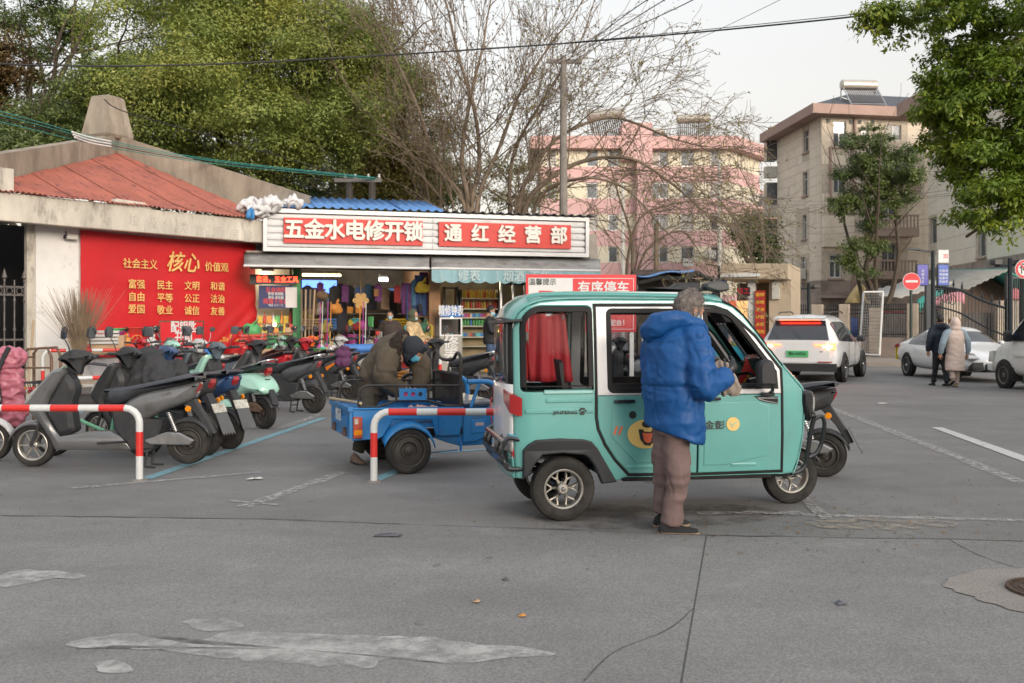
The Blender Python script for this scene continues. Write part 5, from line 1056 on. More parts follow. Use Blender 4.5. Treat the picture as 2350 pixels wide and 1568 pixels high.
# ---------------- scooters ----------------
def q2(px,py): return ((1475-px)*.001313,(1330-py)*.001313)
def QL(l): return [q2(*p) for p in l]
grey=mat('gunmetal_paint',(.15,.155,.16),.28,.25,var=.06,coat=.5,dirt=(.10,.098,.09),dsc=4,dth=.6); seatb=mat('scooter_seat_vinyl',(.035,.038,.046),.34,var=.15,sc=6,bump=.1); dpl=mat('dull_black_plastic',(.038,.040,.044),.45,var=.2,sc=8,spec=.3,dirt=(.06,.057,.052),dsc=5,dth=.58)
mirm=mat('mirror_glass',(.5,.52,.52),.05,1,var=.05); steel=mat('brushed_steel',(.35,.35,.35),.35,.8,var=.2,sc=10); rust=mat('rusty_steel',(.16,.10,.07),.7,.4,var=.4,sc=12); scrim=mat('dusty_black_rim',(.05,.046,.042),.55,.3,var=.3,sc=8)
def SP(l,n=4,cl=True): return spline(l,n,cl)
def scooter(label,loc,rz,body,acc=None,group='scooters parked behind the barrier',s=1,retro=False,mir='black',rear=None,rim='disc',frim=None,lift=0,plate=None,flap=True,grab=False,stripe=None,headcol=None,seatc=None,windmirror=True,steer=0,text_=None):
    t=thing('scooter',label,'scooter',loc,rz,group,sc=s); acc=acc or body; seatc=seatc or seatb; W=.13
    rr=.222; wb=1.63
    wheel(t,0,0,rr,.11,rr=.66,style='disc',rm=scrim,M=Matrix.Translation((0,0,rr+lift))@rotm(90))
    wheel(t,wb,0,rr,.10,rr=.72,style='s',sp=6,rm=frim or rim_,M=Matrix.Translation((wb,0,rr))@rotm(90))
    if not retro:
        b=MB(); b.slab(SP(QL([(985,830),(1130,745),(1330,705),(1560,660),(1552,720),(1520,790),(1400,840),(1300,875),(1180,940),(1130,945),(1070,925)]),2),-W,W,.04,wf=lambda x,z:1-.35*max(0,.15-x)); b.build('rear_body_panel',body,t,ang=50)
    else:
        b=MB(); b.slab(SP(QL([(1000,790),(1180,740),(1400,740),(1560,820),(1600,930),(1500,960),(1300,950),(1130,1000),(1030,960)]),4),-.19,.19,.075); b.build('rear_body_panel',body,t,ang=60)
    b=MB(); b.slab(QL([(880,835),(1000,840),(1130,940),(1290,950),(1280,1010),(1210,1185),(1050,1195),(905,1010)]),-W*.85,W*.85,.02); b.build('battery_box',dpl,t)
    b=MB(); b.slab(QL([(500,545),(420,560),(300,690),(200,830),(215,880),(300,960),(390,1100),(425,1185),(470,1192),(850,1192),(1060,1192),(960,1085),(870,1040),(700,1050),(470,1085),(425,1020),(350,890),(400,760),(515,575)]),-W,W,.03,wf=lambda x,z:.75+.35*min(1,max(0,(z-.2)/.35))); b.build('front_apron',body,t,ang=45)
    b=MB(); b.slab(SP(QL([(515,590),(590,700),(560,830),(575,960),(580,1045),(470,1080),(420,1010),(352,890),(402,765)]),3),-W*.92,W*.92,.045); b.build('leg_shield',dpl,t)
    b=MB(); b.slab(SP(QL([(850,800),(875,725),(1000,695),(1250,645),(1450,612),(1585,618),(1540,650),(1350,695),(1130,745),(990,812),(900,832)]),3),-.14,.14,.04); b.build('seat',seatc,t,ang=60)
    b=MB(); b.slab(SP(QL([(435,482),(480,438),(560,400),(660,420),(725,468),(650,500),(625,550),(605,600),(515,575),(505,520)]),3),-.10,.10,.045,wf=lambda x,z:.6+1.2*max(0,z-1.06)); b.build('handlebar_cover',dpl if not headcol else headcol,t,ang=50)
    b=MB(); x,z=q2(600,475); b.tube([(x,-.33,z+.02),(x+.03,-.12,z),(x+.03,.12,z),(x,.33,z+.02)],.013,7)
    for s_ in (-1,1): b.tube([(x-.01,s_*.22,z+.015),(x-.03,s_*.35,z+.02)],.020,8); b.tube([(x+.06,s_*.19,z),(x+.05,s_*.33,z+.01)],.007,5)
    b.build('handlebar',dpl,t)
    hx,hz=q2(245,770); b=MB(); b.slab(QL([(300,690),(215,770),(195,835),(240,820),(300,740)]),-.126,.126,.015); b.build('headlight',mat('headlamp_lens',(.42,.42,.40),.08,.3,var=.3,sc=20,coat=1),t)
    b=MB()
    for s_ in (-1,1): x0,z0=q2(300,990); b.tube([(x0-.13,s_*.05,z0+.5),(x0,s_*.07,z0),(wb,s_*.075,rr)],.019,7)
    b.tube([q2(560,600)[:1]+(0,)+q2(560,600)[1:],q2(330,960)[:1]+(0,)+q2(330,960)[1:]],.03,8); b.build('fork',dpl,t)
    rg=[]
    for i in range(11):
        a=R(20+125*i/10); q=.258; rg.append([(wb+q*math.cos(a),yy,rr+q*math.sin(a)-dz) for yy,dz in ((-.065,.045),(-.055,.01),(0,-.006),(.055,.01),(.065,.045))])
    b=MB(); b.loft(rg,False,False); o=b.build('front_fender',acc,t,ang=180); o.modifiers.new('s','SOLIDIFY').thickness=.008
    rg=[]
    for i in range(9):
        a=R(55+105*i/8); q=.262; rg.append([(q*math.cos(a),yy,rr+lift+q*math.sin(a)-dz) for yy,dz in ((-.07,.04),(-.055,.0),(.055,.0),(.07,.04))])
    b=MB(); b.loft(rg,False,False); o=b.build('rear_fender',dpl,t,ang=180); o.modifiers.new('s','SOLIDIFY').thickness=.008
    b=MB(); b.slab(QL([(1150,1100),(1330,1046),(1430,1050),(1548,1110),(1510,1148),(1200,1148),(1155,1125)]),.075,.115,.015); b.build('swingarm_cover',steel if not retro else rust,t)
    x0,z0=q2(1340,895);x1,z1=q2(1400,1040); b=MB(); b.tube([(x0,.088,z0),(x1,.088,z1+.0)],.012,6)
    N=54; b.tube([(x0+(x1-x0)*i/N+.024*math.cos(i*1.05),+.088+.024*math.sin(i*1.05),z0+(z1-z0)*i/N) for i in range(N+1)],.006,4); b.build('shock_absorber',steel,t)
    if rear is None or rear:
        b=MB(); b.slab(QL([(1510,690),(1570,668),(1575,700),(1550,745),(1520,760)]),-.05,.05,.012); b.build('tail_light',tl,t)
    b=MB(); x,z=q2(1475,860); b.tube([(x-.05,-.15,z),(x-.05,.15,z)],.01,5); b.build('signal_stalk',dpl,t)
    
    for s_ in (-1,1): b=MB(); b.lathe([(0,-.012),(.028,-.012),(.033,0),(.028,.012),(0,.012)],Matrix.Translation((x-.05,s_*.155,z))@rotm(90),14); b.build('turn_signal',amber,t)
    b=MB(); b.slab(QL([(1440,800),(1530,790),(1640,960),(1690,1060),(1650,1075),(1560,930)]),-.05,.05,.008); b.build('mudguard_stay',dpl,t)
    x0,z0=q2(1620,900); M=Matrix.Translation((x0-.02,0,z0-.02))@rotm(0,28)
    if plate is not None:
        b=MB(); b.cb((0,0,0),(.008,.20,.11),M); pl=b.build('licence_plate',plate,t)
    if flap:
        b=MB(M@Matrix.Translation((-.0,0,-.18))); pts=[(-.09,.12),(.09,.12),(.10,-.12)]+[(.10-.2*(i+.5)/9,-.15 if i%2==0 else -.12) for i in range(9)]+[(-.10,-.12)]
        b.loft([[(-.004,y,z) for y,z in pts],[(.004,y,z) for y,z in pts]]); f=b.build('mud_flap',mat('grey_mud_flap',(.10,.105,.11),.7,var=.15),t); 
    b=MB(); 
    for s_ in (-.09,.09): b.tube([q2(1180,1140)[:1]+(s_,)+q2(1180,1140)[1:],q2(1150,1300)[:1]+(s_,)+(.02,)],.012,6); b.tube([q2(1150,1300)[:1]+(s_,.02),q2(1240,1325)[:1]+(s_*1.3,.012)],.012,6)
    b.tube([q2(1160,1230)[:1]+(-.09,.12),q2(1160,1230)[:1]+(.09,.12)],.01,6); b.build('centre_stand',dpl,t)
    b=MB(); b.tube([q2(790,1130)[:1]+(.14,)+q2(790,1130)[1:],q2(1010,1118)[:1]+(.14,)+q2(1010,1118)[1:]],.012,6); b.tube([q2(1010,1118)[:1]+(.14,)+q2(1010,1118)[1:],q2(1040,1120)[:1]+(.0,)+q2(1040,1120)[1:]],.012,6); b.build('foot_peg',dpl,t)
    if mir:
        for s_ in (-1,1):
            x,z=q2(600,470); b=MB(); b.tube(spline([(x,s_*.2,z),(x+.0,s_*.24,z+.12),(x+.03,s_*.27,z+.20)],3),.006,6); st=b.build('mirror_stalk',dpl if mir=='black' else chrome,t)
            b=MB(); M2=Matrix.Translation((x+.02,s_*.30,z+.26))@rotm(0,0,12*s_)@rotm(0,-8); 
            o_=[(-.065,-.05),(.05,-.06),(.075,.02),(.04,.075),(-.06,.06)] if mir=='black' else [(.055*math.cos(a*PI/6),.05*math.sin(a*PI/6)) for a in range(12)]
            b.loft([[M2@V((-.012,y*s_,zz)) for y,zz in o_],[M2@V((.018,y*.8*s_,zz*.8)) for y,zz in o_]]); b.build('mirror_shell',dpl if mir!='white' else whp,st); b=MB(); b.loft([[M2@V((-.0135,y*.88*s_,zz*.88)) for y,zz in o_],[M2@V((-.0145,y*.86*s_,zz*.86)) for y,zz in o_]]); b.build('mirror_glass',mirm,st)
    if grab:
        b=MB(); x,z=q2(1560,640); b.tube(spline([(x+.22,-.14,z-.0),(x+.05,-.14,z+.04),(x-.07,-.09,z+.07),(x-.09,0,z+.08),(x-.07,.09,z+.07),(x+.05,.14,z+.04),(x+.22,.14,z-.0)],4),.011,7); b.build('grab_rail',chrome,t)
    if stripe: 
        b=MB()
        for y in (-W-.002,W+.0): b.slab(QL([(1060,850),(1240,770),(1340,760),(1250,800),(1160,850),(1100,900)]),y-.001,y+.003,.0005)
        b.build('body_stripe',stripe,t)
    if text_: x,z=q2(1330,745); text('lettering',text_,.035,steel,t,(x,.1335,z),rot=(R(90),R(-12),R(180)),ext=.0008,sx=1)
    return t
platew=mat('plate_white',(.55,.55,.5),.5,var=.15,sc=20,dirt=(.3,.28,.22),dsc=12,dth=.5); mintsc=mat('pale_mint_paint',(.34,.60,.50),.25,0,var=.06,coat=.6); bluesc=mat('deep_blue_paint',(.03,.07,.17),.3,.2,var=.08,coat=.5); orange=mat('orange_paint',(.72,.20,.02),.3,0,var=.05,coat=.5); dgr=mat('dark_grey_paint',(.07,.075,.082),.35,.2,var=.1,coat=.4); slate=mat('slate_blue_plastic',(.11,.14,.17),.4,.1,var=.1,coat=.3); whsc=mat('white_scooter_paint',(.52,.53,.53),.3,0,var=.08,coat=.4); redsc=mat('red_scooter_paint',(.45,.02,.03),.3,0,var=.08,coat=.4)
def H(d): return R(d)
scooter('big gunmetal grey electric scooter right behind the near left barrier',G(433,1072),H(178),grey,lift=.035,text_='TAILG',grab=False,flap=False,frim=rim_)
scooter('white scooter whose front wheel just enters at the left edge',G(-20,1058)-V((1.63,0,0)),H(0),whsc,group=None,flap=False,mir=None)
scooter('black scooter whose handlebar carries the padded black blanket',G(470,1046),H(154),dpl,dgr,plate=platew)
scooter('blue scooter with red tail lamp and big grey mud flap',G(526,1031),H(146),bluesc,slate,plate=platew,headcol=bluesc)
scooter('pale mint retro scooter with chrome grab rail',G(607,984),H(140),mintsc,retro=True,grab=True,mir='black',flap=False,headcol=slate)
scooter('dark scooter with bright orange front apron',G(720,948),H(154),dgr,orange,mir='black',grab=True,s=1.0,flap=False)
scooter('grey and white scooter with orange side lettering behind the dark one',G(805,918),H(150),dgr,whsc,stripe=orange,headcol=redsc,flap=True)
scooter('black and orange rimmed scooter nearest the hardware goods',G(800,895),H(146),dpl,slate,headcol=mat('orange_trim',(.75,.14,.03),.4,var=.05),stripe=redsc,mir=None,flap=False)
scooter('silver white scooter half hidden behind the bending man',G(880,905),H(150),whsc,whsc,headcol=whsc,flap=False,grab=True)
scooter('black scooter with headrest parked behind the blue cargo tricycle',G(1120,925),H(150),dpl,slate,grab=True,mir='black',flap=False)
scooter('mint fronted scooter between the blanket scooter and the key cutting board',G(500,960),H(145),mintsc,mintsc,retro=True,mir='chrome',headcol=mintsc,flap=False)
scooter('slate grey scooter with white headlamp under the red banner',G(560,935),H(148),slate,slate,headcol=whsc,mir='chrome',flap=False)
scooter('black scooter with white chin seen through the cabin windows',G(1440,905),H(110),dpl,whsc,group='scooters seen past the tricycle cabin',mir='chrome')
scooter('silver and red scooter seen through the rear cabin door window',G(1500,915),H(118),whsc,redsc,group='scooters seen past the tricycle cabin',mir='chrome')
scooter('dark scooter with white rack and white mirror just past the mint tricycle nose',G(1890,1094),H(160),dpl,dpl,group=None,mir='white',seatc=seatb,flap=True,plate=None,s=.98)
p=G(1950,1094)
for l_,g_,h_,c_,a_,kw in (('red scooter with white leg shield behind the mint retro scooter',(655,915),138,redsc,whsc,dict(mir='chrome',headcol=redsc)),('silver grey scooter squeezed between the dark and the red headed scooters',(752,905),142,grey,grey,dict(mir='black',grab=True)),
    ('mint scooter behind the goods side of the scooter row',(700,893),130,mintsc,mintsc,dict(retro=True,mir='chrome',headcol=mintsc)),('white scooter with black seat nearest the forecourt kerb',(845,884),135,whsc,whsc,dict(mir='black',headcol=whsc)),('blue scooter beside the bending man near the forecourt',(905,888),140,bluesc,bluesc,dict(mir='chrome',headcol=bluesc)),
    ('orange scooter parked deep in the row before the kiosk',(640,900),128,orange,dgr,dict(mir='black',headcol=orange)),('red scooter under the left part of the banner',(400,930),140,redsc,redsc,dict(mir='chrome',headcol=redsc)),('silver scooter under the right part of the banner',(455,920),135,whsc,grey,dict(mir='black',headcol=grey))): scooter(l_,G(*g_),H(h_),c_,a_,flap=False,**kw)

# ---------------- padded covers ----------------
def blobs(l): 
    b=MB()
    for c,r in l: b.sph(c,r,12)
    return b
quilt=mat('black_quilted_cloth',(.028,.03,.034),.75,var=.25,sc=5); pinkq=mat('pink_quilted_cloth',(.42,.13,.18),.55,var=.15,sc=4,coat=.2)
p=P(345,845,11.9); me=fuse(blobs([((-.22,0,-.05),(.20,.13,.22)),((.0,-.02,.0),(.26,.14,.20)),((.25,0,-.05),(.22,.12,.17)),((.12,-.1,-.16),(.26,.12,.14)),((-.1,-.1,-.22),(.16,.1,.2)),((.42,.05,-.12),(.14,.1,.1)),((.02,.02,.17),(.14,.08,.1))]),.022,3)
wrinkle(me,.045,5,3,(1,1,.8),.02); o=meshobj('padded_blanket',me,quilt,None); o.location=p; tag(o,'black padded wind blanket heaped over a scooter handlebar','blanket')
p=P(18,880,12.6); me=fuse(blobs([((0,0,0),(.22,.14,.30)),((.02,-.03,.30),(.17,.13,.16)),((-.2,0,.05),(.16,.12,.28)),((.05,0,-.35),(.20,.13,.22)),((-.25,0,-.3),(.18,.13,.2)),((.14,-.02,.34),(.10,.1,.10))]),.022,3)
wrinkle(me,.05,6,8,(1,1,1.6),.015); t=thing('padded_cover','pink quilted scooter cover with a black edge at the left edge','blanket',p); meshobj('quilted_cloth',me,pinkq,t)
b=MB(); b.tube(spline([(.10,-.17,.46),(.02,-.17,.30),(-.05,-.17,.1),(-.03,-.15,-.2),(-.08,-.14,-.45)],4),.03,6); b.build('black_edging',quilt,t)
scooter('scooter hidden under the pink quilted cover',G(60,1000)+V((-.2,0,0)),H(135),redsc,redsc,mir=None,flap=False)
p=P(768,825,15.0); me=fuse(blobs([((0,0,0),(.22,.14,.2)),((-.02,0,-.22),(.24,.14,.16)),((.05,-.02,.15),(.15,.12,.10))]),.025,3); wrinkle(me,.04,6,5); o=meshobj('padded_blanket',me,mat('purple_dotted_cloth',(.10,.03,.09),.8,var=.6,sc=30),None); o.scale=(.62,.62,.62); o.location=P(788,812,17.0); tag(o,'small purple dotted wind blanket on the orange fronted scooter','blanket')
# ---------------- small electric bicycles ----------------
wire_=mat('black_wire_basket',(.02,.02,.022),.5,var=.1)
def ebike(label,loc,rz,body,basket=wire_,s=1,fender=True,lamp=None):
    t=thing('electric_bicycle',label,'bicycle',loc,rz,None,sc=s); r=.235
    for x in (0,1.05):
        b=MB(); X=Matrix.Translation((x,0,r))@rotm(90); b.lathe([(r-.05,-.02),(r-.02,-.028),(r,0),(r-.02,.028),(r-.05,.02)],X,30); w=b.build('wheel',tyr,t)
        b=MB(); b.lathe([(r-.05,-.018),(r-.065,-.015),(r-.065,.015),(r-.05,.018)],X,30); b.lathe([(0,-.04),(.03,-.04),(.03,.04),(0,.04)],X,10)
        for k in range(10): a=2*PI*k/10; b.tube([X@V((.03*math.cos(a),.03*math.sin(a),.02*(-1)**k)),X@V(((r-.06)*math.cos(a),(r-.06)*math.sin(a),0))],.003,4)
        b.build('spokes',steel,w)
        if fender:
            rg=[]
            for i in range(11):
                a=R(15+140*i/10); q=r+.025; rg.append([(x+q*math.cos(a),yy,r+q*math.sin(a)-dz) for yy,dz in ((-.05,.03),(-.03,.0),(.03,.0),(.05,.03))])
            b=MB(); b.loft(rg,False,False); o=b.build('fender',body,t,ang=180); o.modifiers.new('s','SOLIDIFY').thickness=.006
    b=MB(); b.tube([(0,0,r),(.45,0,.28),(.78,0,.42),(.86,0,.70)],.022,7); b.tube([(.38,0,.26),(.28,0,.72)],.02,7); b.tube([(0,.04,r),(.3,.0,.55)],.014,6); b.build('frame',body,t)
    b=MB(); b.tube([(1.05,.05,r),(.99,.04,.52),(.93,0,.6),(.84,0,.92),(.80,0,1.0)],.017,7); b.tube([(1.05,-.05,r),(.99,-.04,.52),(.93,0,.6)],.014,7); b.build('fork_and_stem',dpl,t)
    b=MB(); b.tube(spline([(.66,-.3,1.02),(.80,-.16,1.03),(.82,0,.99),(.80,.16,1.03),(.66,.3,1.02)],4),.012,7); b.build('handlebar',dpl,t)
    for s_ in (-1,1): b=MB(); b.tube([(.58,s_*.32,1.01),(.72,s_*.26,1.03)],.018,7); b.build('grip',seatb,t)
    b=MB()
    for s_ in (-1,1): b.tube(spline([(.8,s_*.1,1.03),(.92,s_*.12,.95),(.90,s_*.05,.75),(1.0,0,.5)],4),.004,4)
    b.build('brake_cable',dpl,t)
    b=MB(); b.slab(SP([(.1,.74),(.2,.78),(.40,.76),(.42,.72),(.15,.70)],3),-.09,.09,.025); b.build('saddle',seatb,t)
    b=MB(); b.slab(SP([(.86,.98),(.93,1.0),(.97,.94),(.88,.9)],3),-.07,.07,.02); b.build('headlight',lamp or body,t)
    bk=thing('basket_frame',None,None); bk.parent=t; b=MB(); lo=[(.98,-.11),(1.22,-.11),(1.22,.11),(.98,.11)]; hi=[(.95,-.16),(1.30,-.16),(1.30,.16),(.95,.16)]
    def lp(f,z): return [(lo[i][0]+(hi[i][0]-lo[i][0])*f,lo[i][1]+(hi[i][1]-lo[i][1])*f,z) for i in range(4)]
    for f,z,rr in ((0,.58,.006),(.33,.66,.003),(.66,.74,.003),(1,.83,.010)): b.tube(lp(f,z),rr,5,closed=True)
    for i in range(4):
        for k in range(6):
            u=k/6; a=V(lp(0,.58)[i]).lerp(V(lp(0,.58)[(i+1)%4]),u); c=V(lp(1,.83)[i]).lerp(V(lp(1,.83)[(i+1)%4]),u); b.tube([a,c],.0035,4)
    for k in range(5): y=-.11+.22*k/4; b.tube([(.98,y,.58),(1.22,y,.58)],.003,4)
    bpy.data.objects.remove(bk); b.build('basket',basket,t); return t
greenb=mat('soft_green_plastic',(.16,.42,.27),.4,var=.08)
ebike('small green electric bicycle with a black wire basket',G(330,1048),H(176),greenb,s=1.0)
ebike('dark electric bicycle with red wire basket beside the repair booth',G(1065,915),H(165),dgr,mat('red_basket',(.50,.02,.02),.5,var=.1),s=1.05)
ebike('old bicycle with black saddle leaning under the banner',G(330,925),H(40),steel,s=1.0)
# ---------------- blue cargo tricycle ----------------
cblue=mat('cargo_blue_paint',(.012,.17,.44),.45,0,var=.14,sc=3,coat=.15,dirt=(.05,.12,.22),dsc=4,dth=.58); bkt=mat('worn_black_tube',(.03,.028,.027),.5,.2,var=.4,sc=12,dirt=(.11,.06,.035),dsc=9,dth=.6)
cA=G(933,1085); cy=R(20); CF=Fr((cA.x,cA.y),(cA.x+math.cos(cy),cA.y+math.sin(cy))); BW=1.02
ct=thing('cargo_tricycle','blue open cargo tricycle with black rails parked behind the right barrier','tricycle',CF.A,cy)
d1=lambda x,y:(688.5+.2561*x,717.2+.2561*y); K=lambda x,y,o=0:CF.L(*d1(x,y),o)
def KS(name,pts,y0,y1,m,bev=.008,par=ct,ang=35): b=MB(); b.slab([K(*p) for p in pts],y0,y1,bev); return b.build(name,m,par,ang)
xt=K(470,900)[0]; ztop=K(500,858)[1]; zbt=K(470,1150)[1]; xh=K(1450,850)[0]
for sd in (0,1):
    yy=0 if sd==0 else BW
    KS('bed_side',[(470,862),(1460,850),(1460,905),(1430,1100),(1250,1110),(1215,1100),(1180,960),(830,960),(745,1110),(700,1135),(470,1152)],yy-.015,yy+.02,cblue)
    KS('top_lip',[(466,872),(466,856),(1462,846),(1462,862)],yy-.035,yy+.03,cblue,.006)
    rg=[]; wx_,wz_=K(955,1235); r_=.262
    for i in range(13):
        a=R(12+150*i/12); rg.append([(wx_+r_*math.cos(a),(yy-d if sd==0 else yy+d),wz_+r_*math.sin(a)+e) for d,e in ((.0,.03),(.06,.02),(.12,-.005),(.125,-.03))])
    b=MB(); b.loft(rg,False,False); o=b.build('wheel_fender',cblue,ct,ang=180); o.modifiers.new('s','SOLIDIFY').thickness=.01
    KS('bed_rib',[(1240,905),(1255,905),(1255,1090),(1240,1095)],yy-.03,yy-.013,cblue,.004) if sd==0 else None
    # rails
    b=MB(); f=lambda x,y:(K(x,y)[0],yy,K(x,y)[1]+(0 if sd==0 else 0)); b.tube(spline([f(525,850),f(530,730),f(560,675),(f(610,657))],3)+[f(700,655),f(1450,655),f(1450,845)],.014,6)
    b.tube([f(530,848),f(700,848),f(860,792),f(1140,790),f(1290,832),f(1445,840)],.012,6); b.tube([f(862,655),f(862,792)],.013,6); b.tube([f(1150,655),f(1150,792)],.013,6); b.build('side_rail',bkt,ct)
    pl=plateobj('rail_panel',[[K(*p) for p in ((886,680),(1130,680),(1130,785),(886,785))]]+[[(K(c,732)[0]+.022*math.cos(2*PI*k/14),K(c,732)[1]+.022*math.sin(2*PI*k/14)) for k in range(14)] for c in (945,1010,1075)],.01,cblue,ct,y=yy-.012,bev=.001)
    for c in (945,1010,1075):
        b=MB(); x,z=K(c,732); b.lathe([(0,0),(.024,0)],Matrix.Translation((x,yy+.004,z))@rotm(90),14); b.build('reflector',mat('magenta_reflector',(.45,.02,.14),.4,var=.3) if c<1070 else bkt,pl)
b=MB(); x1=K(1440,0)[0]; b.box(xt,x1,.02,BW-.02,zbt+.10,zbt+.14); b.build('bed_floor',cblue,ct)
KS('cab_side_panel',[(1462,880),(1740,870),(1742,1110),(1640,1125),(1560,1160),(1462,1165)],-.01,.03,cblue); KS('pressed_field',[(1530,960),(1660,958),(1665,1075),(1530,1085)],-.018,-.008,cblue,.006); KS('sticker',[(1566,985),(1640,982),(1641,1012),(1567,1016)],-.021,-.0185,mat('pale_sticker',(.45,.35,.38),.6),.0006)
KS('cab_side_panel',[(1462,880),(1740,870),(1742,1110),(1640,1125),(1560,1160),(1462,1165)],BW-.03,BW+.01,cblue); KS('seat_box_front',[(1462,860),(1745,856),(1745,890),(1462,890)],.0,BW,cblue)
b=MB(); b.slab([K(*p) for p in [(1470,800),(1700,775),(1740,790),(1740,850),(1470,856)]],.08,BW-.08,.03); b.build('seat',mat('silver_seat_cover',(.22,.22,.23),.3,.3,var=.5,sc=20),ct)
# seat bars
for yy in (.0,BW-.0):
    f=lambda x,y:(K(x,y)[0],yy,K(x,y)[1]); b=MB(); b.tube(spline([f(1500,622),f(1680,622),f(1745,660),f(1765,730),f(1765,860)],4),.026,8); b.tube([f(1605,640),f(1530,850)],.018,6); b.build('seat_guard',cblue,ct)
# headboard with curved tube
b=MB(); zt_=K(1450,600)[1]; zl_=K(1450,845)[1]; b.box(x1-.0,x1+.02,.03,BW-.03,zl_,K(1450,575)[1]); b.build('headboard',mat('scratched_black_sheet',(.025,.025,.025),.35,.2,var=.6,sc=7,dirt=(.3,.3,.3),dsc=11,dth=.68),ct)
b=MB(); zz=lambda py:K(1450,py)[1]; b.tube(spline([(x1,0,zz(840)),(x1,0,zz(600)),(x1,.0,zz(430)),(x1,.05,zz(375)),(x1,.14,zz(370)),(x1,.26,zz(425)),(x1,.50,zz(440)),(x1,.76,zz(425)),(x1,.88,zz(370)),(x1,.97,zz(375)),(x1,BW,zz(430)),(x1,BW,zz(600)),(x1,BW,zz(840))],4),.018,8); b.tube([(x1,0,zz(560)),(x1,BW,zz(560))],.02,6); b.build('headboard_tube',bkt,ct)
# tailgate
b=MB(); b.box(xt-.03,xt-.002,-.01,BW+.01,zbt+.02,ztop-.01); tg=b.build('tailgate',cblue,ct)
b=MB(); b.box(xt-.045,xt-.031,.10,BW-.10,zbt+.12,ztop-.10); b.build('pressed_field',cblue,tg); b=MB(); b.box(xt-.05,xt+.0,-.03,BW+.03,ztop-.03,ztop+.012); b.build('top_lip',cblue,tg)
for y in (.22,.8): b=MB(); b.box(xt-.05,xt-.031,y-.05,y+.05,zbt+.03,zbt+.11); b.tube([(xt-.05,y-.06,zbt+.05),(xt-.05,y+.06,zbt+.05)],.012,6); b.build('hinge',rust,tg)
text('lettering','普冠',.12,mat('stencil_white',(.6,.6,.58),.7,var=.1),tg,(xt-.047,BW*.52,(zbt+ztop)/2+.05),rz=R(-90),ext=.001,off=.02,sx=1.2)
b=MB(); b.slab([K(*p) for p in [(472,935),(552,935),(552,1130),(472,1128)]],-.045,-.016,.01); o=b.build('tail_lamp',mat('dusty_red_lens',(.40,.06,.03),.35,var=.3,sc=8),ct)
b=MB(); b.slab([K(*p) for p in [(480,950),(512,950),(512,1000),(480,1000)]],-.05,-.044,.002); b.build('lamp_window',platew,o); b=MB(); b.slab([K(*p) for p in [(476,1055),(550,1050),(550,1095),(476,1100)]],-.05,-.044,.002); b.build('lamp_window',amber,o)
stk=MB(); stk.tube([(K(520,845)[0]+.02,-.03,ztop+.05),(xt-.05,BW*.97,ztop+.03)],.016,7); o=stk.build('bamboo_stick',mat('bamboo',(.38,.30,.19),.6,var=.2),None); o.location=CF.A; o.rotation_euler=(0,0,cy); tag(o,'bamboo stick lying across the tailgate of the cargo tricycle','stick')
rwz=.228
wheel(ct,wx_,-.07,rwz,.10,rr=.72,style='disc',rm=scrim); wheel(ct,wx_,BW+.07,rwz,.10,rr=.72,style='disc',rm=scrim)
wheel(ct,1.62,BW/2,rwz,.09,rr=.72,style='s',sp=6)
b=MB(); b.tube([(wx_,0,rwz),(wx_,BW,rwz)],.035,8); b.box(wx_-.3,1.2,.3,.36,.30,.36); b.box(wx_-.3,1.2,.66,.72,.30,.36); b.build('axle_and_frame',bkt,ct)
b=MB(); a_=K(1250,1115); c_=K(1460,1180); b.slab([K(*p) for p in [(1215,1105),(1460,1095),(1735,1130),(1735,1180),(1540,1195),(1440,1200),(1310,1165),(1215,1130)]],.02,.06,.008); b.tube([K(1440,1150)[:1]+(.0,)+K(1440,1150)[1:],K(1440,1240)[:1]+(.0,)+K(1440,1240)[1:]],.014,6); b.tube([K(1160,1270)[:1]+(.1,)+K(1160,1270)[1:],K(1440,1245)[:1]+(.1,)+K(1440,1245)[1:]],.006,5); b.build('under_frame',cblue,ct)
b=MB()
for y in (BW/2-.09,BW/2+.09): b.tube([(1.62,y,rwz),(1.5,y,.6),(1.42,BW/2,.8)],.02,7)
b.tube([(1.42,BW/2,.75),(1.3,BW/2,1.02)],.022,7); b.tube(spline([(1.15,BW/2-.33,1.05),(1.28,BW/2-.2,1.1),(1.3,BW/2,1.02),(1.28,BW/2+.2,1.1),(1.15,BW/2+.33,1.05)],4),.013,7); b.tube([(1.0,BW/2,.4),(1.45,BW/2,.7)],.03,7); b.build('steering_fork',bkt,ct)
b=MB(); b.tube(spline([K(1735,1150)[:1]+(-.02,)+K(1735,1040)[1:],K(1700,1000)[:1]+(-.05,)+K(1700,950)[1:],K(1700,780)[:1]+(-.03,)+K(1700,800)[1:],K(1720,760)[:1]+(0,)+K(1720,765)[1:]],4),.007,5); b.build('red_cable',redsc,ct)
me=fuse(blobs([((0,0,0),(.13,.10,.07)),((.13,.05,0),(.12,.1,.06)),((.24,0,.0),(.06,.06,.05))]),.012,2); wrinkle(me,.03,14,2); o=meshobj('plastic_bag',me,mat('orange_print_bag',(.50,.30,.24),.35,var=.5,sc=16),None); o.location=CF.A+CF.d*(K(1000,850)[0])+V((.03,.25,zbt+.24)); tag(o,'crumpled plastic bag with orange print in the cargo bed','bag')
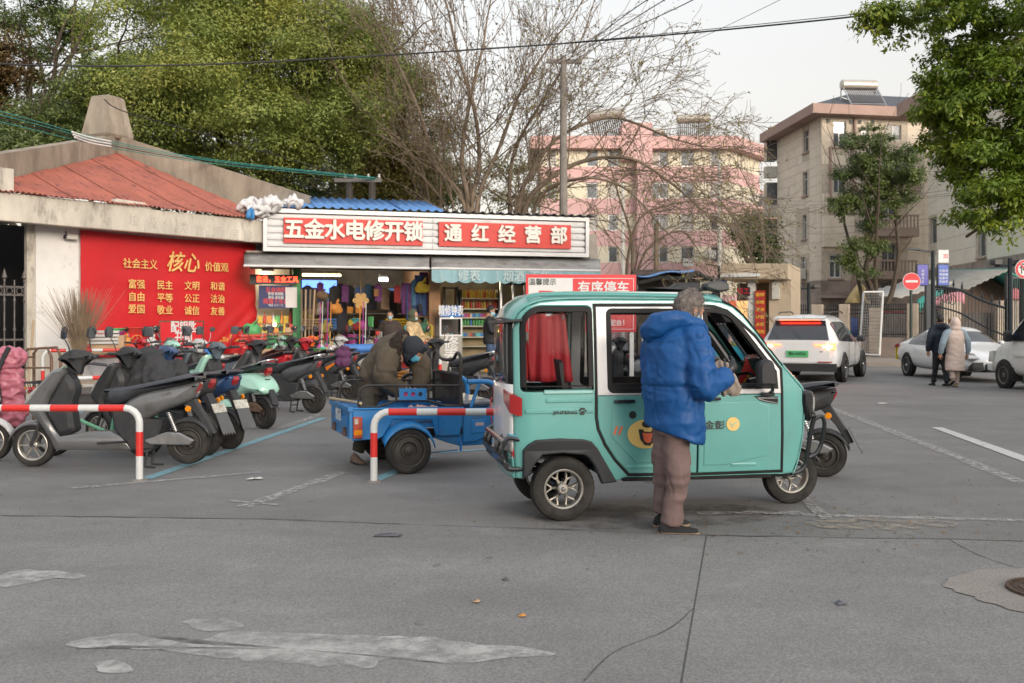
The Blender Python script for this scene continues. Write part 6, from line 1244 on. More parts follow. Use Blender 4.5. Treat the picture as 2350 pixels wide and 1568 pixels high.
# ---------------- cars ----------------
def carbody(par,st,mats,splits,sub=2):
    # st: stations (x, zb, wb, zm, wm, zbelt, wbelt, zre, wre, zr); body loft, subdivided, then split by material
    rows=[]
    for x,zb,wb,zm,wm,zl,wl,zre,wre,zr in st:
        h=[(0,zb),(wb*.8,zb),(wb,zb+.1),(wm,zm),(wl,zl),(wre,zre),(wre*.75,zr-(zr-zre)*.35),(0,zr)]
        ring=[(x,-y,z) for y,z in h]+[(x,y,z) for y,z in h[-2:0:-1]]; rows.append(ring)
    n=len(rows[0]); vs=[p for r in rows for p in r]; fs=[];mi=[]
    for i in range(len(rows)-1):
        for j in range(n):
            fs.append((i*n+j,i*n+(j+1)%n,(i+1)*n+(j+1)%n,(i+1)*n+j)); jj=j if j<7 else n-1-j
            mi.append(splits(i,jj))
    fs+=[tuple(range(n))[::-1],tuple((len(rows)-1)*n+j for j in range(n))]; mi+=[0,0]
    me=bpy.data.meshes.new('car'); me.from_pydata(vs,[],fs); me.polygons.foreach_set('material_index',mi); me.update()
    for m in mats: me.materials.append(m[1])
    o=bpy.data.objects.new('car',me); C.objects.link(o); md=o.modifiers.new('s','SUBSURF'); md.levels=sub; md.render_levels=sub
    cre=me.attributes.new('crease_edge','FLOAT','EDGE')
    for e in me.edges:
        a,b=e.vertices; ja,jb=a%n,b%n
        cre.data[e.index].value=.55 if (ja==jb and (min(ja,n-ja) in (4,))) else (.3 if ja!=jb and a//n==b//n and a//n in (0,len(rows)-1) else 0)
    for f in (0,len(rows)-1):
        pass
    dg=bpy.context.evaluated_depsgraph_get(); ev=bpy.data.meshes.new_from_object(o.evaluated_get(dg)); bpy.data.objects.remove(o)
    out=[]
    for k,(nm,m) in enumerate(mats):
        b=bmesh.new(); b.from_mesh(ev); bmesh.ops.delete(b,geom=[f for f in b.faces if f.material_index!=k],context='FACES')
        if not b.faces: b.free(); out.append(None); continue
        me2=bpy.data.meshes.new(nm); 
        for f in b.faces: f.material_index=0; f.smooth=True
        b.to_mesh(me2); b.free(); out.append(newobj(nm,me2,m,par))
    return out
cwhite=mat('white_car_body',(.72,.74,.75),.22,0,var=.03,coat=.8); cg=mat('dark_car_glass',(.018,.022,.028),.05,0,var=.3,sc=2,spec=1); blow=mat('black_lower_cladding',(.03,.031,.034),.6,var=.15)
def arch_(par,x,y,r,s): 
    rg=[]
    b=MB(); o=[(x+(r+.055)*math.cos(R(a)),r*.98+(r+.055)*math.sin(R(a))) for a in range(-12,193,12)]+[(x+(r-.05)*math.cos(R(a)),r*.98+(r-.05)*math.sin(R(a))) for a in range(192,-13,-12)]
    b.slab(o,min(y,y+s*.03),max(y,y+s*.03),.006); return b.build('wheel_arch',blow,par)
def archhole(par,x,y,r,s):
    b=MB(); o=[(x+(r+.03)*math.cos(R(a)),r*.98+(r+.03)*math.sin(R(a))) for a in range(0,360,15)]; b.slab(o,min(y,y+s*.012),max(y,y+s*.012),.003); return b.build('wheel_well',blk,par)
# SUV
sv=thing('parked_car','white sport utility car seen from behind with lit red tail lamps','car',(7.67,26.0,0),R(62.3))
st=[(-.99,.38,.70,.62,.80,.98,.80,1.02,.70,1.03),(-.97,.34,.86,.62,.93,1.05,.88,1.12,.76,1.14),(-.86,.30,.92,.62,.97,1.08,.92,1.30,.74,1.34),(-.55,.28,.95,.65,.99,1.07,.94,1.60,.68,1.70),(-.2,.27,.95,.65,.99,1.05,.94,1.64,.68,1.76),(.9,.26,.95,.64,.985,1.02,.93,1.65,.69,1.79),(1.6,.26,.95,.64,.98,1.01,.93,1.62,.69,1.76),(2.15,.26,.95,.64,.98,1.01,.93,1.45,.70,1.55),(2.75,.27,.94,.64,.98,1.0,.90,1.12,.74,1.14),(3.5,.30,.90,.62,.95,.92,.82,.98,.66,1.02),(3.85,.34,.82,.58,.84,.82,.70,.86,.55,.88),(3.92,.40,.70,.56,.72,.76,.6,.78,.5,.8)]
def sp_(i,j):
    if j<=1: return 2
    if j==4 and i in (3,4,5,6,7): return 1
    if j in (5,6) and i in (2,): return 0
    if j in (5,6) and i in (7,8) : return 1
    return 0
r_=carbody(sv,st,[('body',cwhite),('side_window',cg),('lower_cladding',blow)],sp_)
for x in (0,3.0):
    for s in (-1,1):
        arch_(sv,x,s*.965,.37,s); archhole(sv,x,s*.962,.37,s); wheel(sv,x,s*.90,.37,.25,rr=.70,style='s',sp=5,rm=mat('dark_alloy',(.16,.16,.17),.3,.7,var=.1))
def rearquad(name,pts,m,par,th=.02,x=-1.0):
    # polygon on the tail: (y,z,x)
    b=MB(); b.loft([[(q[2],q[0],q[1]) for q in pts],[(q[2]+th,q[0],q[1]) for q in pts]]); return b.build(name,m,par)
rearquad('rear_window',[(.76,1.10,-1.0),(-.76,1.10,-1.0),(-.62,1.58,-.70),(.62,1.58,-.70)],cg,sv,.05)
b=MB(); b.loft([[(-.86,y,1.60),(-.55,y*.97,1.66),(-.55,y*.97,1.70),(-.88,y,1.64)] for y in (-.64,.64)]); b.build('roof_spoiler',cwhite,sv)
redl=mat('lit_red_lamp',(.9,.04,.015),.3,var=0,emit=6,ecol=(1,.05,.02)); hotl=mat('lit_tail_core',(1,.45,.15),.3,var=0,emit=16,ecol=(1,.55,.22)); platg=mat('green_plate',(.08,.42,.16),.5,var=.05)
rearquad('high_brake_light',[(.50,1.585,-.80),(-.50,1.585,-.80),(-.50,1.615,-.80),(.50,1.615,-.80)],redl,sv,.03)
for s in (-1,1):
    t_=rearquad('tail_light',[(s*.92,.84,-.995),(s*.92,1.02,-.97),(s*.72,1.0,-1.02),(s*.42,.985,-1.03),(s*.40,.945,-1.03),(s*.60,.92,-1.03),(s*.70,.85,-1.02)][::s],redl,sv,.05)
    rearquad('lit_core',[(s*.84,.885,-1.035),(s*.84,.96,-1.035),(s*.62,.955,-1.038),(s*.62,.915,-1.038)][::s],hotl,t_,.01)
rearquad('boot_lid',[(.72,.52,-1.01),(-.72,.52,-1.01),(-.80,.80,-1.02),(-.74,1.06,-1.015),(.74,1.06,-1.015),(.80,.80,-1.02)],cwhite,sv,.04)
pq=rearquad('licence_plate',[(.27,.66,-1.045),(-.27,.66,-1.045),(-.27,.82,-1.045),(.27,.82,-1.045)],platg,sv,.012)
text('lettering','皖A·AF8756',.095,dblk,pq,(-1.049,0,.74),rz=R(-90),ext=.001,off=.015,sx=.78)
rearquad('rear_bumper',[(.93,.30,-1.0),(-.93,.30,-1.0),(-.95,.50,-1.03),(.95,.50,-1.03)],blow,sv,.08)
for s in (-1,1): rearquad('reflector',[(s*.85,.53,-1.035),(s*.50,.53,-1.04),(s*.50,.555,-1.04),(s*.85,.555,-1.035)][::s],tl,sv,.02)
text('lettering','ES8',.04,blk,sv,(-1.03,-.58,.80),rz=R(-90),ext=.001)
for s in (-1,1):
    b=MB(); b.slab(SP([(2.0,1.02),(2.0,1.16),(2.14,1.18),(2.2,1.05)],3),*sorted((s*.97,s*1.17)),.03); b.build('wing_mirror',blk,sv)
    b=MB(); b.tube([(-.3,s*.62,1.76),(.0,s*.66,1.80),(1.3,s*.66,1.83),(1.6,s*.66,1.78)],.018,6); b.build('roof_rail',blk,sv)
    b=MB()
    for x in (.62,1.62): b.box(x,x+.012,min(s*.985,s*.992),max(s*.985,s*.992),.45,1.02)
    b.build('door_gap',blk,sv)
b=MB(); b.slab([(-.28,1.77),(-.22,1.77),(-.26,1.85),(-.33,1.85)],-.012,.012,.004); b.build('antenna_fin',blk,sv)
# sedan
sd_=thing('parked_car','white saloon car parked nose to nose with the white van','car',(12.25,28.7,0),R(-88))
st=[(-.92,.42,.55,.6,.70,.88,.60,.92,.5,.94),(-.88,.34,.74,.6,.86,.92,.76,.98,.66,1.0),(-.55,.26,.82,.6,.90,.93,.82,1.02,.66,1.06),(-.1,.24,.85,.6,.91,.92,.83,1.18,.60,1.24),(.55,.22,.86,.58,.91,.90,.83,1.36,.55,1.43),(1.1,.22,.86,.57,.91,.89,.83,1.38,.56,1.46),(1.6,.22,.86,.57,.91,.88,.82,1.28,.58,1.36),(2.25,.22,.86,.56,.90,.86,.80,.94,.66,.98),(2.8,.23,.84,.55,.89,.80,.76,.85,.58,.88),(3.4,.26,.76,.5,.80,.66,.66,.70,.5,.72),(3.55,.32,.6,.46,.62,.56,.5,.58,.4,.6)]
def sp2(i,j):
    if j<=0: return 2
    if j==4 and i in (3,4,5,6): return 1
    if j in (5,6) and i in (2,3): return 1
    if j in (5,6) and i in (6,): return 1
    return 0
carbody(sd_,st,[('body',cwhite),('window',cg),('lower_cladding',blow)],sp2)
for x in (0,2.7):
    for s in (-1,1): archhole(sd_,x,s*.875,.335,s); wheel(sd_,x,s*.82,.32,.2,rr=.72,style='s',sp=5,rm=mat('light_alloy',(.30,.30,.31),.3,.8,var=.1))
for s in (-1,1):
    b=MB(); b.slab([(3.02,.66),(3.46,.56),(3.50,.62),(3.2,.74),(2.98,.76)],*sorted((s*.52,s*.80)),.02); b.build('headlight',MATS['headlamp_lens'],sd_)
    b=MB(); b.slab([(3.30,.30),(3.56,.34),(3.54,.52),(3.36,.42)],*sorted((s*.45,s*.76)),.02); b.build('fog_lamp_recess',blk,sd_)
    b=MB(); b.slab([(-.90,.80),(-.72,.82),(-.70,.92),(-.88,.90)],*sorted((s*.5,s*.86)),.02); b.build('tail_light',tl,sd_)
    b=MB(); 
    for x in (.5,1.45): b.box(x,x+.15,min(s*.905,s*.935),max(s*.905,s*.935),.80,.825)
    b.build('door_handle',cwhite,sd_)
    b=MB(); b.slab(SP([(1.75,.92),(1.75,1.03),(1.88,1.03),(1.93,.94)],3),*sorted((s*.86,s*1.04)),.025); b.build('wing_mirror',cwhite,sd_)
b=MB(); b.slab([(3.50,.28),(3.60,.3),(3.60,.46),(3.52,.50)],-.42,.42,.02); b.build('grille',blk,sd_)
b=MB(); b.box(-.96,-.93,-.8,-.5,.45,.8); b.build('yellow_marker',mat('yellow_reflector',(.8,.65,.03),.4,var=0),sd_)
# van
vn=thing('parked_van','white minivan at the right edge with dented side mouldings','van',(12.45,20.75,0),R(95))
vwh=mat('van_white_paint',(.70,.72,.69),.35,0,var=.06,coat=.4,dirt=(.42,.42,.38),dsc=2,dth=.62)
st=[(-1.0,.35,.76,.7,.80,1.05,.78,1.8,.60,1.86),(-.9,.30,.80,.7,.84,1.05,.82,1.84,.66,1.92),(.0,.28,.82,.7,.85,1.05,.83,1.84,.68,1.94),(1.1,.28,.82,.7,.85,1.05,.83,1.83,.68,1.93),(1.75,.28,.82,.7,.85,1.05,.82,1.76,.68,1.87),(2.1,.28,.82,.7,.85,1.04,.80,1.55,.68,1.64),(2.55,.28,.82,.68,.85,1.0,.79,1.12,.70,1.16),(2.85,.30,.82,.62,.84,.92,.76,.97,.66,1.0),(3.05,.34,.76,.55,.78,.75,.7,.78,.6,.8),(3.08,.4,.7,.5,.72,.66,.6,.68,.5,.7)]
def sp3(i,j):
    if j<=0: return 2
    if j in (5,6) and i in (5,): return 1
    return 0
carbody(vn,st,[('body',vwh),('windscreen',cg),('underside',blow)],sp3)
for x in (0,2.4):
    for s in (-1,1): archhole(vn,x,s*.835,.33,s); wheel(vn,x,s*.79,.31,.18,rr=.66,style='disc',rm=mat('dull_steel_wheel',(.20,.19,.17),.5,.5,var=.15))
for s in (1,-1):
    for o_ in ([(1.22,1.12),(1.22,1.66),(1.72,1.66),(2.18,1.18),(2.18,1.10)],[(-.2,1.12),(-.2,1.66),(1.08,1.66),(1.08,1.12)]):
        b=MB(); fn=lambda p:.838-(p[1]-1.05)*.19
        b.loft([[(p[0],s*(fn(p)-.015),p[1]) for p in o_],[(p[0],s*(fn(p)+.012),p[1]) for p in o_]]); b.build('side_window',cg,vn)
    b=MB(); b.box(-.7,2.05,min(s*.85,s*.875),max(s*.85,s*.875),.76,.82); b.build('side_moulding',vwh,vn)
    b=MB(); b.box(1.15,1.16,min(s*.84,s*.862),max(s*.84,s*.862),.4,1.7); b.build('door_gap',blk,vn)
    b=MB(); b.box(1.25,1.38,min(s*.85,s*.885),max(s*.85,s*.885),.93,.98); b.build('door_handle',blk,vn)
    b=MB(); b.slab(SP([(2.0,1.10),(2.0,1.30),(2.08,1.32),(2.12,1.12)],3),*sorted((s*.88,s*1.06)),.025); b.build('wing_mirror',blk,vn)
    b=MB(); b.slab([(2.86,.60),(3.08,.60),(3.02,.86),(2.88,.86)],*sorted((s*.52,s*.84)),.02); b.build('headlight',MATS['headlamp_lens'],vn)
    b=MB(); b.box(2.06,2.12,min(s*.6,s*.84),max(s*.6,s*.84),.18,.5); b.build('mud_flap',blk,vn)
b=MB(); b.slab([(2.95,.38),(3.14,.4),(3.14,.52),(2.95,.54)],-.82,.82,.02); b.build('front_bumper',vwh,vn)
# ---------------- people ----------------
skinm=mat('skin',(.42,.23,.15),.55,0,var=.08,sc=12); maskb=mat('pale_blue_mask',(.42,.60,.66),.8,var=.05); maskd=mat('blue_mask',(.10,.42,.58),.8,var=.05)
def spine(b,pts,left,n=20):
    # pts: (centre, half depth, half width); squarish cross-sections along a spine
    L=V(left).normalized(); rings=[]
    for i,(c,a,w) in enumerate(pts):
        t=(V(pts[min(i+1,len(pts)-1)][0])-V(pts[max(i-1,0)][0])).normalized(); f=L.cross(t).normalized(); l=t.cross(f).normalized(); sg=lambda v:math.copysign(abs(v)**.85,v)
        rings.append([V(c)+f*a*sg(math.cos(2*PI*k/n))+l*w*sg(math.sin(2*PI*k/n)) for k in range(n)])
    b.loft(rings); return b
def headmesh(par,pos,yaw,pitch,s=1,mask=None,hair=None,roll=0,nk=None,vox=.006,hairf=None,hamp=.006):
    M=Matrix.Translation(pos)@Matrix.Rotation(yaw,4,'Z')@Matrix.Rotation(pitch,4,'Y')@Matrix.Scale(s,4); b=MB()
    b.sph((-.008,0,.02),(.098,.077,.105),20); b.sph((.03,0,-.055),(.062,.054,.062),16); b.sph((.048,0,-.088),(.032,.03,.024),10); b.sph((.06,0,.0),(.036,.056,.05),12)
    b.tube([(.084,0,.022),(.104,0,-.018),(.112,0,-.034),(.092,0,-.044)],[.010,.012,.014,.010],8)
    for y in (-.03,.03): b.sph((.07,y,.028),(.022,.024,.010),8); b.sph((.066,y,-.03),(.022,.02,.022),8)
    b.sph((.083,0,-.062),(.014,.026,.007),8); b.sph((.082,0,-.074),(.013,.022,.008),8)
    for y in (-1,1): b.sph((-.004,y*.078,-.005),(.018,.010,.034),10,M=rotm(0,-12,y*18))
    b.tube([(-.02,0,-.04),(-.035,0,-.12),(-.045,0,-.20)],[.056,.055,.062],14); me=fuse(b,vox,3); me.transform(M); h=meshobj('head',me,skinm,par)
    q=MB(M)
    for y in (-.031,.031): q.sph((.086,y,.012),(.010,.012,.007),8)
    q.build('eyes',mat('eye_dark',(.03,.02,.018),.2,var=0),h)
    if mask:
        q=MB(M); vs=[];fs=[]; N=14
        for i in range(N+1):
            a=R(-78+156*i/N)
            for k in range(6):
                z=-.012-.018*k-.01*(1-abs(a)/1.4)*(k>3); rr=.083+.036*math.cos(a)**2-(.012*abs(k-2)); q_=(rr*math.cos(a)*1.02,.070*math.sin(a)*(1-.05*k),z+.012*(1-math.cos(a))*(-1)*(-1 if k<3 else 1)); vs.append(q_)
        for i in range(N):
            for k in range(5): a=i*6+k; fs.append((a,a+6,a+7,a+1))
        q.add(vs,fs); o=q.build('face_mask',mask,h,ang=180); o.modifiers.new('s','SOLIDIFY').thickness=.003
        q=MB(M)
        for y in (-1,1): q.tube([(.03,y*.072,-.02),(.0,y*.084,.015),(-.012,y*.084,.02)],.0016,4); q.tube([(.03,y*.068,-.09),(.0,y*.084,-.03),(-.012,y*.084,-.02)],.0016,4)
        q.build('ear_loop',mask,h)
    if hair:
        hairf=hairf or (lambda p:p.x<.02+max(0,p.z-.03)*1.0 and p.z>-.075-.3*p.x)
        b=MB(); b.sph((-.012,0,.026),(.108,.087,.113),48); me=b.mesh(); bm=bmesh.new(); bm.from_mesh(me); bmesh.ops.remove_doubles(bm,verts=bm.verts,dist=.0005)
        bmesh.ops.delete(bm,geom=[f for f in bm.faces if not hairf(f.calc_center_median()) or (abs(f.calc_center_median().y)>.072 and abs(f.calc_center_median().x)<.03 and f.calc_center_median().z<.03)],context='FACES'); bmesh.ops.recalc_face_normals(bm,faces=bm.faces); bm.to_mesh(me); bm.free()
        co_,no_=getco(me); dd=[hamp*noise.noise((c[0]*30,c[1]*70,c[2]*18))*1.5+hamp*.8*noise.noise((c[0]*90,c[1]*120,c[2]*40)) for c in co_.tolist()]; setco(me,co_+no_*np.array(dd)[:,None])
        me.transform(M); o=meshobj('hair',me,hair,h); o.modifiers.new('s','SOLIDIFY').thickness=.012
        if vox<.006:
            co_,no_=getco(me); r_=np.random.default_rng(8); i_=r_.integers(0,len(co_),2600); leaves('hair_strands',co_[i_]+no_[i_]*.004,no_[i_]*1.5+np.array([-.2,0,.2]),.040,hair,h,.07,1.3,r_,.25)
    return h
def hand(par,wrist,dirv,palmn,m,s=1,curl=1.0,name='hand',side=1):
    # fingers run along dirv, palm faces palmn
    d=V(dirv).normalized(); n=(V(palmn)-d*V(palmn).dot(d)).normalized(); l=n.cross(d).normalized()*side; w=V(wrist); b=MB()
    T=lambda x,y,z:w+(d*x+l*y+n*z)*s
    b.tube([T(-.02,0,0),T(.02,0,0),T(.05,0,.0),T(.085,0,.0)],[.026*s,.030*s,.038*s,.036*s],10,fl=.55 if abs(n.z)>.5 else 1)
    for k,(y,fl) in enumerate(((-.030,.075),(-.010,.085),(.010,.080),(.029,.062))):
        pts=[];x,z=.078,0;a=.15
        for q in range(5): pts.append(T(x,y*(1+.02*q),z)); x+=fl/4*math.cos(a); z+=fl/4*math.sin(a); a+=.38*curl
        b.tube(pts,[.0098*s,.0098*s,.0092*s,.0088*s,.0072*s],8); b.sph(pts[-1],.0072*s,6)
    b.tube([T(.015,-.025,.005),T(.04,-.046,.018),T(.066,-.050,.035),T(.085,-.042,.05)],[.015*s,.0125*s,.011*s,.008*s],8); b.sph(T(.085,-.042,.05),.008*s,6)
    me=fuse(b,.0045*s,2); return meshobj(name,me,m,par)
def shoe(par,ank,yaw,m,s=1,pitch=0,name='shoe',sole=None,roll=0):
    M=Matrix.Translation(ank)@Matrix.Rotation(yaw,4,'Z')@Matrix.Rotation(pitch,4,'Y')@Matrix.Scale(s,4); b=MB(); rings=[]
    for x,w,h,z in ((-.075,.018,.03,.035),(-.065,.032,.06,.055),(-.03,.036,.085,.08),(.02,.038,.07,.06),(.08,.045,.045,.035),(.13,.045,.035,.025),(.17,.036,.028,.02),(.19,.015,.02,.015)):
        rings.append([M@V((x,w*math.cos(2*PI*k/14),max(0.0,(.0 if math.sin(2*PI*k/14)<0 else h*math.sin(2*PI*k/14))+.012))) for k in range(14)])
    b.loft(rings); o=b.build(name,m,par,ang=60)
    q=MB(M); pts=[(-.08,-.02),(-.08,.02),(-.05,.038),(.02,.04),(.09,.05),(.15,.045),(.195,.02),(.2,0),(.195,-.02),(.15,-.045),(.09,-.05),(.02,-.04),(-.05,-.038)]; q.loft([[(x,y,0) for x,y in pts],[(x,y,.014) for x,y in pts]]); q.build('sole',sole or blk,o); return o
def trousers(par,m,hip,legs,vox=.016,amp=.010,w=.15,name='trousers',wr=6,cuff=.065,th=.095):
    b=MB(); hip=V(hip); L=V(legs[0][0])-V(legs[1][0])
    spine(b,[(hip+V((0,0,-.10)),.12,.17),(hip,.13,w+.02),(hip+V((0,0,.14)),.12,w)],(0,1,0) if abs(L.y)>abs(L.x) else tuple(L))
    for a,k,f in legs:
        a,k,f=V(a),V(k),V(f); pts=spline([tuple(a+V((0,0,.02))),tuple(a.lerp(k,.5)),tuple(k),tuple(k.lerp(f,.5)),tuple(f)],3); n=len(pts)-1
        b.tube(pts,[th+(cuff-th)*(i/n)**.75+.008*math.sin(i/n*7) for i in range(n+1)],14)
    me=fuse(b,vox,4); wrinkle(me,amp,wr,4,(1,1,1.6),amp*.4); creases(me,.014,5.5,8,(1.2,1.2,1)); return meshobj(name,me,m,par)
# ---- the man in the blue coat (image-plane axes: x right, y away) ----
mb=G(1540,1222); man=thing('person','elderly man in a bright blue hooded coat seen from behind, wiping with gloves','person',(mb.x+.02,mb.y+.02,0),0); ph=R(35)
bluec=mat('blue_parka_cloth',(.006,.070,.24),.55,0,var=.08,sc=5,bump=.32,bsc=7,stretch=(1,1,1.6),coat=0,spec=.35); trs=mat('taupe_trousers',(.155,.105,.10),.8,var=.12,sc=4,bump=.4,bsc=8,stretch=(1,1,.7)); greyh=mat('grey_streaked_hair',(.17,.145,.13),.65,0,var=.65,sc=30,stretch=(1,3,.6)); glv=mat('black_leather_glove',(.018,.018,.02),.45,var=.2)
fw=V((math.cos(ph),math.sin(ph),0)); lf=V((-math.sin(ph),math.cos(ph),0))
def MU(px,py,v=0): return V(((px-1547)/324,v,(1225-py)/324))
b=MB(); hd=headmesh(man,MU(1588,712,.06),R(22),R(22),1.06,maskb,greyh,vox=.0055,hamp=.010,hairf=lambda p:p.x<.035+max(0,p.z-.05)*.6 and p.z>-.085)
cb=MB()
spine(cb,[(MU(1549,1000),.17,.225),(MU(1549,960),.175,.235),(MU(1546,900),.18,.24),(MU(1542,850),.18,.24),(MU(1543,805),.175,.24),(MU(1553,775),.155,.22),(MU(1568,752),.115,.15),(MU(1583,738),.085,.09)],lf,28)
sh_r=MU(1556,785)-lf*.20; el=MU(1603,888,-.25); wr=MU(1662,862,-.12)
cb.tube(spline([tuple(MU(1550,778)-lf*.14),tuple(sh_r),tuple(sh_r.lerp(el,.5)+V((-.0,-.02,0))),tuple(el),tuple(el.lerp(wr,.5)),tuple(wr)],4),[.10,.105,.108,.108,.106,.104,.102,.10,.098,.096,.094,.092,.09,.088,.085,.082,.078,.075,.07,.068,.064],16)
sh_l=MU(1556,780)+lf*.19; el2=MU(1610,885,.26); wr2=MU(1655,858,.10)
cb.tube(spline([tuple(MU(1550,778)+lf*.12),tuple(sh_l),tuple(el2),tuple(wr2)],5),[.1,.1,.1,.098,.096,.094,.092,.09,.088,.086,.082,.078,.074,.07,.066,.06],14)
for (px,py,r_) in ((0,0,0),):
    pass
me=fuse(cb,.0105,4)
# hem cut: higher at the back, lower at the front; and long folds
def hemf(c): return 1
for v in me.vertices:
    c=v.co
    if c.z<1.0 and abs(c.x)<.4: k=(1.0-c.z)/.31; c.z-= (c.x*.34)*max(0,k)**1.5 if c.z<1.0 else 0
wrinkle(me,.012,2.6,11,(1,1,2.0),.0); wrinkle(me,.014,6.5,3,(1,1,1.5),.004,fn=lambda c:.5+.8*max(0,c.x*2.5))
co_,no_=getco(me); kk=np.maximum(0,1-abs(co_[:,2]-1.045)/.014)*(co_[:,0]<.12); setco(me,co_-no_*(kk*.010)[:,None])   # waist seam
creases(me,.016,4.2,5,(1,1,1.7)); creases(me,.012,6.5,21,(1.5,1.5,.8)); coat=meshobj('coat',me,bluec,man)
hb=MB(); hb.tube(spline([tuple(MU(1580,735,-.10)),tuple(MU(1520,738,-.10)),tuple(MU(1497,762,.0)),tuple(MU(1520,750,.14)),tuple(MU(1570,735,.2))],5),[.045,.055,.065,.072,.076,.08,.084,.086,.086,.086,.086,.084,.082,.08,.076,.07,.065,.06,.055,.05,.04],12)
hb.sph(MU(1506,768,.03),(.085,.13,.065),16); hb.sph(MU(1535,752,.05),(.12,.14,.07),16)
hb.tube(spline([tuple(MU(1575,738,-.12)),tuple(MU(1600,744,-.09)),tuple(MU(1620,762,.0)),tuple(MU(1616,764,.1)),tuple(MU(1590,745,.18))],4),.036,10); hb.tube(spline([tuple(MU(1578,752,-.10)),tuple(MU(1598,758,-.07)),tuple(MU(1614,772,.02)),tuple(MU(1600,770,.12))],4),.045,10)
me=fuse(hb,.011,3); wrinkle(me,.012,6,2,(1,1,1.3),.003); creases(me,.014,7,3,(1,1,1.4)); meshobj('hood',me,bluec,man)
b=MB(); b.tube([MU(1604,725,-.085),MU(1611,748,-.07),MU(1617,764,-.05)],.003,5); b.sph(MU(1617,766,-.05),.008,8); b.build('draw_cord',bluec,man)
# pocket welt and vent
ik=MB(); hip=MU(1549,985)
trousers(man,trs,MU(1547,965),[(MU(1540,985)-lf*.07,MU(1552,1100,-.07),MU(1541,1203,-.04)),(MU(1548,985)+lf*.07,MU(1530,1095,.10),MU(1530,1185,.13))],.013,.018,.13,wr=4.5,cuff=.072,th=.100)
blks=mat('black_cloth_shoe',(.012,.013,.015),.85,var=.15); soled=mat('tan_sole',(.28,.20,.12),.8)
shoe(man,MU(1535,1226,-.06)*1,R(-2),blks,1.06,sole=soled); shoe(man,V((MU(1533,0).x,.17,.005)),R(10),blks,1.0,sole=soled)
hand(man,wr+V((-.005,0,.012)),(.55,.35,.55),(-.3,.7,.2),glv,1.12,1.3,side=1); hand(man,wr2+V((0,-.02,.03)),(.45,-.55,.2),(.1,-.4,-.8),glv,1.1,1.3,side=-1)
b=MB(); b.tube([wr-V((.05,0,.02)),wr+V((.012,0,.01))],[.058,.052],12); b.build('glove_cuff',glv,man)
rag=mat('grey_rag',(.25,.21,.175),.85,var=.25,sc=9,bump=.2); rb_=MB(); c=MU(1660,862,-.10); 
rb_.tube(spline([tuple(MU(1640,838,-.16)),tuple(MU(1655,842,-.12)),tuple(MU(1668,870,-.10)),tuple(MU(1672,905,-.12))],4),[.028,.03,.032,.034,.032,.034,.04,.048,.055,.062,.066,.066,.06],12); me=fuse(rb_,.010,2)
for v in me.vertices: v.co.y=c.y+(v.co.y-c.y)*.45
wrinkle(me,.030,18,6,(1,1,.45),.008); o=meshobj('rag',me,rag,None); o.location=man.location; tag(o,'crumpled grey rag held in the gloved hands of the blue coated man','cloth')
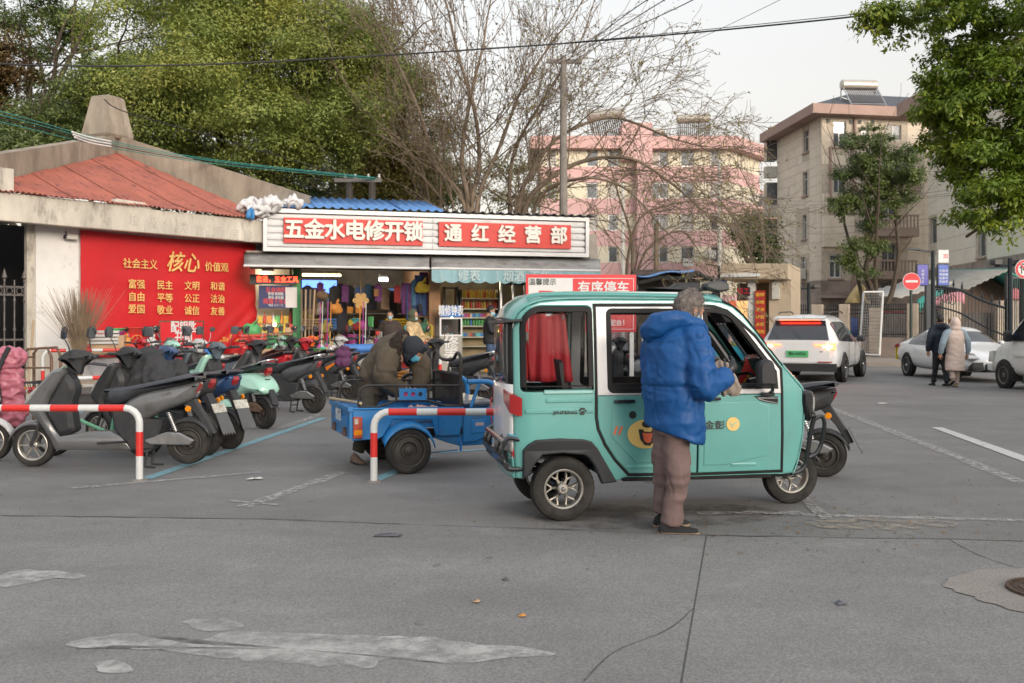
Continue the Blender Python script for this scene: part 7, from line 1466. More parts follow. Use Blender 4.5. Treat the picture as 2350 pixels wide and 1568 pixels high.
# ---- generic dressed figure: x forward, y left ----
def figure(label,loc,rz,top,bot,shoes,pose=None,hair=None,mask=None,hoodm=None,s=1,long=0,sleeve=None,vox=.022,head_pitch=0,lean=0,hood_up=False,group=None,fatt=1.0,hands=True,amp=.014,noleg=False):
    t=thing('person',label,'person',loc,rz,group,sc=s); p=dict(hipz=.92,kl=(.02,.10,.50),kr=(.02,-.10,.50),al=(0,.11,.08),ar=(0,-.11,.08),el=(-.04,.30,1.10),er=(-.04,-.30,1.10),wl=(.02,.30,.86),wr=(.02,-.30,.86),sp=[(0,0,.86),(.0,0,1.05),(-.01,0,1.25),(.0,0,1.42)],neck=(.01,0,1.48),head=(.02,0,1.62)); p.update(pose or {})
    sp=[V(q) for q in p['sp']]; ax=(sp[-1]-sp[0]).normalized(); L=(0,1,0)
    h=headmesh(t,p['head'],0,head_pitch,1,mask,hair,vox=.010)
    bb=MB(); spine(bb,[(sp[0],.10,.15),(sp[1],.10,.14),(sp[2],.11,.17),(sp[3],.07,.12),(V(p['neck']),.05,.055),(V(p['head'])-V((0,0,.06)),.05,.05)],L,14)
    shl=sp[3]+V((0,.19,-.03))*1; shr=sp[3]+V((0,-.19,-.03))
    for a,e,w in ((shl,p['el'],p['wl']),(shr,p['er'],p['wr'])): bb.tube([a-V((0,a.y-sp[3].y,0))*.4,a,e,w],[.06,.055,.04,.03],10)
    if not noleg:
        for k,a in ((p['kl'],p['al']),(p['kr'],p['ar'])): bb.tube([(sp[0].x,k[1]*.8,sp[0].z),k,a],[.085,.055,.04],10)
    me=fuse(bb,.018,2); meshobj('body',me,skinm,t)
    cb=MB(); f=fatt; low=sp[0]+(sp[0]-sp[1])*(.35 if not long else .0)
    pts=[(low,.165*f,.20*f),(sp[0],.17*f,.205*f),(sp[1],.165*f,.205*f),(sp[2],.165*f,.22*f),(sp[3],.12*f,.19*f),(V(p['neck']),.085,.09)]
    if long: pts=[(V((low.x,0,long)),.19*f,.235*f),(V((low.x,0,(long+low.z)/2)),.18*f,.22*f)]+pts[1:]
    spine(cb,pts,L,22)
    sm=MB() if sleeve else cb
    for a,e,w in ((shl,p['el'],p['wl']),(shr,p['er'],p['wr'])): e,w=V(e),V(w); sm.tube(spline([tuple(a-V((0,(a.y-sp[3].y)*.5,0))),tuple(a),tuple(e),tuple(w)],4),[.085*f,.088*f,.09*f,.09*f,.088*f,.086*f,.083*f,.08*f,.076*f,.072*f,.068*f,.064*f,.058*f],12)
    me=fuse(cb,vox,3); wrinkle(me,amp,5,3,(1,1,1.6),amp*.4); meshobj('coat',me,top,t)
    if sleeve: me=fuse(sm,vox,3); wrinkle(me,amp,6,9); meshobj('sleeves',me,sleeve,t)
    if hoodm:
        hb=MB(); H_=V(p['head']); 
        if hood_up: hb.sph(H_+V((-.015,0,.02)),(.135,.125,.15),18); hb.sph(H_+V((-.03,0,-.10)),(.12,.13,.08),14)
        else: hb.sph(V(p['neck'])+V((-.10,0,-.02)),(.10,.15,.10),14); hb.tube([V(p['neck'])+V((.06,.09,0)),V(p['neck'])+V((-.06,.11,.01)),V(p['neck'])+V((-.12,0,.02)),V(p['neck'])+V((-.06,-.11,.01)),V(p['neck'])+V((.06,-.09,0))],.045,8)
        me=fuse(hb,.016,2)
        if hood_up:
            bm=bmesh.new(); bm.from_mesh(me); bmesh.ops.delete(bm,geom=[v for v in bm.verts if (v.co-H_).x>.075 and abs((v.co-H_).y)<.085 and -.10<(v.co-H_).z<.10],context='VERTS'); bm.to_mesh(me); bm.free()
        wrinkle(me,.008,7,4); meshobj('hood',me,hoodm,t)
    if not noleg: trousers(t,bot,(sp[0].x,0,p['hipz']-.05),[((sp[0].x,.09,p['hipz']-.06),p['kl'],V(p['al'])+V((0,0,.0))),((sp[0].x,-.09,p['hipz']-.06),p['kr'],V(p['ar']))],vox,.012,.13)
    if not noleg:
        for a in (p['al'],p['ar']): shoe(t,(a[0]+.02,a[1],max(0,a[2]-.08)),0,shoes,1.0,pitch=R(30) if a[2]>.12 else 0)
    if hands:
        for e,w,sd in ((p['el'],p['wl'],1),(p['er'],p['wr'],-1)): hand(t,w,V(w)-V(e),(.2,-sd*.8,-.1),skinm,1,.8,side=sd)
    return t
navy=mat('dark_navy_coat',(.010,.018,.032),.75,var=.15); blkt=mat('black_trousers',(.015,.017,.022),.8,var=.15); beig=mat('beige_fleece_coat',(.56,.46,.41),.9,var=.12,sc=3,bump=.5,bsc=20,stretch=(1,4,.3)); bsl=mat('blue_grey_fleece',(.25,.33,.39),.9,var=.15); hairb=mat('black_hair',(.012,.011,.011),.6,var=.2); brf=mat('brown_fur_trim',(.20,.10,.04),.9,var=.4)
a=G(2158,886); figure('man in a dark navy coat walking away beside the white saloon',a,R(95),navy,blkt,blks,dict(kl=(.05,.09,.5),al=(.16,.09,.08),kr=(-.02,-.09,.5),ar=(-.16,-.09,.09)),hair=hairb,hoodm=navy,s=.98)
a=G(2192,889); w_=figure('woman in a long beige fleece coat with brown eared hood walking away',a,R(92),beig,mat('cream_trousers',(.42,.34,.30),.85),mat('tan_boots',(.30,.24,.16),.8),dict(kl=(.02,.08,.46),al=(-.10,.09,.20),kr=(.06,-.08,.5),ar=(.10,-.08,.08),sp=[(0,0,.84),(0,0,1.02),(0,0,1.2),(0,0,1.34)],neck=(0,0,1.40),head=(.02,0,1.52),el=(-.02,.31,1.05),er=(-.02,-.31,1.05),wl=(.06,.33,.80),wr=(.06,-.33,.80)),hair=hairb,hoodm=beig,hood_up=True,long=.40,sleeve=bsl,s=.98)
b=MB(); b.sph((.02,.125,1.60),(.035,.03,.06),10); b.build('hood_ear',brf,w_); b=MB(); b.sph((.02,-.125,1.60),(.035,.03,.06),10); b.build('hood_ear',brf,w_)
# ---- bending worker ----
brc=mat('brown_olive_coat',(.075,.058,.038),.8,var=.12,sc=4,bump=.5,bsc=8); fur=mat('dark_brown_fur',(.022,.014,.010),.95,var=.5,sc=40,bump=1,bsc=90); hoodk=mat('black_knit_hood',(.018,.022,.032),.85,var=.15)
wz=10.95; WP=lambda px,py,d=0:V(((px-885)/F_*wz,d,CH+(HY-py)/F_*wz)); wx0=P(885,745,wz).x
wk=thing('person','worker in a brown fur collared coat and black hood bending over the cargo bed','person',(wx0,wz,0),0)
cb=MB(); spine(cb,[(WP(858,905),.15,.20),(WP(860,870),.175,.21),(WP(873,837),.19,.22),(WP(895,808,-.04),.175,.22),(WP(918,792,-.08),.14,.20),(WP(938,792,-.1),.12,.15)],(0.35,.94,0) if False else (-.45,.89,0),22)
shr=WP(900,818,-.28); elr=WP(893,868,-.36); wrr=WP(925,893,-.22)
cb.tube(spline([tuple(WP(905,810,-.12)),tuple(shr),tuple(elr),tuple(wrr)],5),[.12,.125,.13,.13,.13,.13,.125,.12,.12,.118,.115,.11,.105,.10,.09,.08],14)
cb.tube(spline([tuple(WP(935,812,.05)),tuple(WP(962,835,.02)),tuple(WP(968,868,-.02)),tuple(WP(955,893,-.08))],5),[.11,.115,.12,.12,.12,.118,.115,.11,.108,.105,.10,.098,.094,.09,.085,.08],14)
me=fuse(cb,.014,3); wrinkle(me,.024,4,7,(1,1,1.2),.004); creases(me,.022,4.5,2,(1,1,1)); meshobj('coat',me,brc,wk)
fb=MB(); fb.tube(spline([tuple(WP(905,785,-.05)),tuple(WP(925,773,-.02)),tuple(WP(915,790,-.25)),tuple(WP(912,820,-.30)),tuple(WP(922,850,-.30))],5),[.05,.06,.065,.07,.072,.075,.078,.08,.08,.078,.075,.072,.07,.068,.065,.06,.055,.05,.045,.04,.03],12); fb.sph(WP(922,782,-.08),(.11,.13,.09),14)
me=fuse(fb,.013,2); wrinkle(me,.02,22,3,(1,1,1),.012); meshobj('fur_collar',me,fur,wk)
hc=WP(956,802,-.20); headmesh(wk,hc,R(-8),R(48),.98,maskd,None,vox=.009)
hb=MB(); hb.sph(hc+V((-.015,0,.025)),(.135,.115,.13),20); hb.sph(hc+V((-.05,.02,-.05)),(.10,.11,.11),14); hb.tube([hc+V((.09,.08,.03)),hc+V((.13,.0,.02)),hc+V((.09,-.09,.03))],.028,8); me=fuse(hb,.012,2)
Mh=Matrix.Rotation(R(48),4,'Y'); 
bm=bmesh.new(); bm.from_mesh(me); inv=(Matrix.Translation(hc)@Matrix.Rotation(R(-8),4,'Z')@Mh).inverted(); bmesh.ops.delete(bm,geom=[v for v in bm.verts if (lambda q:q.x>.055 and q.z<.035 and abs(q.y)<.075 and q.z>-.13)(inv@v.co)],context='VERTS'); bm.to_mesh(me); bm.free(); wrinkle(me,.008,8,5); o=meshobj('hood',me,hoodk,wk); o.modifiers.new('s','SOLIDIFY').thickness=.006
hand(wk,wrr,(.5,.3,-.6),(0,.7,.2),skinm,1.05,1.1); hand(wk,WP(955,893,-.08),(-.2,-.2,-.8),(-.5,0,.2),skinm,1.05,1.1,side=-1)
ank=V((G(820,1063).x-wx0,G(820,1063).y-wz,.08)); trousers(wk,mat('dark_olive_trousers',(.05,.045,.035),.85,var=.2),WP(856,900),[(WP(848,905,-.1),V((ank.x*.6,-.25,.5)),ank+V((0,0,.04))),(WP(866,905,.12),V((-.05,.1,.48)),V((-.05,.12,.10)))],.018,.014,.15)
shoe(wk,ank+V((-.02,0,-.075)),R(-60),mat('worn_brown_boot',(.13,.085,.06),.8,var=.3),1.1); shoe(wk,V((-.05,.12,.0)),R(-40),MATS['worn_brown_boot'],1.1)
# ---- people at the shops ----
sp_loc=P(1125,745,24.9); blkc=mat('black_overcoat',(.014,.015,.018),.7,var=.15)
figure('man in black coat and cap with mask standing at the bottle shelves',(sp_loc.x,24.9,.2),R(-5),blkc,mat('blue_jeans',(.05,.09,.17),.8,var=.15),blks,dict(el=(.08,-.27,1.12),er=(.08,-.27,1.12),wr=(.30,-.14,1.15),wl=(.30,.14,1.15),kl=(0,.09,.5),kr=(0,-.09,.5)),hair=hairb,mask=maskb,s=1.0,head_pitch=R(15))
p=P(948,745,22.6); figure('shopper with olive hood and cream patterned coat among the goods',(p.x,22.6,.14),R(-20),mat('cream_pattern_coat',(.45,.33,.18),.85,var=.5,sc=9),blkt,blks,dict(el=(.10,.30,1.12),er=(.12,-.28,1.12),wl=(.38,.24,1.06),wr=(.40,-.22,1.03)),hoodm=mat('olive_hood',(.06,.07,.04),.85,var=.2),hood_up=True,mask=maskb,s=.95,head_pitch=R(20))
p=P(893,745,24.6); figure('shop assistant in dark clothes inside the hardware shop',(p.x,24.8,.2),R(-90),mat('dark_brown_jacket',(.05,.035,.03),.8,var=.3),blkt,blks,hair=hairb,mask=maskb,s=.93)
p=P(1672,745,30.2); figure('vendor in a dark jacket behind the fruit on the cyan table',(p.x,31.9,0),R(-95),navy,blkt,blks,hair=hairb,mask=maskb,s=1.0,hands=False)
p=P(955*1+1233-0,0,1) if False else P(1810,745,34); figure('passer by in dark coat beside the kiosk wall',(p.x,34,0),R(100),blkc,blkt,blks,hair=hairb,s=.95,hands=False)
# ---------------- barriers ----------------
bwh=mat('barrier_white_paint',(.58,.60,.60),.4,0,var=.06,coat=.2,dirt=(.38,.34,.28),dsc=6,dth=.68); brd=mat('barrier_red_paint',(.60,.025,.02),.4,0,var=.06,coat=.2,dirt=(.5,.3,.25),dsc=9,dth=.72)
def barrier(label,A,B,h=.66,r=.034,seg=.40,z0=0,phase=0,group='red and white hoop barriers',ends=(1,1)):
    A=V((A[0],A[1],z0));B=V((B[0],B[1],z0)); d=(B-A); L=d.length; d.normalize(); t=thing('hoop_barrier',label,'barrier',A,math.atan2(d.y,d.x),group)
    path=[]
    if ends[0]: path+=[(0,0,0),(0,0,.23),(0,0,.46),(0,0,h-.14)]+[(.14-.14*math.cos(R(a)),0,h-.14+.14*math.sin(R(a))) for a in (20,40,60,80)]+[(.14,0,h)]
    else: path+=[(0,0,h)]
    x=.14 if ends[0] else 0; k=[]
    while x+seg<L-(.14 if ends[1] else 0): x+=seg*(.42 if len(k)%2 else .58)*1.15; k.append(x); path.append((x,0,h))
    if ends[1]: path+=[(L-.14,0,h)]+[(L-.14+.14*math.sin(R(a)),0,h-.14+.14*math.cos(R(a))) for a in (20,40,60,80)]+[(L,0,h-.14),(L,0,.46),(L,0,.23),(L,0,0)]
    else: path.append((L,0,h))
    # split in painted bands
    bands=[];cur=[path[0]]
    for p in path[1:]:
        cur.append(p)
        flat=abs(p[2]-h)<1e-6 or abs(p[2]-.46)<1e-6 or abs(p[2]-.23)<1e-6
        if flat: bands.append(cur); cur=[p]
    if len(cur)>1: bands.append(cur)
    for i,bd in enumerate(bands): b=MB(); b.tube(bd,r,12,caps=True); b.build('painted_band',brd if (i+phase)%2 else bwh,t)
    b=MB(); 
    for x in ([0] if ends[0] else [])+([L] if ends[1] else []): b.lathe([(.0,.012),(.07,.010),(.075,0)],Matrix.Translation((x,0,.0)),14)
    if b.v: b.build('foot_flange',mat('grubby_footing',(.2,.18,.16),.9,var=.3,sc=12),t)
    return t
a=G(320,1102); barrier('near left red and white hoop barrier in front of the gunmetal scooter',(a.x-4.2,a.y),(a.x,a.y),h=.685,phase=0)
a=G(858,1105); barrier('red and white hoop barrier between cargo tricycle and mint tricycle',(a.x,a.y),(a.x+2.6,a.y),phase=0,h=.655)
a=P(98,745,19.0); c=P(299,745,19.6); barrier('hoop barrier on the forecourt before the white pier',(a.x,a.y),(c.x,c.y),h=.84,z0=.14,r=.033)
a=P(705,745,21.5); c=P(1010,745,22.0); barrier('hoop barrier half hidden behind the parked scooters and goods',(a.x,a.y),(c.x,c.y),h=.66,z0=.14,r=.04)
a=P(-60,745,13.0); c=P(95,745,14.4); barrier('short tilted hoop barrier beside the pink cover',(a.x,a.y),(c.x,c.y),h=.55,ends=(1,1),r=.04)
a=P(150,745,16.2); c=P(420,745,17.2); barrier('hoop barrier seen through the gap behind the green bicycle',(a.x,a.y),(c.x,c.y),h=.60)
# ---------------- signs ----------------
sw=mat('sign_white',(.62,.62,.62),.45,var=.03); srd=mat('notice_red',(.60,.02,.03),.45,var=.03); dink=mat('dark_ink',(.02,.04,.035),.5,var=0)
NF=Fr((P(1207,745,14).x,14),(P(1460,745,14).x,14.15)); ns_=NF.thing('parking_notice','big red and white parking notice board behind the mint tricycle','sign')
nz0,nz1=NF.L(1300,762)[1],NF.L(1300,630)[1]; nl=NF.L(1460,700)[0]; xm_=NF.L(1313,700)[0]
b=MB(); b.box(0,nl,0,.03,nz0,nz1); b.build('board',srd,ns_)
box('white_field',.035,xm_,-.005,-.001,nz0+.035,nz1-.05,sw,ns_)
def frame_(x0,x1,z0,z1,w,y,m,par,name='border'): b=MB(); b.box(x0,x1,y,y+.003,z1-w,z1); b.box(x0,x1,y,y+.003,z0,z0+w); b.box(x0,x0+w,y,y+.003,z0+w,z1-w); b.box(x1-w,x1,y,y+.003,z0+w,z1-w); b.build(name,m,par)
frame_(xm_-.0,nl-.035,nz0+.035,nz1-.05,.008,-.004,sw,ns_)
x,z=NF.L(1245,648); text('lettering','温馨提示',.088,dink,ns_,(x,-.008,z),ext=.001,off=.02)
x,z=NF.L(1385,663); text('lettering','有序停车',.175,sw,ns_,(x,-.008,z),ext=.001,off=.025,sx=.95)
x,z=NF.L(1385,709); text('lettering','规范通行',.175,sw,ns_,(x,-.008,z),ext=.001,off=.025,sx=.95)
x,z=NF.L(1392,742); text('lettering','谢谢您的配合！',.085,sw,ns_,(x,-.008,z),ext=.001,off=.02,sx=.93)
x,z=NF.L(1258,708); text('lettering','P',.52,srd,ns_,(x,-.008,z),ext=.001,off=.06,sx=1.25)
for px in (1235,1451): x=NF.L(px,745)[0]; b=MB(); b.box(x-.03,x+.03,.03,.07,0,nz1-.05); b.build('post',alum,ns_)
def roundsign(label,px,py,Z,rpx,m,kind,pw=.045):
    p=P(px,py,Z); r=rpx/F_*Z; t=thing('road_sign',label,'road sign',(p.x,Z,0),R(-4))
    b=MB(); b.tube([(0,.05,0),(0,.05,p.z+r*.3)],pw,9); b.build('post',mat('dark_green_post',(.02,.04,.035),.4,.2,var=.1),t)
    b=MB(); b.lathe([(0,-.012),(r,-.012),(r,.012),(0,.012)],Matrix.Translation((0,0,p.z))@rotm(90),36); b.build('rim_disc',sw,t)
    b=MB(); b.lathe([(0,.0),(r*.95,.0),(r*.95,.003),(0,.003)],Matrix.Translation((0,-.014,p.z))@rotm(90),36); b.build('disc',srd,t)
    if kind==1: box('white_bar',-r*.68,r*.68,-.024,-.0185,p.z-r*.13,p.z+r*.13,sw,t)
    else:
        b=MB(); b.lathe([(0,.0),(r*.72,.0),(r*.72,.003),(0,.003)],Matrix.Translation((0,-.0185,p.z))@rotm(90),36); b.build('white_centre',sw,t); text('lettering','停',r*1.05,blk,t,(0,-.024,p.z),ext=.001,off=.02)
        b=MB(); b.cb((0,-.027,p.z),(r*1.5,.003,r*.13),rotm(0,45)); b.build('slash',srd,t)
    return t
roundsign('red round no entry sign on a dark post',2092,646,31,20,None,1); roundsign('white and red ringed prohibition sign cut by the right edge',2352,618,25,22,None,2)
# lamp post with blue banners
p=P(2141,745,33); lp_=thing('street_lamp','dark lamp post carrying two blue light box banners','street lamp',(p.x,33,0)); dk=mat('dark_metal_post',(.015,.022,.028),.4,.3,var=.1)
zt=P(0,575,33).z; b=MB(); b.tube([(0,0,0),(0,0,zt)],[.075,.06],10); b.build('post',dk,lp_)
b=MB(); b.tube([(0,0,zt-.05),(-.7,0,zt+.04)],.03,7); b.slab([(-.85,zt+.02),(-.45,zt+.0),(-.45,zt+.05),(-.8,zt+.09)],-.1,.1,.01); b.build('lamp_arm',dk,lp_)
bb_=mat('banner_blue',(.015,.08,.42),.35,var=.15,sc=3); bb2=mat('banner_violet',(.05,.05,.35),.35,var=.2,sc=3)
for x0,x1,m in ((2102,2130,bb2),(2150,2177,bb_)):
    a=(x0-2141)/F_*33;c=(x1-2141)/F_*33; za,zc=P(0,657,33).z,P(0,606,33).z; b=MB(); b.slab(rrect(a,c,za,zc,.05),-.06,.06,.012); o=b.build('light_box',dk,lp_); b=MB(); b.slab(rrect(a+.03,c-.03,za+.03,zc-.03,.03),-.068,-.059,.001); b.build('blue_print',m,o)
    for k,tx in enumerate(('文明社区','和谐家园','共建共享')[:3 if m is bb_ else 1]): text('lettering','\n'.join(tx),.085,sw,o,((a+c)/2+(-.1+.1*k if m is bb_ else 0),-.072,(za+zc)/2-.05),ext=.001,off=.01)
    b=MB(); b.box(min(0,a if x0<2141 else 0),max(0,c if x0>2141 else 0),-.015,.015,zc-.15,zc-.11); b.build('bracket',dk,lp_)
x0=(2165-2141)/F_*33; za,zc=P(0,603,33).z,P(0,574,33).z; box('number_plate',x0-.17,x0+.17,-.02,.02,za,zc,sw,lp_); text('lettering','202',.17,srd,lp_,(x0+.07,-.024,(za+zc)/2),ext=.001,sx=.6)
# smaller blue banners behind the cabin roof
p=P(1650,745,40); t=thing('street_lamp','far thin lamp post with two small blue banners over the kiosk','street lamp',(p.x,40,0)); b=MB(); b.tube([(0,0,0),(0,0,P(0,610,40).z)],.05,8); b.tube([(0,0,P(0,612,40).z),(-.5,0,P(0,606,40).z)],.03,6); b.build('post',dk,t)
for x0,x1,y0,y1 in ((1633,1647,640,656),(1654,1668,638,668)): box('blue_banner',(x0-1650)/F_*40,(x1-1650)/F_*40,-.03,.03,P(0,y1,40).z,P(0,y0,40).z,bb_,t)
for px,py,Z,l in ((1856,655,40,'camera post with black twin cameras behind the white car'),(2318,600,30,'black camera post beside the right gate pillar')):
    p=P(px,745,Z); t=thing('camera_post',l,'camera post',(p.x,Z,0)); zt=P(0,py,Z).z; b=MB(); b.tube([(0,0,0),(0,0,zt+.1)],.07,8); b.tube([(-.45,0,zt-.15),(.3,0,zt-.1)],.035,6); b.build('post',dk,t)
    for x in (-.42,.28): b=MB(); b.slab(rrect(x-.14,x+.12,zt-.12,zt+.06,.04),-.2,.1,.02); b.build('camera',blk,t)
# ---------------- compound wall, gate, leaning frame ----------------
WF=Fr((P(1805,745,44).x,44),(P(2130,745,41).x,41)); cw=WF.thing('compound_wall','cream compound wall with pillars and black railings across the road','wall'); crm=mat('cream_render',(.46,.39,.31),.85,var=.12,sc=1.2,dirt=(.33,.27,.22),dsc=1.5,dth=.55)
zp=WF.L(2100,697)[1]; zl=WF.L(2060,775)[1]; base=mat('mauve_render',(.31,.25,.22),.85,var=.12)
for a,c in ((1811,1833),(1864,1889),(1927,1950),(2083,2108)): x0,x1=WF.L(a,745)[0],WF.L(c,745)[0]; b=MB(); b.slab([(x0,.13),(x1,.13),(x1,zp),(x0,zp)],-.18,.28,.02); b.build('pillar',crm,cw)
xs=[WF.L(p_,745)[0] for p_ in (1805,2120)]; box('low_wall',xs[0],xs[1],-.05,.15,.13,zl,base,cw)
x0,x1=WF.L(1997,745)[0],WF.L(2023,745)[0]
for i in range(14): z=.15+i*(zp-.3)/14; box('ribbed_block',x0,x1,-.22,.1,z,z+(zp-.3)/14-.015,crm,cw)
n=62
for i in range(n+1):
    x=xs[0]+(xs[1]-xs[0])*i/n; b=MB(); b.tube([(x,.05,zl),(x,.05,zp-.05)],.016,5); b.lathe([(.016,0),(.03,.03),(0,.12)],Matrix.Translation((x,.05,zp-.06)),5); b.build('bar',dk,cw)
for z in (zl+.12,zp-.25,zp-.42): box('rail',xs[0],xs[1],.035,.065,z,z+.035,dk,cw)
GZ=39.; gx=lambda p_:(p_-CX)/F_*GZ; gz=lambda y:CH+(HY-y)/F_*GZ
gate=thing('entrance_gate','black iron arched compound gate with spear tips','gate',(gx(2130),GZ,0)); ox_=gx(2130)
def gb(name,x0,x1,z0,z1,y0=-.1,y1=.1): return box(name,x0-ox_,x1-ox_,y0,y1,z0,z1,dk,gate)
gb('gate_post',gx(2124),gx(2139),0,gz(652)); gb('gate_post',gx(2308),gx(2322),0,gz(630)); gb('gate_post',gx(2342),gx(2360),0,gz(632))
arc=spline([(gx(2139)-ox_,gz(657)),(gx(2170)-ox_,gz(660)),(gx(2205)-ox_,gz(667)),(gx(2250)-ox_,gz(688)),(gx(2290)-ox_,gz(702)),(gx(2312)-ox_,gz(708))],5)
b=MB(); b.tube([(x,0,z) for x,z in arc],.055,6); b.build('arch_beam',dk,gate)
arc2=[(x,z-.75-.015*i) for i,(x,z) in enumerate(arc)]; b=MB(); b.tube([(x,0,z) for x,z in arc2],.035,5); b.build('arch_beam',dk,gate)
for i in range(30):
    u=i/29*(len(arc)-1.01); k=int(u); x=arc[k][0]+(arc[k+1][0]-arc[k][0])*(u-k); z=arc[k][1]+(arc[k+1][1]-arc[k][1])*(u-k); b=MB(); b.tube([(x,0,.15),(x,0,z)],.018,5)
    if i%3==0: b.lathe([(.02,0),(.05,.1),(0,.35)],Matrix.Translation((x,0,z+.05)),5)
    b.build('bar',dk,gate)
for k in range(5): x=gx(2150+k*9)-ox_; b=MB(); b.tube([(x+.13*math.cos(t),0,gz(676+k*3)+.2*math.sin(t)) for t in [2*PI*j/12 for j in range(12)]],.015,4,closed=True); b.build('scroll',dk,gate)
for k in range(4):
    x0=gx(2324+k*5)-ox_; b=MB(); b.tube([(x0,0,.2),(x0,0,gz(638))],.02,5); b.build('bar',dk,gate)
gb('top_rail',gx(2322),gx(2342),gz(640),gz(636))
# pillars of the inner wall behind the gate
IW=thing('courtyard_wall','cream courtyard wall piers behind the iron gate','wall',(gx(2180),GZ+4,0)); 
for a,c,y in ((2165,2206,692),(2290,2345,690)): z=CH+(HY-y)/F_*43; k=(a-2180)/F_*43; k2=(c-2180)/F_*43; box('pier',k+(gx(2180)*43/39-gx(2180)),k2+(gx(2180)*43/39-gx(2180)),0,.4,0,z,crm,IW)
box('dark_screen',-2,6.5,.6,.7,0,2.0,mat('dark_boards',(.10,.09,.085),.8,var=.5,sc=2,stretch=(8,1,1)),IW)
# leaning wire frame
LF=P(2010,816,0.0001) if False else None
Zf=39.5; fxy=lambda x,y:((x-2010)/F_*Zf,CH+(HY-y)/F_*Zf)
t=thing('leaning_frame','tall pale steel mesh frame leaning against the compound wall','frame',((2010-CX)/F_*Zf,Zf,0)); q=[fxy(1975,813),fxy(2022,816),fxy(2044,668),fxy(1998,669)]; lean=lambda x,z:(x,.1+z*.25,z)
for k in range(4): b=MB(); b.tube([lean(*q[k]),lean(*q[(k+1)%4])],.04,6); b.build('tube',[alum,upvc,upvc,alum][k],t)
b=MB()
for i in range(1,10):
    u=i/10; a=V(lean(*q[0])).lerp(V(lean(*q[1])),u); c=V(lean(*q[3])).lerp(V(lean(*q[2])),u); b.tube([a,c],.008,4)
for i in range(1,22):
    u=i/22; a=V(lean(*q[0])).lerp(V(lean(*q[3])),u); c=V(lean(*q[1])).lerp(V(lean(*q[2])),u); b.tube([a,c],.008,4)
o=b.build('wire_mesh',steel,t); o['kind']='stuff'
# shed, tarps and umbrellas behind the wall
def shed(label,Z,out,ridge,depth,m,m2,wall=None):
    t=thing('shed',label,'shed',((out[0][0]-CX)/F_*Z,Z,0)); x0=(out[0][0]-CX)/F_*Z; W3=lambda p_,d=0:((p_[0]-CX)/F_*Z-x0,d,CH+(HY-p_[1])/F_*Z)
    return t,W3
Z=46; t,W3=shed('grey gabled shed with a teal side roof inside the compound',Z,[(2180,0)],0,0,None,None)
lgr=mat('grey_roof_sheet',(.28,.28,.26),.7,var=.2,sc=1,stretch=(6,1,1)); tealr=mat('teal_roof_sheet',(.06,.33,.29),.6,var=.15,stretch=(8,1,1))
def sheet(name,a,b_,d0,d1,m,par,th=.08):
    A,B=V(W3(a,d0)),V(W3(b_,d0)); D=V((0,d1-d0,0)); n=14; vs=[];fs=[]
    for i in range(n+1):
        p=A.lerp(B,i/n); r=.03*math.cos(i*PI); vs+=[tuple(p+V((0,0,r))),tuple(p+D+V((0,0,r+.3)))]
    for i in range(n): fs.append((2*i,2*i+2,2*i+3,2*i+1))
    q=MB(); q.add(vs,fs); o=q.build(name,m,par); o.modifiers.new('s','SOLIDIFY').thickness=.05
sheet('roof_sheet',(2170,668),(2264,624),-2,4,lgr,t); sheet('roof_sheet',(2264,624),(2325,668),-2,4,tealr,t); sheet('roof_sheet',(2264,622),(2380,628),1.5,5,tealr,t)
b=MB(); b.loft([[W3(p_,d) for p_ in ((2195,745),(2320,745),(2318,668),(2264,634),(2195,665))] for d in (0,3)]); b.build('gable_wall',mat('brown_board_wall',(.14,.10,.08),.85,var=.3,stretch=(6,1,1)),t)
Z=45; t,W3=shed('pale grey tarpaulin lean to with teal and pink edges behind the railings',Z,[(2040,0)],0,0,None,None)
sheet('tarpaulin',(2040,685),(2165,650),-1,4,mat('pale_tarpaulin',(.40,.40,.38),.6,var=.15),t)
for (a,b_,m,d) in (((2082,690),(2140,668),tealr,-1.1),((2105,692),(2185,672),mat('pink_awning',(.50,.22,.26),.7,var=.1),-1.2)):
    vs=[];fs=[]
    for i in range(13):
        u=i/12; p=V(W3((a[0]+(b_[0]-a[0])*u,a[1]+(b_[1]-a[1])*u-6*math.sin(u*PI)),d)); vs+=[tuple(p),tuple(p+V((0,-.1,-.55-.1*math.sin(i*2.2))))]
    for i in range(12): fs.append((2*i,2*i+2,2*i+3,2*i+1))
    q=MB(); q.add(vs,fs); o=q.build('valance',m,t); o.modifiers.new('s','SOLIDIFY').thickness=.02
def umbrella(label,px,py,Z,rpx,m,hpx=25):
    p=P(px,py,Z); r=rpx/F_*Z; h=hpx/F_*Z; t=thing('parasol',label,'umbrella',(p.x,Z,0)); b=MB(); rg=[(.03,p.z)]+[(r*k,p.z-h*k**1.3) for k in (.3,.6,1)]
    b.lathe([(a,c) for a,c in rg],Matrix(),8); o=b.build('canopy',m,t,ang=15); o.modifiers.new('s','SOLIDIFY').thickness=.02; b=MB(); b.tube([(0,0,0),(0,0,p.z)],.03,6); b.build('pole',alum,t)
umbrella('yellow market parasol behind the compound wall',1973,650,45,34,mat('yellow_canvas',(.60,.46,.22),.7,var=.1),46)
umbrella('pink parasol near the right gate post',2330,662,42,24,mat('pink_canvas',(.55,.16,.18),.7,var=.1),26)
for px,col,l in ((1960,(.02,.06,.25),'blue bin'),(2047,(.45,.04,.04),'red gas heater'),(2055,(.5,.5,.5),'white cabinet')):
    p=P(px,0,46); b=MB(); b.slab(rrect(-.6,.6,.13,CH+(HY-(730 if px<2000 else 715))/F_*46,.08),0,.6,.04); o=b.build('stall_box',mat('stall_'+l.split()[0],col,.6,var=.2),None); o.location=(p.x,46 if px!=2055 else 46.8,0); tag(o,l+' standing behind the compound railings','cabinet')
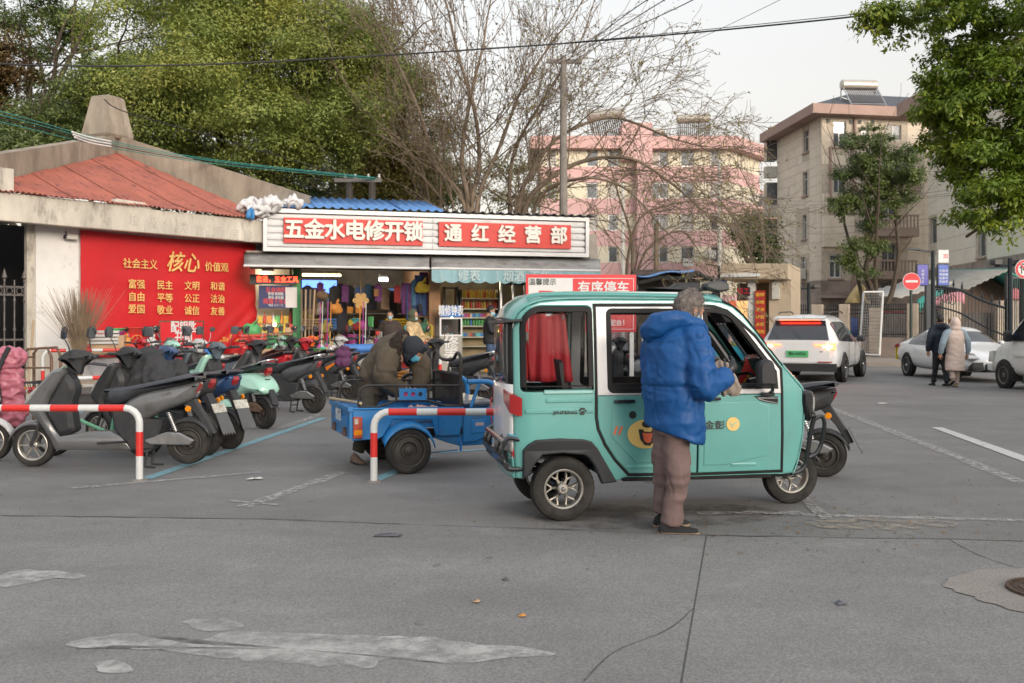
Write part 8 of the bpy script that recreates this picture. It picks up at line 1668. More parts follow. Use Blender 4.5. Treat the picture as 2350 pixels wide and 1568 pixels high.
# ---------------- kiosk and market awnings right of the shops ----------------
KF=Fr((P(1655,745,38).x,38),(P(1815,745,37).x,37)); kk=KF.thing('kiosk_building','beige flat roofed kiosk with a red menu board','building')
kc=mat('beige_kiosk_wall',(.46,.38,.28),.8,var=.12,sc=1); kl=lambda x,y,o=0:KF.L(x,y,o)
x0,x1=kl(1660,700)[0],kl(1815,700)[0]; b=MB(); b.slab([(x0,kl(0,671)[1]),(x1,kl(0,673)[1]),(x1,kl(0,648)[1]),(x0,kl(0,645)[1])],-.5,3,.03); b.build('roof_slab',kc,kk)
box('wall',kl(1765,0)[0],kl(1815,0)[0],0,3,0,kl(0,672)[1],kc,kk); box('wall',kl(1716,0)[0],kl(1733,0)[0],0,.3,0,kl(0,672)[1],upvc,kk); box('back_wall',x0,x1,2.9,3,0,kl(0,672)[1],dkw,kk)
box('white_trim',x0,kl(1750,0)[0],-.6,-.52,kl(0,668)[1],kl(0,662)[1],upvc,kk); box('meter_box',kl(1773,0)[0],kl(1790,0)[0],-.15,-.003,kl(0,704)[1],kl(0,676)[1],acm,kk); box('dark_sign',kl(1692,0)[0],kl(1722,0)[0],-.1,-.02,kl(0,698)[1],kl(0,684)[1],blk,kk); text('lettering','招工',.22,srd,kk,(kl(1707,0)[0],-.12,kl(0,691)[1]),ext=.002)
mb_=box('menu_board',kl(1733,0)[0],kl(1757,0)[0],-.08,-.02,kl(0,768)[1],kl(0,690)[1],mat('menu_red',(.40,.03,.02),.5,var=.1),kk)
for i,tx in enumerate(('酸辣粉','米线面','盖浇饭','炒面炒','水饺汤','馄饨凉')): text('lettering',tx[:2],.13,mat('menu_yellow',(.75,.45,.06),.5,var=0),mb_,((kl(1745,0)[0]),-.085,kl(0,697+i*12)[1]),ext=.001,off=.03,sx=1.1)
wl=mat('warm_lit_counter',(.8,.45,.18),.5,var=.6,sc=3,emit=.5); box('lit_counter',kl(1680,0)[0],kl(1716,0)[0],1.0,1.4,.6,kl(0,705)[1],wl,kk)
MZ=31; mk_=thing('market_stall','dark market stall roof with blue edge behind the notice board','stall',(P(1560,745,MZ).x,MZ,0)); mx=P(1560,745,MZ).x; M3=lambda x,y,d=0:((x-CX)/F_*MZ-mx,d,CH+(HY-y)/F_*MZ)
tarpm=mat('dark_tarpaulin',(.035,.035,.034),.7,var=.4,sc=2)
for k,(a,b_,yy,m,d) in enumerate((((1462,634),(1590,619),0,bl,-.3),((1462,640),(1592,628),0,tarpm,0),((1590,618),(1645,636),0,tarpm,.2),((1640,640),(1665,640),0,tarpm,.5))):
    vs=[];fs=[]
    for i in range(11):
        u=i/10; x=a[0]+(b_[0]-a[0])*u; y=a[1]+(b_[1]-a[1])*u+3*math.sin(u*9+k); vs+=[M3(x,y,d),M3(x,y-7,d+2.5),M3(x,y+(3 if k==0 else 10),d-.02)]
    for i in range(10): fs+=[(3*i,3*i+3,3*i+4,3*i+1),(3*i,3*i+2,3*i+5,3*i+3)]
    q=MB(); q.add(vs,fs); o=q.build('roof_cloth',m,mk_); o.modifiers.new('s','SOLIDIFY').thickness=.03
for i in range(6): z=M3(0,655-i*8)[2]; box('shutter_slat',M3(1462,0)[0],M3(1575,0)[0],1.0,1.05,z-.10,z,mat('brown_shutter',(.07,.055,.045),.7,var=.3),mk_)
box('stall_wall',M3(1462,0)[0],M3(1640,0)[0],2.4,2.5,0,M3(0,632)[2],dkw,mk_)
for px in (1462,1575,1640): b=MB(); b.tube([(M3(px,0)[0],.05,0),M3(px,632,.05)],.04,6); b.build('pole',iron,mk_)
box('table',M3(1600,0)[0],M3(1770,0)[0],-.9,.3,.0,.80,mat('cyan_table_cloth',(.03,.42,.58),.6,var=.1),mk_)
fruitc=[(.55,.18,.04),(.12,.35,.05),(.6,.5,.05),(.45,.05,.04),(.2,.12,.3)]
for k in range(26):
    p=M3(1604+k*6.2,0); b=MB(); b.sph((0,0,0),(.09,.09,.075),8); o=b.build('fruit_heap_item',mat('fruit%d'%(k%5),fruitc[k%5],.5,var=.3),None); o.location=(mx+p[0],MZ-.6+.25*(k%3),.88); o.name='fruit'; tag(o,['orange','green','yellow','red','violet'][k%5]+' fruit in the '+['front','middle','back'][k%3]+' row of the cyan covered table','fruit','fruit on the cyan market table')
for k,(px,c) in enumerate(((1655,(.03,.03,.035)),(1700,(.6,.62,.05)),(1772,(.35,.3,.28)))):
    pass
box('white_machine',M3(1470,0)[0],M3(1490,0)[0],-.3,.2,0,1.5,acm,mk_)
banm=mat('red_yellow_banner',(.55,.10,.03),.6,var=.3,sc=4)
for k,px in enumerate((1632,1646,1664,1690)): b=MB(); b.slab([(-.12,-.7),(.12,-.7),(.10,.0),(-.14,.0)],-.01,.01,.003); o=b.build('hanging_pennant',banm,None); o.location=(M3(px,0)[0]+mx,MZ+.5,M3(0,690)[2]); tag(o,['first','second','third','last'][k]+' red pennant from the dark stall over the fruit table','pennant','pennants over the fruit stall')
# ---------------- shop fronts: goods, signs and lamps ----------------
CM={'goods_colour_'+k:i for i,k in enumerate(['red','blue','yellow','white','green','orange','purple','black','tan','cyan'])}
cards=[(.55,.05,.04),(.05,.18,.5),(.62,.45,.05),(.55,.56,.55),(.08,.35,.12),(.6,.25,.05),(.35,.05,.25),(.10,.10,.12),(.45,.30,.18),(.1,.45,.5)]
def cm(i,r=.55): return mat('goods_colour_%s'%['red','blue','yellow','white','green','orange','purple','black','tan','cyan'][i%10],cards[i%10],r,var=.15,sc=6)
def SW(px,py,o=0): x,z=SH.L(px,py,o); return SH.A+SH.d*x+SH.n*o+V((0,0,z))
def stand(o,p,rz=0): o.location=p; o.rotation_euler=(0,0,SH.rz+rz); return o
# led sign, posters
t=SH.thing('led_sign','black LED board with red scrolling Chinese characters','sign',0,-.12); x0,z1=SH.L(573,630,-.12); x1,z0=SH.L(680,654,-.12)
box('housing',x0,x1,0,.08,z0,z1,blk,t); led=mat('red_led',(.9,.03,.01),.5,var=0,emit=5,ecol=(1,.03,.01)); text('led_lettering','套装，五金工具',(z1-z0)*.62,led,t,((x0+x1)/2+.1,-.006,(z0+z1)/2),ext=.001,off=.0,sx=.85)
pst=mat('poster_navy',(.03,.04,.14),.6,var=.25,sc=3); t=SH.thing('poster','dark blue poster with pink and white print in the kiosk window','poster',0,-.03); x0,z1=SH.L(594,655,-.03); x1,z0=SH.L(672,708,-.03)
box('sheet',x0,x1,0,.01,z0,z1,pst,t)
for i,(tx,c,h) in enumerate((('五金电料',srd,.13),('配锁 配钥匙',sw,.075),('修伞 修拉链',sw,.075),('疏通下水道',srd,.13),('电话 七三一二',sw,.06))): text('lettering',tx,h,c,t,((x0+x1)/2,-.006,z1-.12-i*(z1-z0-.1)/5),ext=.001,off=.02,sx=.85)
o=box('price_list',0,.28,0,.01,0,.5,sw,None); stand(o,SW(655,706,-.05)); tag(o,'white price list hanging at the right of the navy poster','notice')
for i,(px,py,w,h,c) in enumerate(((640,618,.9,.22,0),(600,622,.3,.2,3),(1040,650,.4,.3,3),(1160,655,.5,.35,7))):
    o=box('window_notice',0,w,0,.01,0,h,cm(c),None); stand(o,SW(px,py,.0 if i<2 else .2)); tag(o,['red strip notice above the LED board','small white notice left of the red strip','white notice above the bottle cabinet','dark notice in the right window'][i],'notice')
# key board in front of the banner
kb=B1.thing('sign_board','red board with white key cutting lettering and phone number','sign',0,oy-.9); x0,z1=B1.L(368,738,oy-.9); x1,z0=B1.L(468,812,oy-.9); box('board',x0,x1,0,.03,z0,z1,srd,kb); frame_(x0-.03,x1+.0,z0,z1+.02,.03,-.004,rust,kb)
for tx,py,h in (('配钥匙',752,.24),('开锁',777,.25),('1357312608',802,.12)): x,z=B1.L(421 if py<800 else 425,py,oy-.9); text('lettering',tx,h,sw,kb,(x,-.008,z),ext=.001,off=.03,sx=.85)
for x in (x0+.1,x1-.1): b=MB(); b.tube([(x,.05,.14),(x,.04,z0)],.02,6); b.build('leg',rust,kb)
# broom bundle
sb_=thing('broom_bundle','big bundle of dry twig brooms leaning by the white pier','broom',P(182,745,18.9)+V((0,0,-1.34))); tw=mat('dry_twigs',(.22,.165,.11),.9,var=.3); rs=np.random.default_rng(5); b=MB()
for k in range(420):
    a=rs.normal(0,.28); c_=rs.normal(0,.22); bl_=rs.uniform(.9,1.45); b.tube([(rs.normal(0,.02),rs.normal(0,.02),.62),(a*.35,c_*.3,.62+bl_*.45),(a*1.0+rs.normal(0,.03),c_*.7,.62+bl_)],[.004,.004,.002],3,caps=False)
o=b.build('twigs',tw,sb_); o['kind']='stuff'; b=MB(); b.tube([(0,0,0),(0,0,.7)],.035,7); b.tube([(0,0,.6),(0,0,.72)],.05,8); b.build('binding',tw,sb_)
o=MB().tube([(0,0,0),(.12,0,1.42)],.022,7).build('wooden_pole',mat('pale_wood',(.42,.32,.22),.7,var=.15),None); o.location=P(62,905,18.0)+V((0,0,0)); o.location.z=.14; tag(o,'pale wooden pole leaning on the iron gate','pole')
fr=thing('steel_frame','rusty bent tube frame standing by the pink cover','frame',P(55,745,14.5)+V((0,0,-1.48))); b=MB()
for y in (0,.3): b.tube([(0,y,0),(.0,y,1.05),(.05,y,1.12),(.34,y,1.14),(.40,y,1.0),(.40,y,0)],.022,6)
b.tube([(0,0,.85),(.4,0,.85)],.015,5); b.tube([(0,0,1.0),(0,.3,1.0)],.015,5); b.build('tube',rust,fr)
# interiors: lamps
tub=mat('lit_fluorescent',(1,.9,.6),.5,var=0,emit=5,ecol=(1,.80,.36)); cool=mat('lit_cool_lamp',(.8,1,.9),.5,var=0,emit=4,ecol=(.85,1,.92)); warm=mat('lit_warm_bulb',(1,.6,.15),.5,var=0,emit=16,ecol=(1,.65,.18)); grn=mat('lit_green_lamp',(.4,1,.7),.5,var=0,emit=8,ecol=(.45,1,.75))
def lamp(px0,px1,py,o,m,label,r=.03,L=None):
    a,c=SW(px0,py,o),SW(px1,py+1,o); t=thing('ceiling_lamp',label,'lamp',a); b=MB(); b.tube([(0,0,0),c-a],r,8); b.build('lit_tube',m,t); b=MB(); b.tube([V((0,0,r*1.7)),c-a+V((0,0,r*1.7))],r*1.1,6); b.build('fitting',upvc,t)
lamp(694,782,631,.3,tub,'long yellow lit fluorescent tube over the hardware shop mouth',.028); lamp(870,890,641,1.2,cool,'short greenish white lamp deep in the hardware shop',.05); lamp(1020,1180,632,1.6,tub,'fluorescent tube inside the corner shop',.03); lamp(1168,1182,702,2.0,cool,'small lamp glowing in the right window',.04)
for k,(x,y,pw,c) in enumerate(((.9+SH.L(690,0)[0],1.6,15,(1,.88,.65)),(SH.L(900,700)[0],2.2,14,(1,.92,.78)),(SH.L(1110,700)[0],1.8,26,(1,.86,.55)),(SH.L(620,700)[0],.7,9,(1,.8,.5)))):
    l=bpy.data.lights.new('shop_light','POINT'); l.energy=pw; l.color=c; l.shadow_soft_size=.35; o=bpy.data.objects.new('shop_light',l); C.objects.link(o); o.location=SH.A+SH.d*x+SH.n*y+V((0,0,2.75))
b=MB(); b.sph((0,0,0),.05,10); o=stand(b.build('light_bulb',warm,None),SW(630,745,.3)); tag(o,'bright warm bulb on the kiosk counter','lamp'); b=MB(); b.sph((0,0,0),.06,10); o=stand(b.build('light_bulb',grn,None),SW(1037,733,.05)); tag(o,'green white lamp glowing in the watch repair cabinet','lamp')
tvm=mat('lit_blue_screen',(.05,.12,.7),.4,var=.4,sc=5,emit=1.2,ecol=(.10,.22,.9))
for px,py,w,h,l in ((733,652,.95,.26,'wide blue screen hanging under the hardware shop ceiling'),(752,664,.45,.28,'small blue screen below the wide one')):
    t=SH.thing('screen',l,'screen',0,1.1); x,z=SH.L(px,py,1.1); box('casing',x-w/2,x+w/2,0,.06,z-h/2,z+h/2,blk,t); box('picture',x-w/2+.03,x+w/2-.03,-.006,-.001,z-h/2+.03,z+h/2-.03,tvm,t)
# kiosk counter with small goods
t=SH.thing('kiosk_counter','wooden kiosk counter with crowded shelf of small goods','counter',0,-.1); x0,z0=SH.L(590,765,-.1); x1,_=SH.L(670,765,-.1); box('top',x0,x1,-.25,.6,z0-.05,z0,mat('counter_wood',(.25,.14,.07),.6,var=.2),t); box('front',x0+.02,x1-.02,-.15,.55,.14,z0-.053,grw,t); box('shelf',x0,x1,.3,.6,SH.L(0,742,.3)[1]-.02,SH.L(0,742,.3)[1],MATS['counter_wood'],t)
rs=random.Random(4)
def item(kind,p,c,s=1,label=None,group=None,cat=None,rz=0):
    b=MB()
    if kind=='bottle': b.lathe([(0,0),(.035*s,0),(.036*s,.15*s),(.030*s,.18*s),(.012*s,.21*s),(.012*s,.26*s),(.015*s,.26*s),(.015*s,.285*s),(0,.285*s)],None,10)
    elif kind=='box': b.slab(rrect(-.07*s,.07*s,0,.12*s,.008),-.04*s,.04*s,.006)
    elif kind=='packet': b.slab([(-.07*s,0),(.07*s,0),(.06*s,.02*s),(.065*s,.17*s),(.07*s,.2*s),(-.07*s,.2*s),(-.065*s,.17*s),(-.06*s,.02*s)],-.015*s,.015*s,.006)
    elif kind=='can': b.lathe([(0,0),(.05*s,0),(.052*s,.01),(.052*s,.13*s),(.045*s,.14*s),(0,.14*s)],None,12)
    elif kind=='basin': b.lathe([(.10*s,0),(.16*s,.09*s),(.175*s,.09*s),(.17*s,.10*s),(.155*s,.098*s),(.095*s,.01),(0,.01)],None,18)
    elif kind=='bucket': b.lathe([(0,0),(.10*s,0),(.13*s,.22*s),(.14*s,.22*s),(.135*s,.235*s),(.12*s,.225*s),(.09*s,.02),(0,.02)],None,16)
    elif kind=='roll': b.lathe([(0,0),(.08*s,0),(.08*s,.6*s),(.02*s,.6*s),(.02*s,.58*s)],rotm(0,90),12)
    elif kind=='carton': b.slab(rrect(-.22*s,.22*s,0,.28*s,.01),-.16*s,.16*s,.01); b.box(-.225*s,.225*s,-.012,.012,.281*s,.284*s)
    elif kind=='bag':
        b.sph((0,0,.10*s),(.16*s,.11*s,.11*s),16,squ=.8); b.tube([(0,0,.19*s),(.03*s,0,.24*s),(.07*s,.02,.25*s)],[.03*s,.02*s,.035*s],7); q=rs.uniform(0,50); b.v=[tuple(V(v)*(1+.28*noise.noise(V(v)*9/s+V((q,q,0)))+.12*noise.noise(V(v)*30/s))) for v in b.v]
    elif kind=='broom': b.tube([(0,0,.25*s),(.03*s,.05*s,1.35*s)],.012*s,6); b.slab([(-.14*s,0),(.14*s,0),(.07*s,.2*s),(.02*s,.27*s),(-.02*s,.27*s),(-.07*s,.2*s)],-.025*s,.025*s,.01)
    elif kind=='cloth': b.slab([(-.16*s,-.75*s),(.15*s,-.78*s),(.17*s,-.1*s),(.06*s,0),(-.06*s,0),(-.17*s,-.08*s)],-.03*s,.03*s,.02); b.tube([(-.02,0,0),(0,0,.06*s),(.03*s,0,.07*s)],.006,5)
    elif kind=='trousers': b.slab([(-.14*s,-.95*s),(-.03*s,-.95*s),(0,-.35*s),(.03*s,-.95*s),(.14*s,-.95*s),(.15*s,0),(-.15*s,0)],-.03*s,.03*s,.02)
    elif kind=='shovel': b.tube([(0,0,.2*s),(0,.04,1.2*s)],.014,6); b.slab([(-.10*s,.02*s),(0,-.02),(.10*s,.02*s),(.10*s,.24*s),(-.10*s,.24*s)],-.012,.012,.005)
    elif kind=='crate':
        for k in range(4): b.slab(rrect(-.25*s,.25*s,.06*k*s,.06*k*s+.045*s,.008),-.18*s,.18*s,.01)
    cw=['red','blue','yellow','white','green','orange','purple','black','tan','cyan'][cards.index(tuple(c['k'])) if False else CM.get(c.name,3)]; label=label.replace('@',cw)
    o=b.build({'packet':'snack_packet','box':'goods_box','can':'paint_can','cloth':'hanging_cloth','trousers':'hanging_trousers','roll':'cloth_roll','carton':'cardboard_carton','bag':'plastic_bag','crate':'plastic_crate'}.get(kind,kind),c,None)
    o.location=p; o.rotation_euler=(0,0,SH.rz+rz); tag(o,label,cat or kind,group); return o
zc=SH.L(0,765,-.1)[1]; zs2=SH.L(0,742,.3)[1]
for i in range(9): item(['bottle','box','packet'][i%3],SW(596+i*8,745,.15)*V((1,1,0)) +V((0,0,zc)) if False else SH.A+SH.d*(x0+.08+i*.095)+SH.n*(.0)+V((0,0,zc)),cm([5,2,3,0,5,4,2,8,0][i]),.9+.2*rs.random(),'@ '+['bottle','box','packet'][i%3]+' standing on the kiosk counter','goods on the kiosk counter','goods')
for i in range(8): item(['packet','bottle'][i%2],SH.A+SH.d*(x0+.08+i*.105)+SH.n*.35+V((0,0,zs2)),cm([2,0,5,3,4,5,2,0][i]),.95,'@ '+['packet','bottle'][i%2]+' on the kiosk back shelf','goods on the kiosk back shelf','goods')
for i in range(6): item('packet',SH.A+SH.d*(x0+.1+i*.13)+SH.n*.2+V((0,0,zs2+.38)),cm([3,2,5,4,0,3][i]),1,'@ packet pegged on the kiosk string','packets pegged in the kiosk','goods')
hc_=[(.20,.02,.02),(.03,.06,.15),(.25,.2,.05),(.30,.29,.27),(.03,.10,.06),(.22,.10,.04),(.10,.03,.11),(.03,.03,.04),(.15,.10,.06),(.05,.12,.20)]
def hcm(i):
    k=['red','blue','yellow','white','green','orange','purple','black','tan','cyan'][i]; m=mat('hung_cloth_'+k,hc_[i],.9,var=.3,sc=8); CM[m.name]=i; return m
# hanging goods across the hardware shop mouth
hang=[(706,655,'cloth',7,.9),(716,665,'cloth',8,1.0),(726,650,'cloth',1,.8),(735,648,'cloth',6,.6),(768,656,'cloth',7,1.0),(782,650,'cloth',7,.8),(792,653,'cloth',6,.7),(803,655,'cloth',7,.85),(814,655,'cloth',3,.7),(824,658,'cloth',1,.8),(845,652,'cloth',9,.6),(853,655,'cloth',7,1.),(868,652,'cloth',6,.7),(884,660,'cloth',8,.9),(900,668,'cloth',7,1.1),(912,655,'cloth',0,.7),(932,650,'trousers',6,1.0),(944,652,'trousers',1,1.15),(957,640,'cloth',9,1.1),(966,632,'trousers',1,1.3),(978,625,'trousers',6,1.4)]
for i,(px,py,k,c,s) in enumerate(hang): item(k,SW(px,py,.25+.5*(i%3 if i<15 else 0)),hcm(c),s*.85,'@ '+k+' hung in the hardware shop mouth, '+(['beside the timber poles','left of the straw mat','right of the straw mat','by the tan partition'][min(3,i//6)]),'clothes hanging in the hardware shop','cloth',rz=rs.uniform(-.4,.4))
o=MB(); o.lathe([(0,-.02),(.12,-.02),(.13,0),(.12,.02),(0,.02)],rotm(90),16)
for k in range(6): a=k*PI/3; o.lathe([(0,-.015),(.07,-.015),(.07,.015),(0,.015)],Matrix.Translation((.14*math.cos(a),0,.14*math.sin(a)))@rotm(90),10)
o.tube([(0,0,.15),(0,0,.75)],.008,5); o=stand(o.build('woven_mat',mat('straw',(.50,.32,.12),.8,var=.2),None),SW(828,690,.2)); tag(o,'straw flower shaped mat hanging in the shop mouth','mat')
for i,px in enumerate((693,699,706,712)): o=MB().tube([(0,0,0),(.04*i,-.05,2.2)],.022,6).build('timber_pole',MATS['pale_wood'] if i%2 else mat('old_wood',(.22,.17,.12),.9,var=.2),None); o.location=SH.A+SH.d*(SH.L(px,0,-.3)[0])-SH.n*.3+V((0,0,.14)); tag(o,'long timber pole leaning on the green shop frame','pole','timber poles leaning on the green frame')
# tables and heaps of goods on the forecourt
def table(x0p,x1p,y,zt,label,m):
    t=SH.thing('goods_table',label,'table',0,y); a,c=SH.L(x0p,700,y)[0],SH.L(x1p,700,y)[0]; box('table_top',a,c,-.35,.35,zt-.04,zt,m,t)
    for x in (a+.05,c-.05):
        for yy in (-.3,.3): box('leg',x-.025,x+.025,yy-.025,yy+.025,.14,zt-.04,m,t)
    return a,c
ta=table(716,850,-.9,.75,'low trestle table of hardware goods before the shop',MATS['counter_wood']); tb=table(860,940,-.3,.95,'higher goods table behind the crouching shopper',MATS['counter_wood'])
kinds=['box','can','basin','bucket','packet','bag','bottle','crate','roll']
for i in range(34):
    k=kinds[rs.randrange(9)]; x=ta[0]+.1+(ta[1]-ta[0]-.2)*(i%17)/16; s=.9 if k in('crate','bag','roll') else 1.25
    item(k,SH.A+SH.d*x+SH.n*(-1.15+.4*(i//17))+V((0,0,.752 if i<17 else .752)),cm(rs.randrange(10)),s*.8,'@ '+k+(' in the front row' if i<17 else ' in the back row')+' of the low trestle table','goods on the low trestle table','goods',rz=rs.uniform(-1,1))
for i in range(20):
    k=kinds[rs.randrange(8)]; x=tb[0]+.08+(tb[1]-tb[0]-.15)*(i%10)/9; item(k,SH.A+SH.d*x+SH.n*(-.5+.35*(i//10))+V((0,0,.952)),cm(rs.randrange(10)),.8,'@ '+k+(' at the front' if i<10 else ' at the back')+' of the higher goods table','goods on the higher table','goods',rz=rs.uniform(-1,1))
for i in range(26):
    k=['bucket','basin','carton','bag','crate','can'][rs.randrange(6)]; px=700+250*rs.random(); o=-1.9-.5*rs.random(); x=SH.L(px,0,o)[0]; item(k,SH.A+SH.d*x+SH.n*o+V((0,0,.14)),cm(rs.randrange(10)),1.2,'@ '+k+' standing on the forecourt before the trestle table','goods on the forecourt','goods',rz=rs.uniform(-1,1))
for i in range(30):
    k=['box','can','bucket','packet','crate','bag'][rs.randrange(6)]; px=700+270*rs.random(); z=[.9,1.35,1.8,2.2][i%4]; item(k,SH.A+SH.d*SH.L(px,0,2.9)[0]+SH.n*2.95+V((0,0,z)),cm(rs.randrange(10)),1.3,'@ '+k+' on rack shelf '+['lowest','second','third','top'][i%4]+' at the back of the hardware shop','goods on the back racks','goods')
t=SH.thing('goods_rack','dim steel rack along the back of the hardware shop','rack',0,2.95); a,c=SH.L(695,0,2.95)[0],SH.L(985,0,2.95)[0]
for z in (.9,1.35,1.8,2.2): box('shelf',a,c,-.2,.3,z-.03,z-.002,iron,t)
for i in range(46):
    k=['bag','cloth','packet','basin','box','bag','can'][rs.randrange(7)]; px=700+285*rs.random(); o=rs.choice([-.6,.1,.9,1.8]); z=rs.uniform(.6,2.3) if o>0 else rs.uniform(.8,1.5)
    item(k,SH.A+SH.d*SH.L(px,0,o)[0]+SH.n*o+V((0,0,z)),hcm(rs.randrange(10)) if i%3 else cm(rs.randrange(10)),rs.uniform(.7,1.3),'@ '+k+(' hung at the mouth' if o<1 else ' hung deep inside')+' of the crowded hardware shop','goods hung inside the hardware shop','goods',rz=rs.uniform(-1,1))
for px,c,l in ((733,6,'purple'),(738,3,'white'),(750,6,'violet'),(757,5,'orange'),(825,5,'orange striped'),(832,6,'dark purple'),(838,3,'pale')): item('broom',SW(px,770,-.9)*V((1,1,0))+V((0,0,.75)),cm(c),.95,l+' handled broom standing among the goods','brooms among the goods','broom',rz=rs.uniform(-.3,.3))
for px,l in ((838,'left'),(850,'right')): item('shovel',SW(px,790,-1.2)*V((1,1,0))+V((0,0,.85)),cm(0),.7,l+' one of two red toilet plungers with white handles','red plungers','plunger').rotation_euler=(PI,0,SH.rz)
for i,(px,py,c,s) in enumerate(((780,800,1,1.6),(800,810,1,1.5),(822,800,1,1.6),(838,812,3,1.3),(775,818,9,1.3))): item('roll',SW(px,py,-1.6),cm(c),s*.8,['lowest','second','third','white','cyan'][i]+' plastic wrapped roll stacked on the forecourt','blue wrapped rolls','roll',rz=rs.uniform(-.2,.2))
# heap in front of the banner: cartons, bags, strawberries boxes, toys
bl2=[('carton',560,840,8,1.0,'brown carton below the pink crate'),('carton',600,838,8,1.3,'long brown carton beside the banner foot'),('crate',580,795,0,1.2,'pink perforated crate under a green bag'),('bag',578,772,4,1.3,'pale green filled plastic bag on the pink crate'),('bag',530,850,3,1.1,'white plastic bag on the ground by the cartons'),('bag',640,845,2,.8,'yellow bag beside the orange scooter'),
 ('crate',238,790,3,1.2,'white wire crate of red goods near the brooms'),('basin',262,775,6,1.3,'magenta basin on the heap near the brooms'),('basin',265,766,4,1.1,'mint green basin on top of the magenta basin'),('basin',305,765,0,1.2,'red plastic basin before the banner'),('bag',285,795,5,.9,'orange stuffed bag before the banner'),('carton',250,815,8,1.4,'brown carton at the banner foot'),('bag',345,800,3,1.0,'large white sack left of the key board'),('carton',310,830,0,1.3,'red carton before the banner'),('bag',375,830,6,1.0,'lilac bag under the key board'),('carton',440,835,7,1.2,'dark carton under the key board'),('bucket',470,830,1,1.3,'blue bucket right of the key board'),('bag',500,835,3,1.0,'white bag right of the key board'),('bag',410,838,3,.9,'small white bag below the key board')]
for k,px,py,c,s,l in bl2:
    Zz=19.6+(px-200)*.0075; p=P(px,py,Zz); item(k,p if p.z>.2 else V((p.x,p.y,.14)),cm(c),s,l,None,k)
t=thing('board_platform','low platform of worn planks before the plaster pier','platform',P(240,745,18.3)+V((0,0,-1.48)))
for i in range(7): b=MB(); b.box(-1.0,1.7,-.55+.16*i,-.41+.16*i,.42,.46); b.build('plank',mat('worn_plank',(.28,.22,.17),.85,var=.3,sc=3,stretch=(1,6,6)),t)
for x in (-.9,.3,1.6): box('leg',x,x+.08,-.5,.5,.14,.42,rust,t)
# corner shop: bottle shelves, cabinet
bs=SH.thing('shelf_unit','tall dark shelf unit of bottles in the corner shop','shelf',0,.9); a,c=SH.L(1060,700,.9)[0],SH.L(1143,700,.9)[0]; zsh=[SH.L(0,py,.9)[1] for py in (676,703,726,748,776,800)]
bkc=mat('black_cabinet',(.02,.02,.022),.5,var=.1); box('side',a-.05,a,0,.4,.2,SH.L(0,655,.9)[1],bkc,bs); box('side',c,c+.05,0,.4,.2,SH.L(0,655,.9)[1],bkc,bs); box('back',a,c,.36,.4,.2,SH.L(0,655,.9)[1],mat('cream_back_panel',(.42,.34,.20),.7,var=.1),bs)
for z in zsh: box('shelf',a,c,.0,.355,z-.035,z,mat('pale_shelf',(.5,.46,.36),.6,var=.1),bs)
for r_,z in enumerate(zsh[:5]):
    n=13
    for i in range(n): item(['bottle','bottle','box','bottle','box'][r_],SH.A+SH.d*(a+.04+(c-a-.08)*i/(n-1))+SH.n*(.9+.1)+V((0,0,z)),cm([[2,2,0,2,2,5][i%6],[0,5,2,0,8,0][i%6],[1,6,0,3,1,9][i%6],[4,4,4,1,4,4][i%6],[9,1,8,0,7,9][i%6]][r_]),.82,['yellow capped oil bottle','red sauce bottle','small box','green bottle','blue carton'][r_]+' in its row on the dark shelf unit',['oil bottles on the top shelf','sauce bottles on the second shelf','boxes on the third shelf','green bottles on the fourth shelf','cartons on the low shelf'][r_],['bottle','bottle','box','bottle','box'][r_])
ds=SH.thing('glass_cabinet','dim glass fronted cabinet left of the bottle shelves','cabinet',0,1.0); a2,c2_=SH.L(1020,0,1.0)[0],SH.L(1050,0,1.0)[0]; 
for x in (a2,c2_): box('stile',x-.03,x+.03,0,.3,.2,2.5,bkc,ds)
for z in (1.2,1.75,2.45): box('shelf',a2+.03,c2_-.03,.01,.29,z,z+.03,bkc,ds)
wb=SH.thing('repair_booth','grey watch repair booth with glass case and blue lettered top','booth',0,-.6); a,c=SH.L(1009,0,-.6)[0],SH.L(1061,0,-.6)[0]; L6=lambda py:SH.L(0,py,-.6)[1]
box('base',a,c,0,.6,.14,L6(775),mat('booth_grey',(.30,.29,.25),.6,var=.08),wb); box('blue_header',a+.03,c-.03,.0,.08,L6(725),L6(697),mat('header_blue',(.02,.16,.50),.5,var=.08),wb); text('lettering','精修钟表',.26,sw,wb,((a+c)/2,-.006,L6(711)),ext=.002,off=.02,sx=.55)
text('lettering','修',.36,sw,wb,((a+c)/2,-.006,L6(797)),ext=.001,off=.02); text('lettering','表',.36,sw,wb,((a+c)/2,-.006,L6(828)),ext=.001,off=.02)
for x0_,x1_,z0_,z1_ in ((a,a+.04,L6(775),L6(727)),(c-.04,c,L6(775),L6(727)),(a+.04,c-.04,L6(731),L6(727)),(a+.04,c-.04,L6(775),L6(771))): box('case_frame',x0_,x1_,0,.05,z0_+.002,z1_,sw,wb)
box('case_glass',a+.04,c-.04,.02,.025,L6(771),L6(731),gls,wb); box('case_back',a,c,.55,.6,L6(775),L6(727),dkw,wb)
for i in range(5): item('box',SH.A+SH.d*(a+.08+i*.09)+SH.n*(-.35)+V((0,0,L6(774))),cm([1,8,3,9,7][i]),.5,'tiny clock part box in the repair case','boxes in the repair case','box')
gw=mat('green_mural',(.03,.28,.05),.7,var=.2); b=MB(); b.add([(SH.L(1000,0,-.1)[0],0,.2),(SH.L(1012,0,-.1)[0],0,.2),(SH.L(1010,0,0)[0],0,1.1),(SH.L(1002,0,0)[0],0,1.35)],[(0,1,2,3)])
o=b.build('green_sheet',gw,shop); o.location=(0,-.02,0)
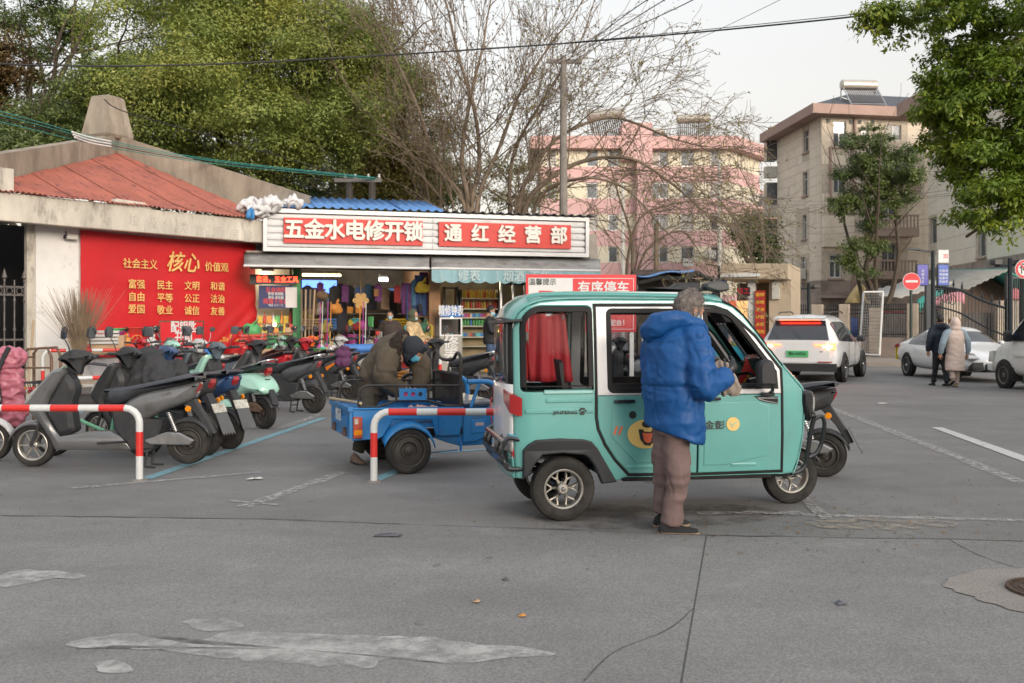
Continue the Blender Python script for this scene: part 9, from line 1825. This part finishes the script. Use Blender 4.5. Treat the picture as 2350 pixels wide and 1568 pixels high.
wn=SH.thing('shop_window','grey framed window of the corner shop right of the shelves','window',0,.1); a,c=SH.L(1150,0,.1)[0],SH.L(1205,0,.1)[0]
for x in (a,(a+c)/2,c): box('stile',x-.025,x+.025,0,.06,.9,2.85,alum,wn)
for z in (.9,1.7,2.8): box('rail',a+.025,c-.025,.005,.055,z,z+.05,alum,wn)
box('pane',a+.025,c-.025,.025,.032,.95,2.8,gls,wn); box('wall_right',c,SH.len+.09,-.01,.2,.2,2.9,wal2,shop)
# roof odds and ends on the shops
for i,(px,py,s,c) in enumerate(((578,476,.22,3),(602,472,.24,3),(632,468,.20,3),(672,462,.14,3),(580,492,.12,1),(590,486,.18,3))):
    p=SW(px,py,-.3 if i!=4 else -.45); b=MB(); b.sph((0,0,0),(s*1.5,s*.8,s*.5),10); me=fuse(b,.03,1); wrinkle(me,.22,4.5,i,(1,1,1),.10); o=meshobj('tarpaulin_heap',me,mat('white_tarp',(.62,.62,.63),.5,var=.1) if c==3 else mat('blue_tarp',(.04,.22,.5),.5,var=.1),None); o.location=p; tag(o,['torn white tarpaulin over the roof corner','white tarpaulin fold left of the signboard','white tarpaulin bundle beside the blue roof','white package on the blue roof corner','blue tarpaulin scrap under the white one','white tarpaulin fold hanging at the sign edge'][i],'tarpaulin')
# street litter and leaves
lf_=mat('litter_brown',(.16,.10,.05),.8,var=.3); wh_=mat('litter_white',(.6,.6,.58),.7); rs=random.Random(9)
for i,(px,py,c,w,h,l) in enumerate(((890,1229,7,.10,.03,'black plastic scrap on the concrete foreground'),(1198,1414,5,.022,.008,'orange cigarette end on the concrete'),(1093,1381,8,.02,.015,'small tan leaf on the concrete'),(1929,1385,7,.03,.02,'dark leaf near the right joint'),(590,1098,3,.06,.03,'white paper scrap on the asphalt'),(575,1099,3,.04,.03,'second white paper scrap on the asphalt'),(2023,926,3,.10,.05,'white paper on the road near the white cars'),(1160,1330,7,.02,.01,'dark crumb on the concrete'))):
    p=G(px,py,.012); b=MB(); b.add([(-w,-h,0),(w*.8,-h*1.2,.008),(w,h*.7,.004),(w*.1,h,.014),(-w*.8,h*.8,.003)],[(0,1,2,3,4)]); o=b.build('litter_scrap',cm(c),None); o.location=p; o.rotation_euler=(0,0,rs.uniform(-.4,.4)); o.modifiers.new('s','SOLIDIFY').thickness=.004; tag(o,l,'litter')
n=900; rs2=np.random.default_rng(3); pos=[]
for i in range(n):
    x=rs2.uniform(0,2350); y=745+ (rs2.uniform(.30,1)**1.0)*470+rs2.normal()*10; 
    if i%3: x,y=rs2.normal(1900,350),rs2.normal(1185,45)
    if y<800 or y>1560: continue
    p=G(x,y,.013); pos.append((p.x,p.y,p.z))
leaves('fallen_leaves',np.array(pos),np.tile([0,0,2.],(len(pos),1)),.028,lf_,None,.55,0,rs2,.35); bpy.data.objects['fallen_leaves']['kind']='stuff'; bpy.data.objects['fallen_leaves']['label']='small dry leaves and grit scattered over the asphalt'
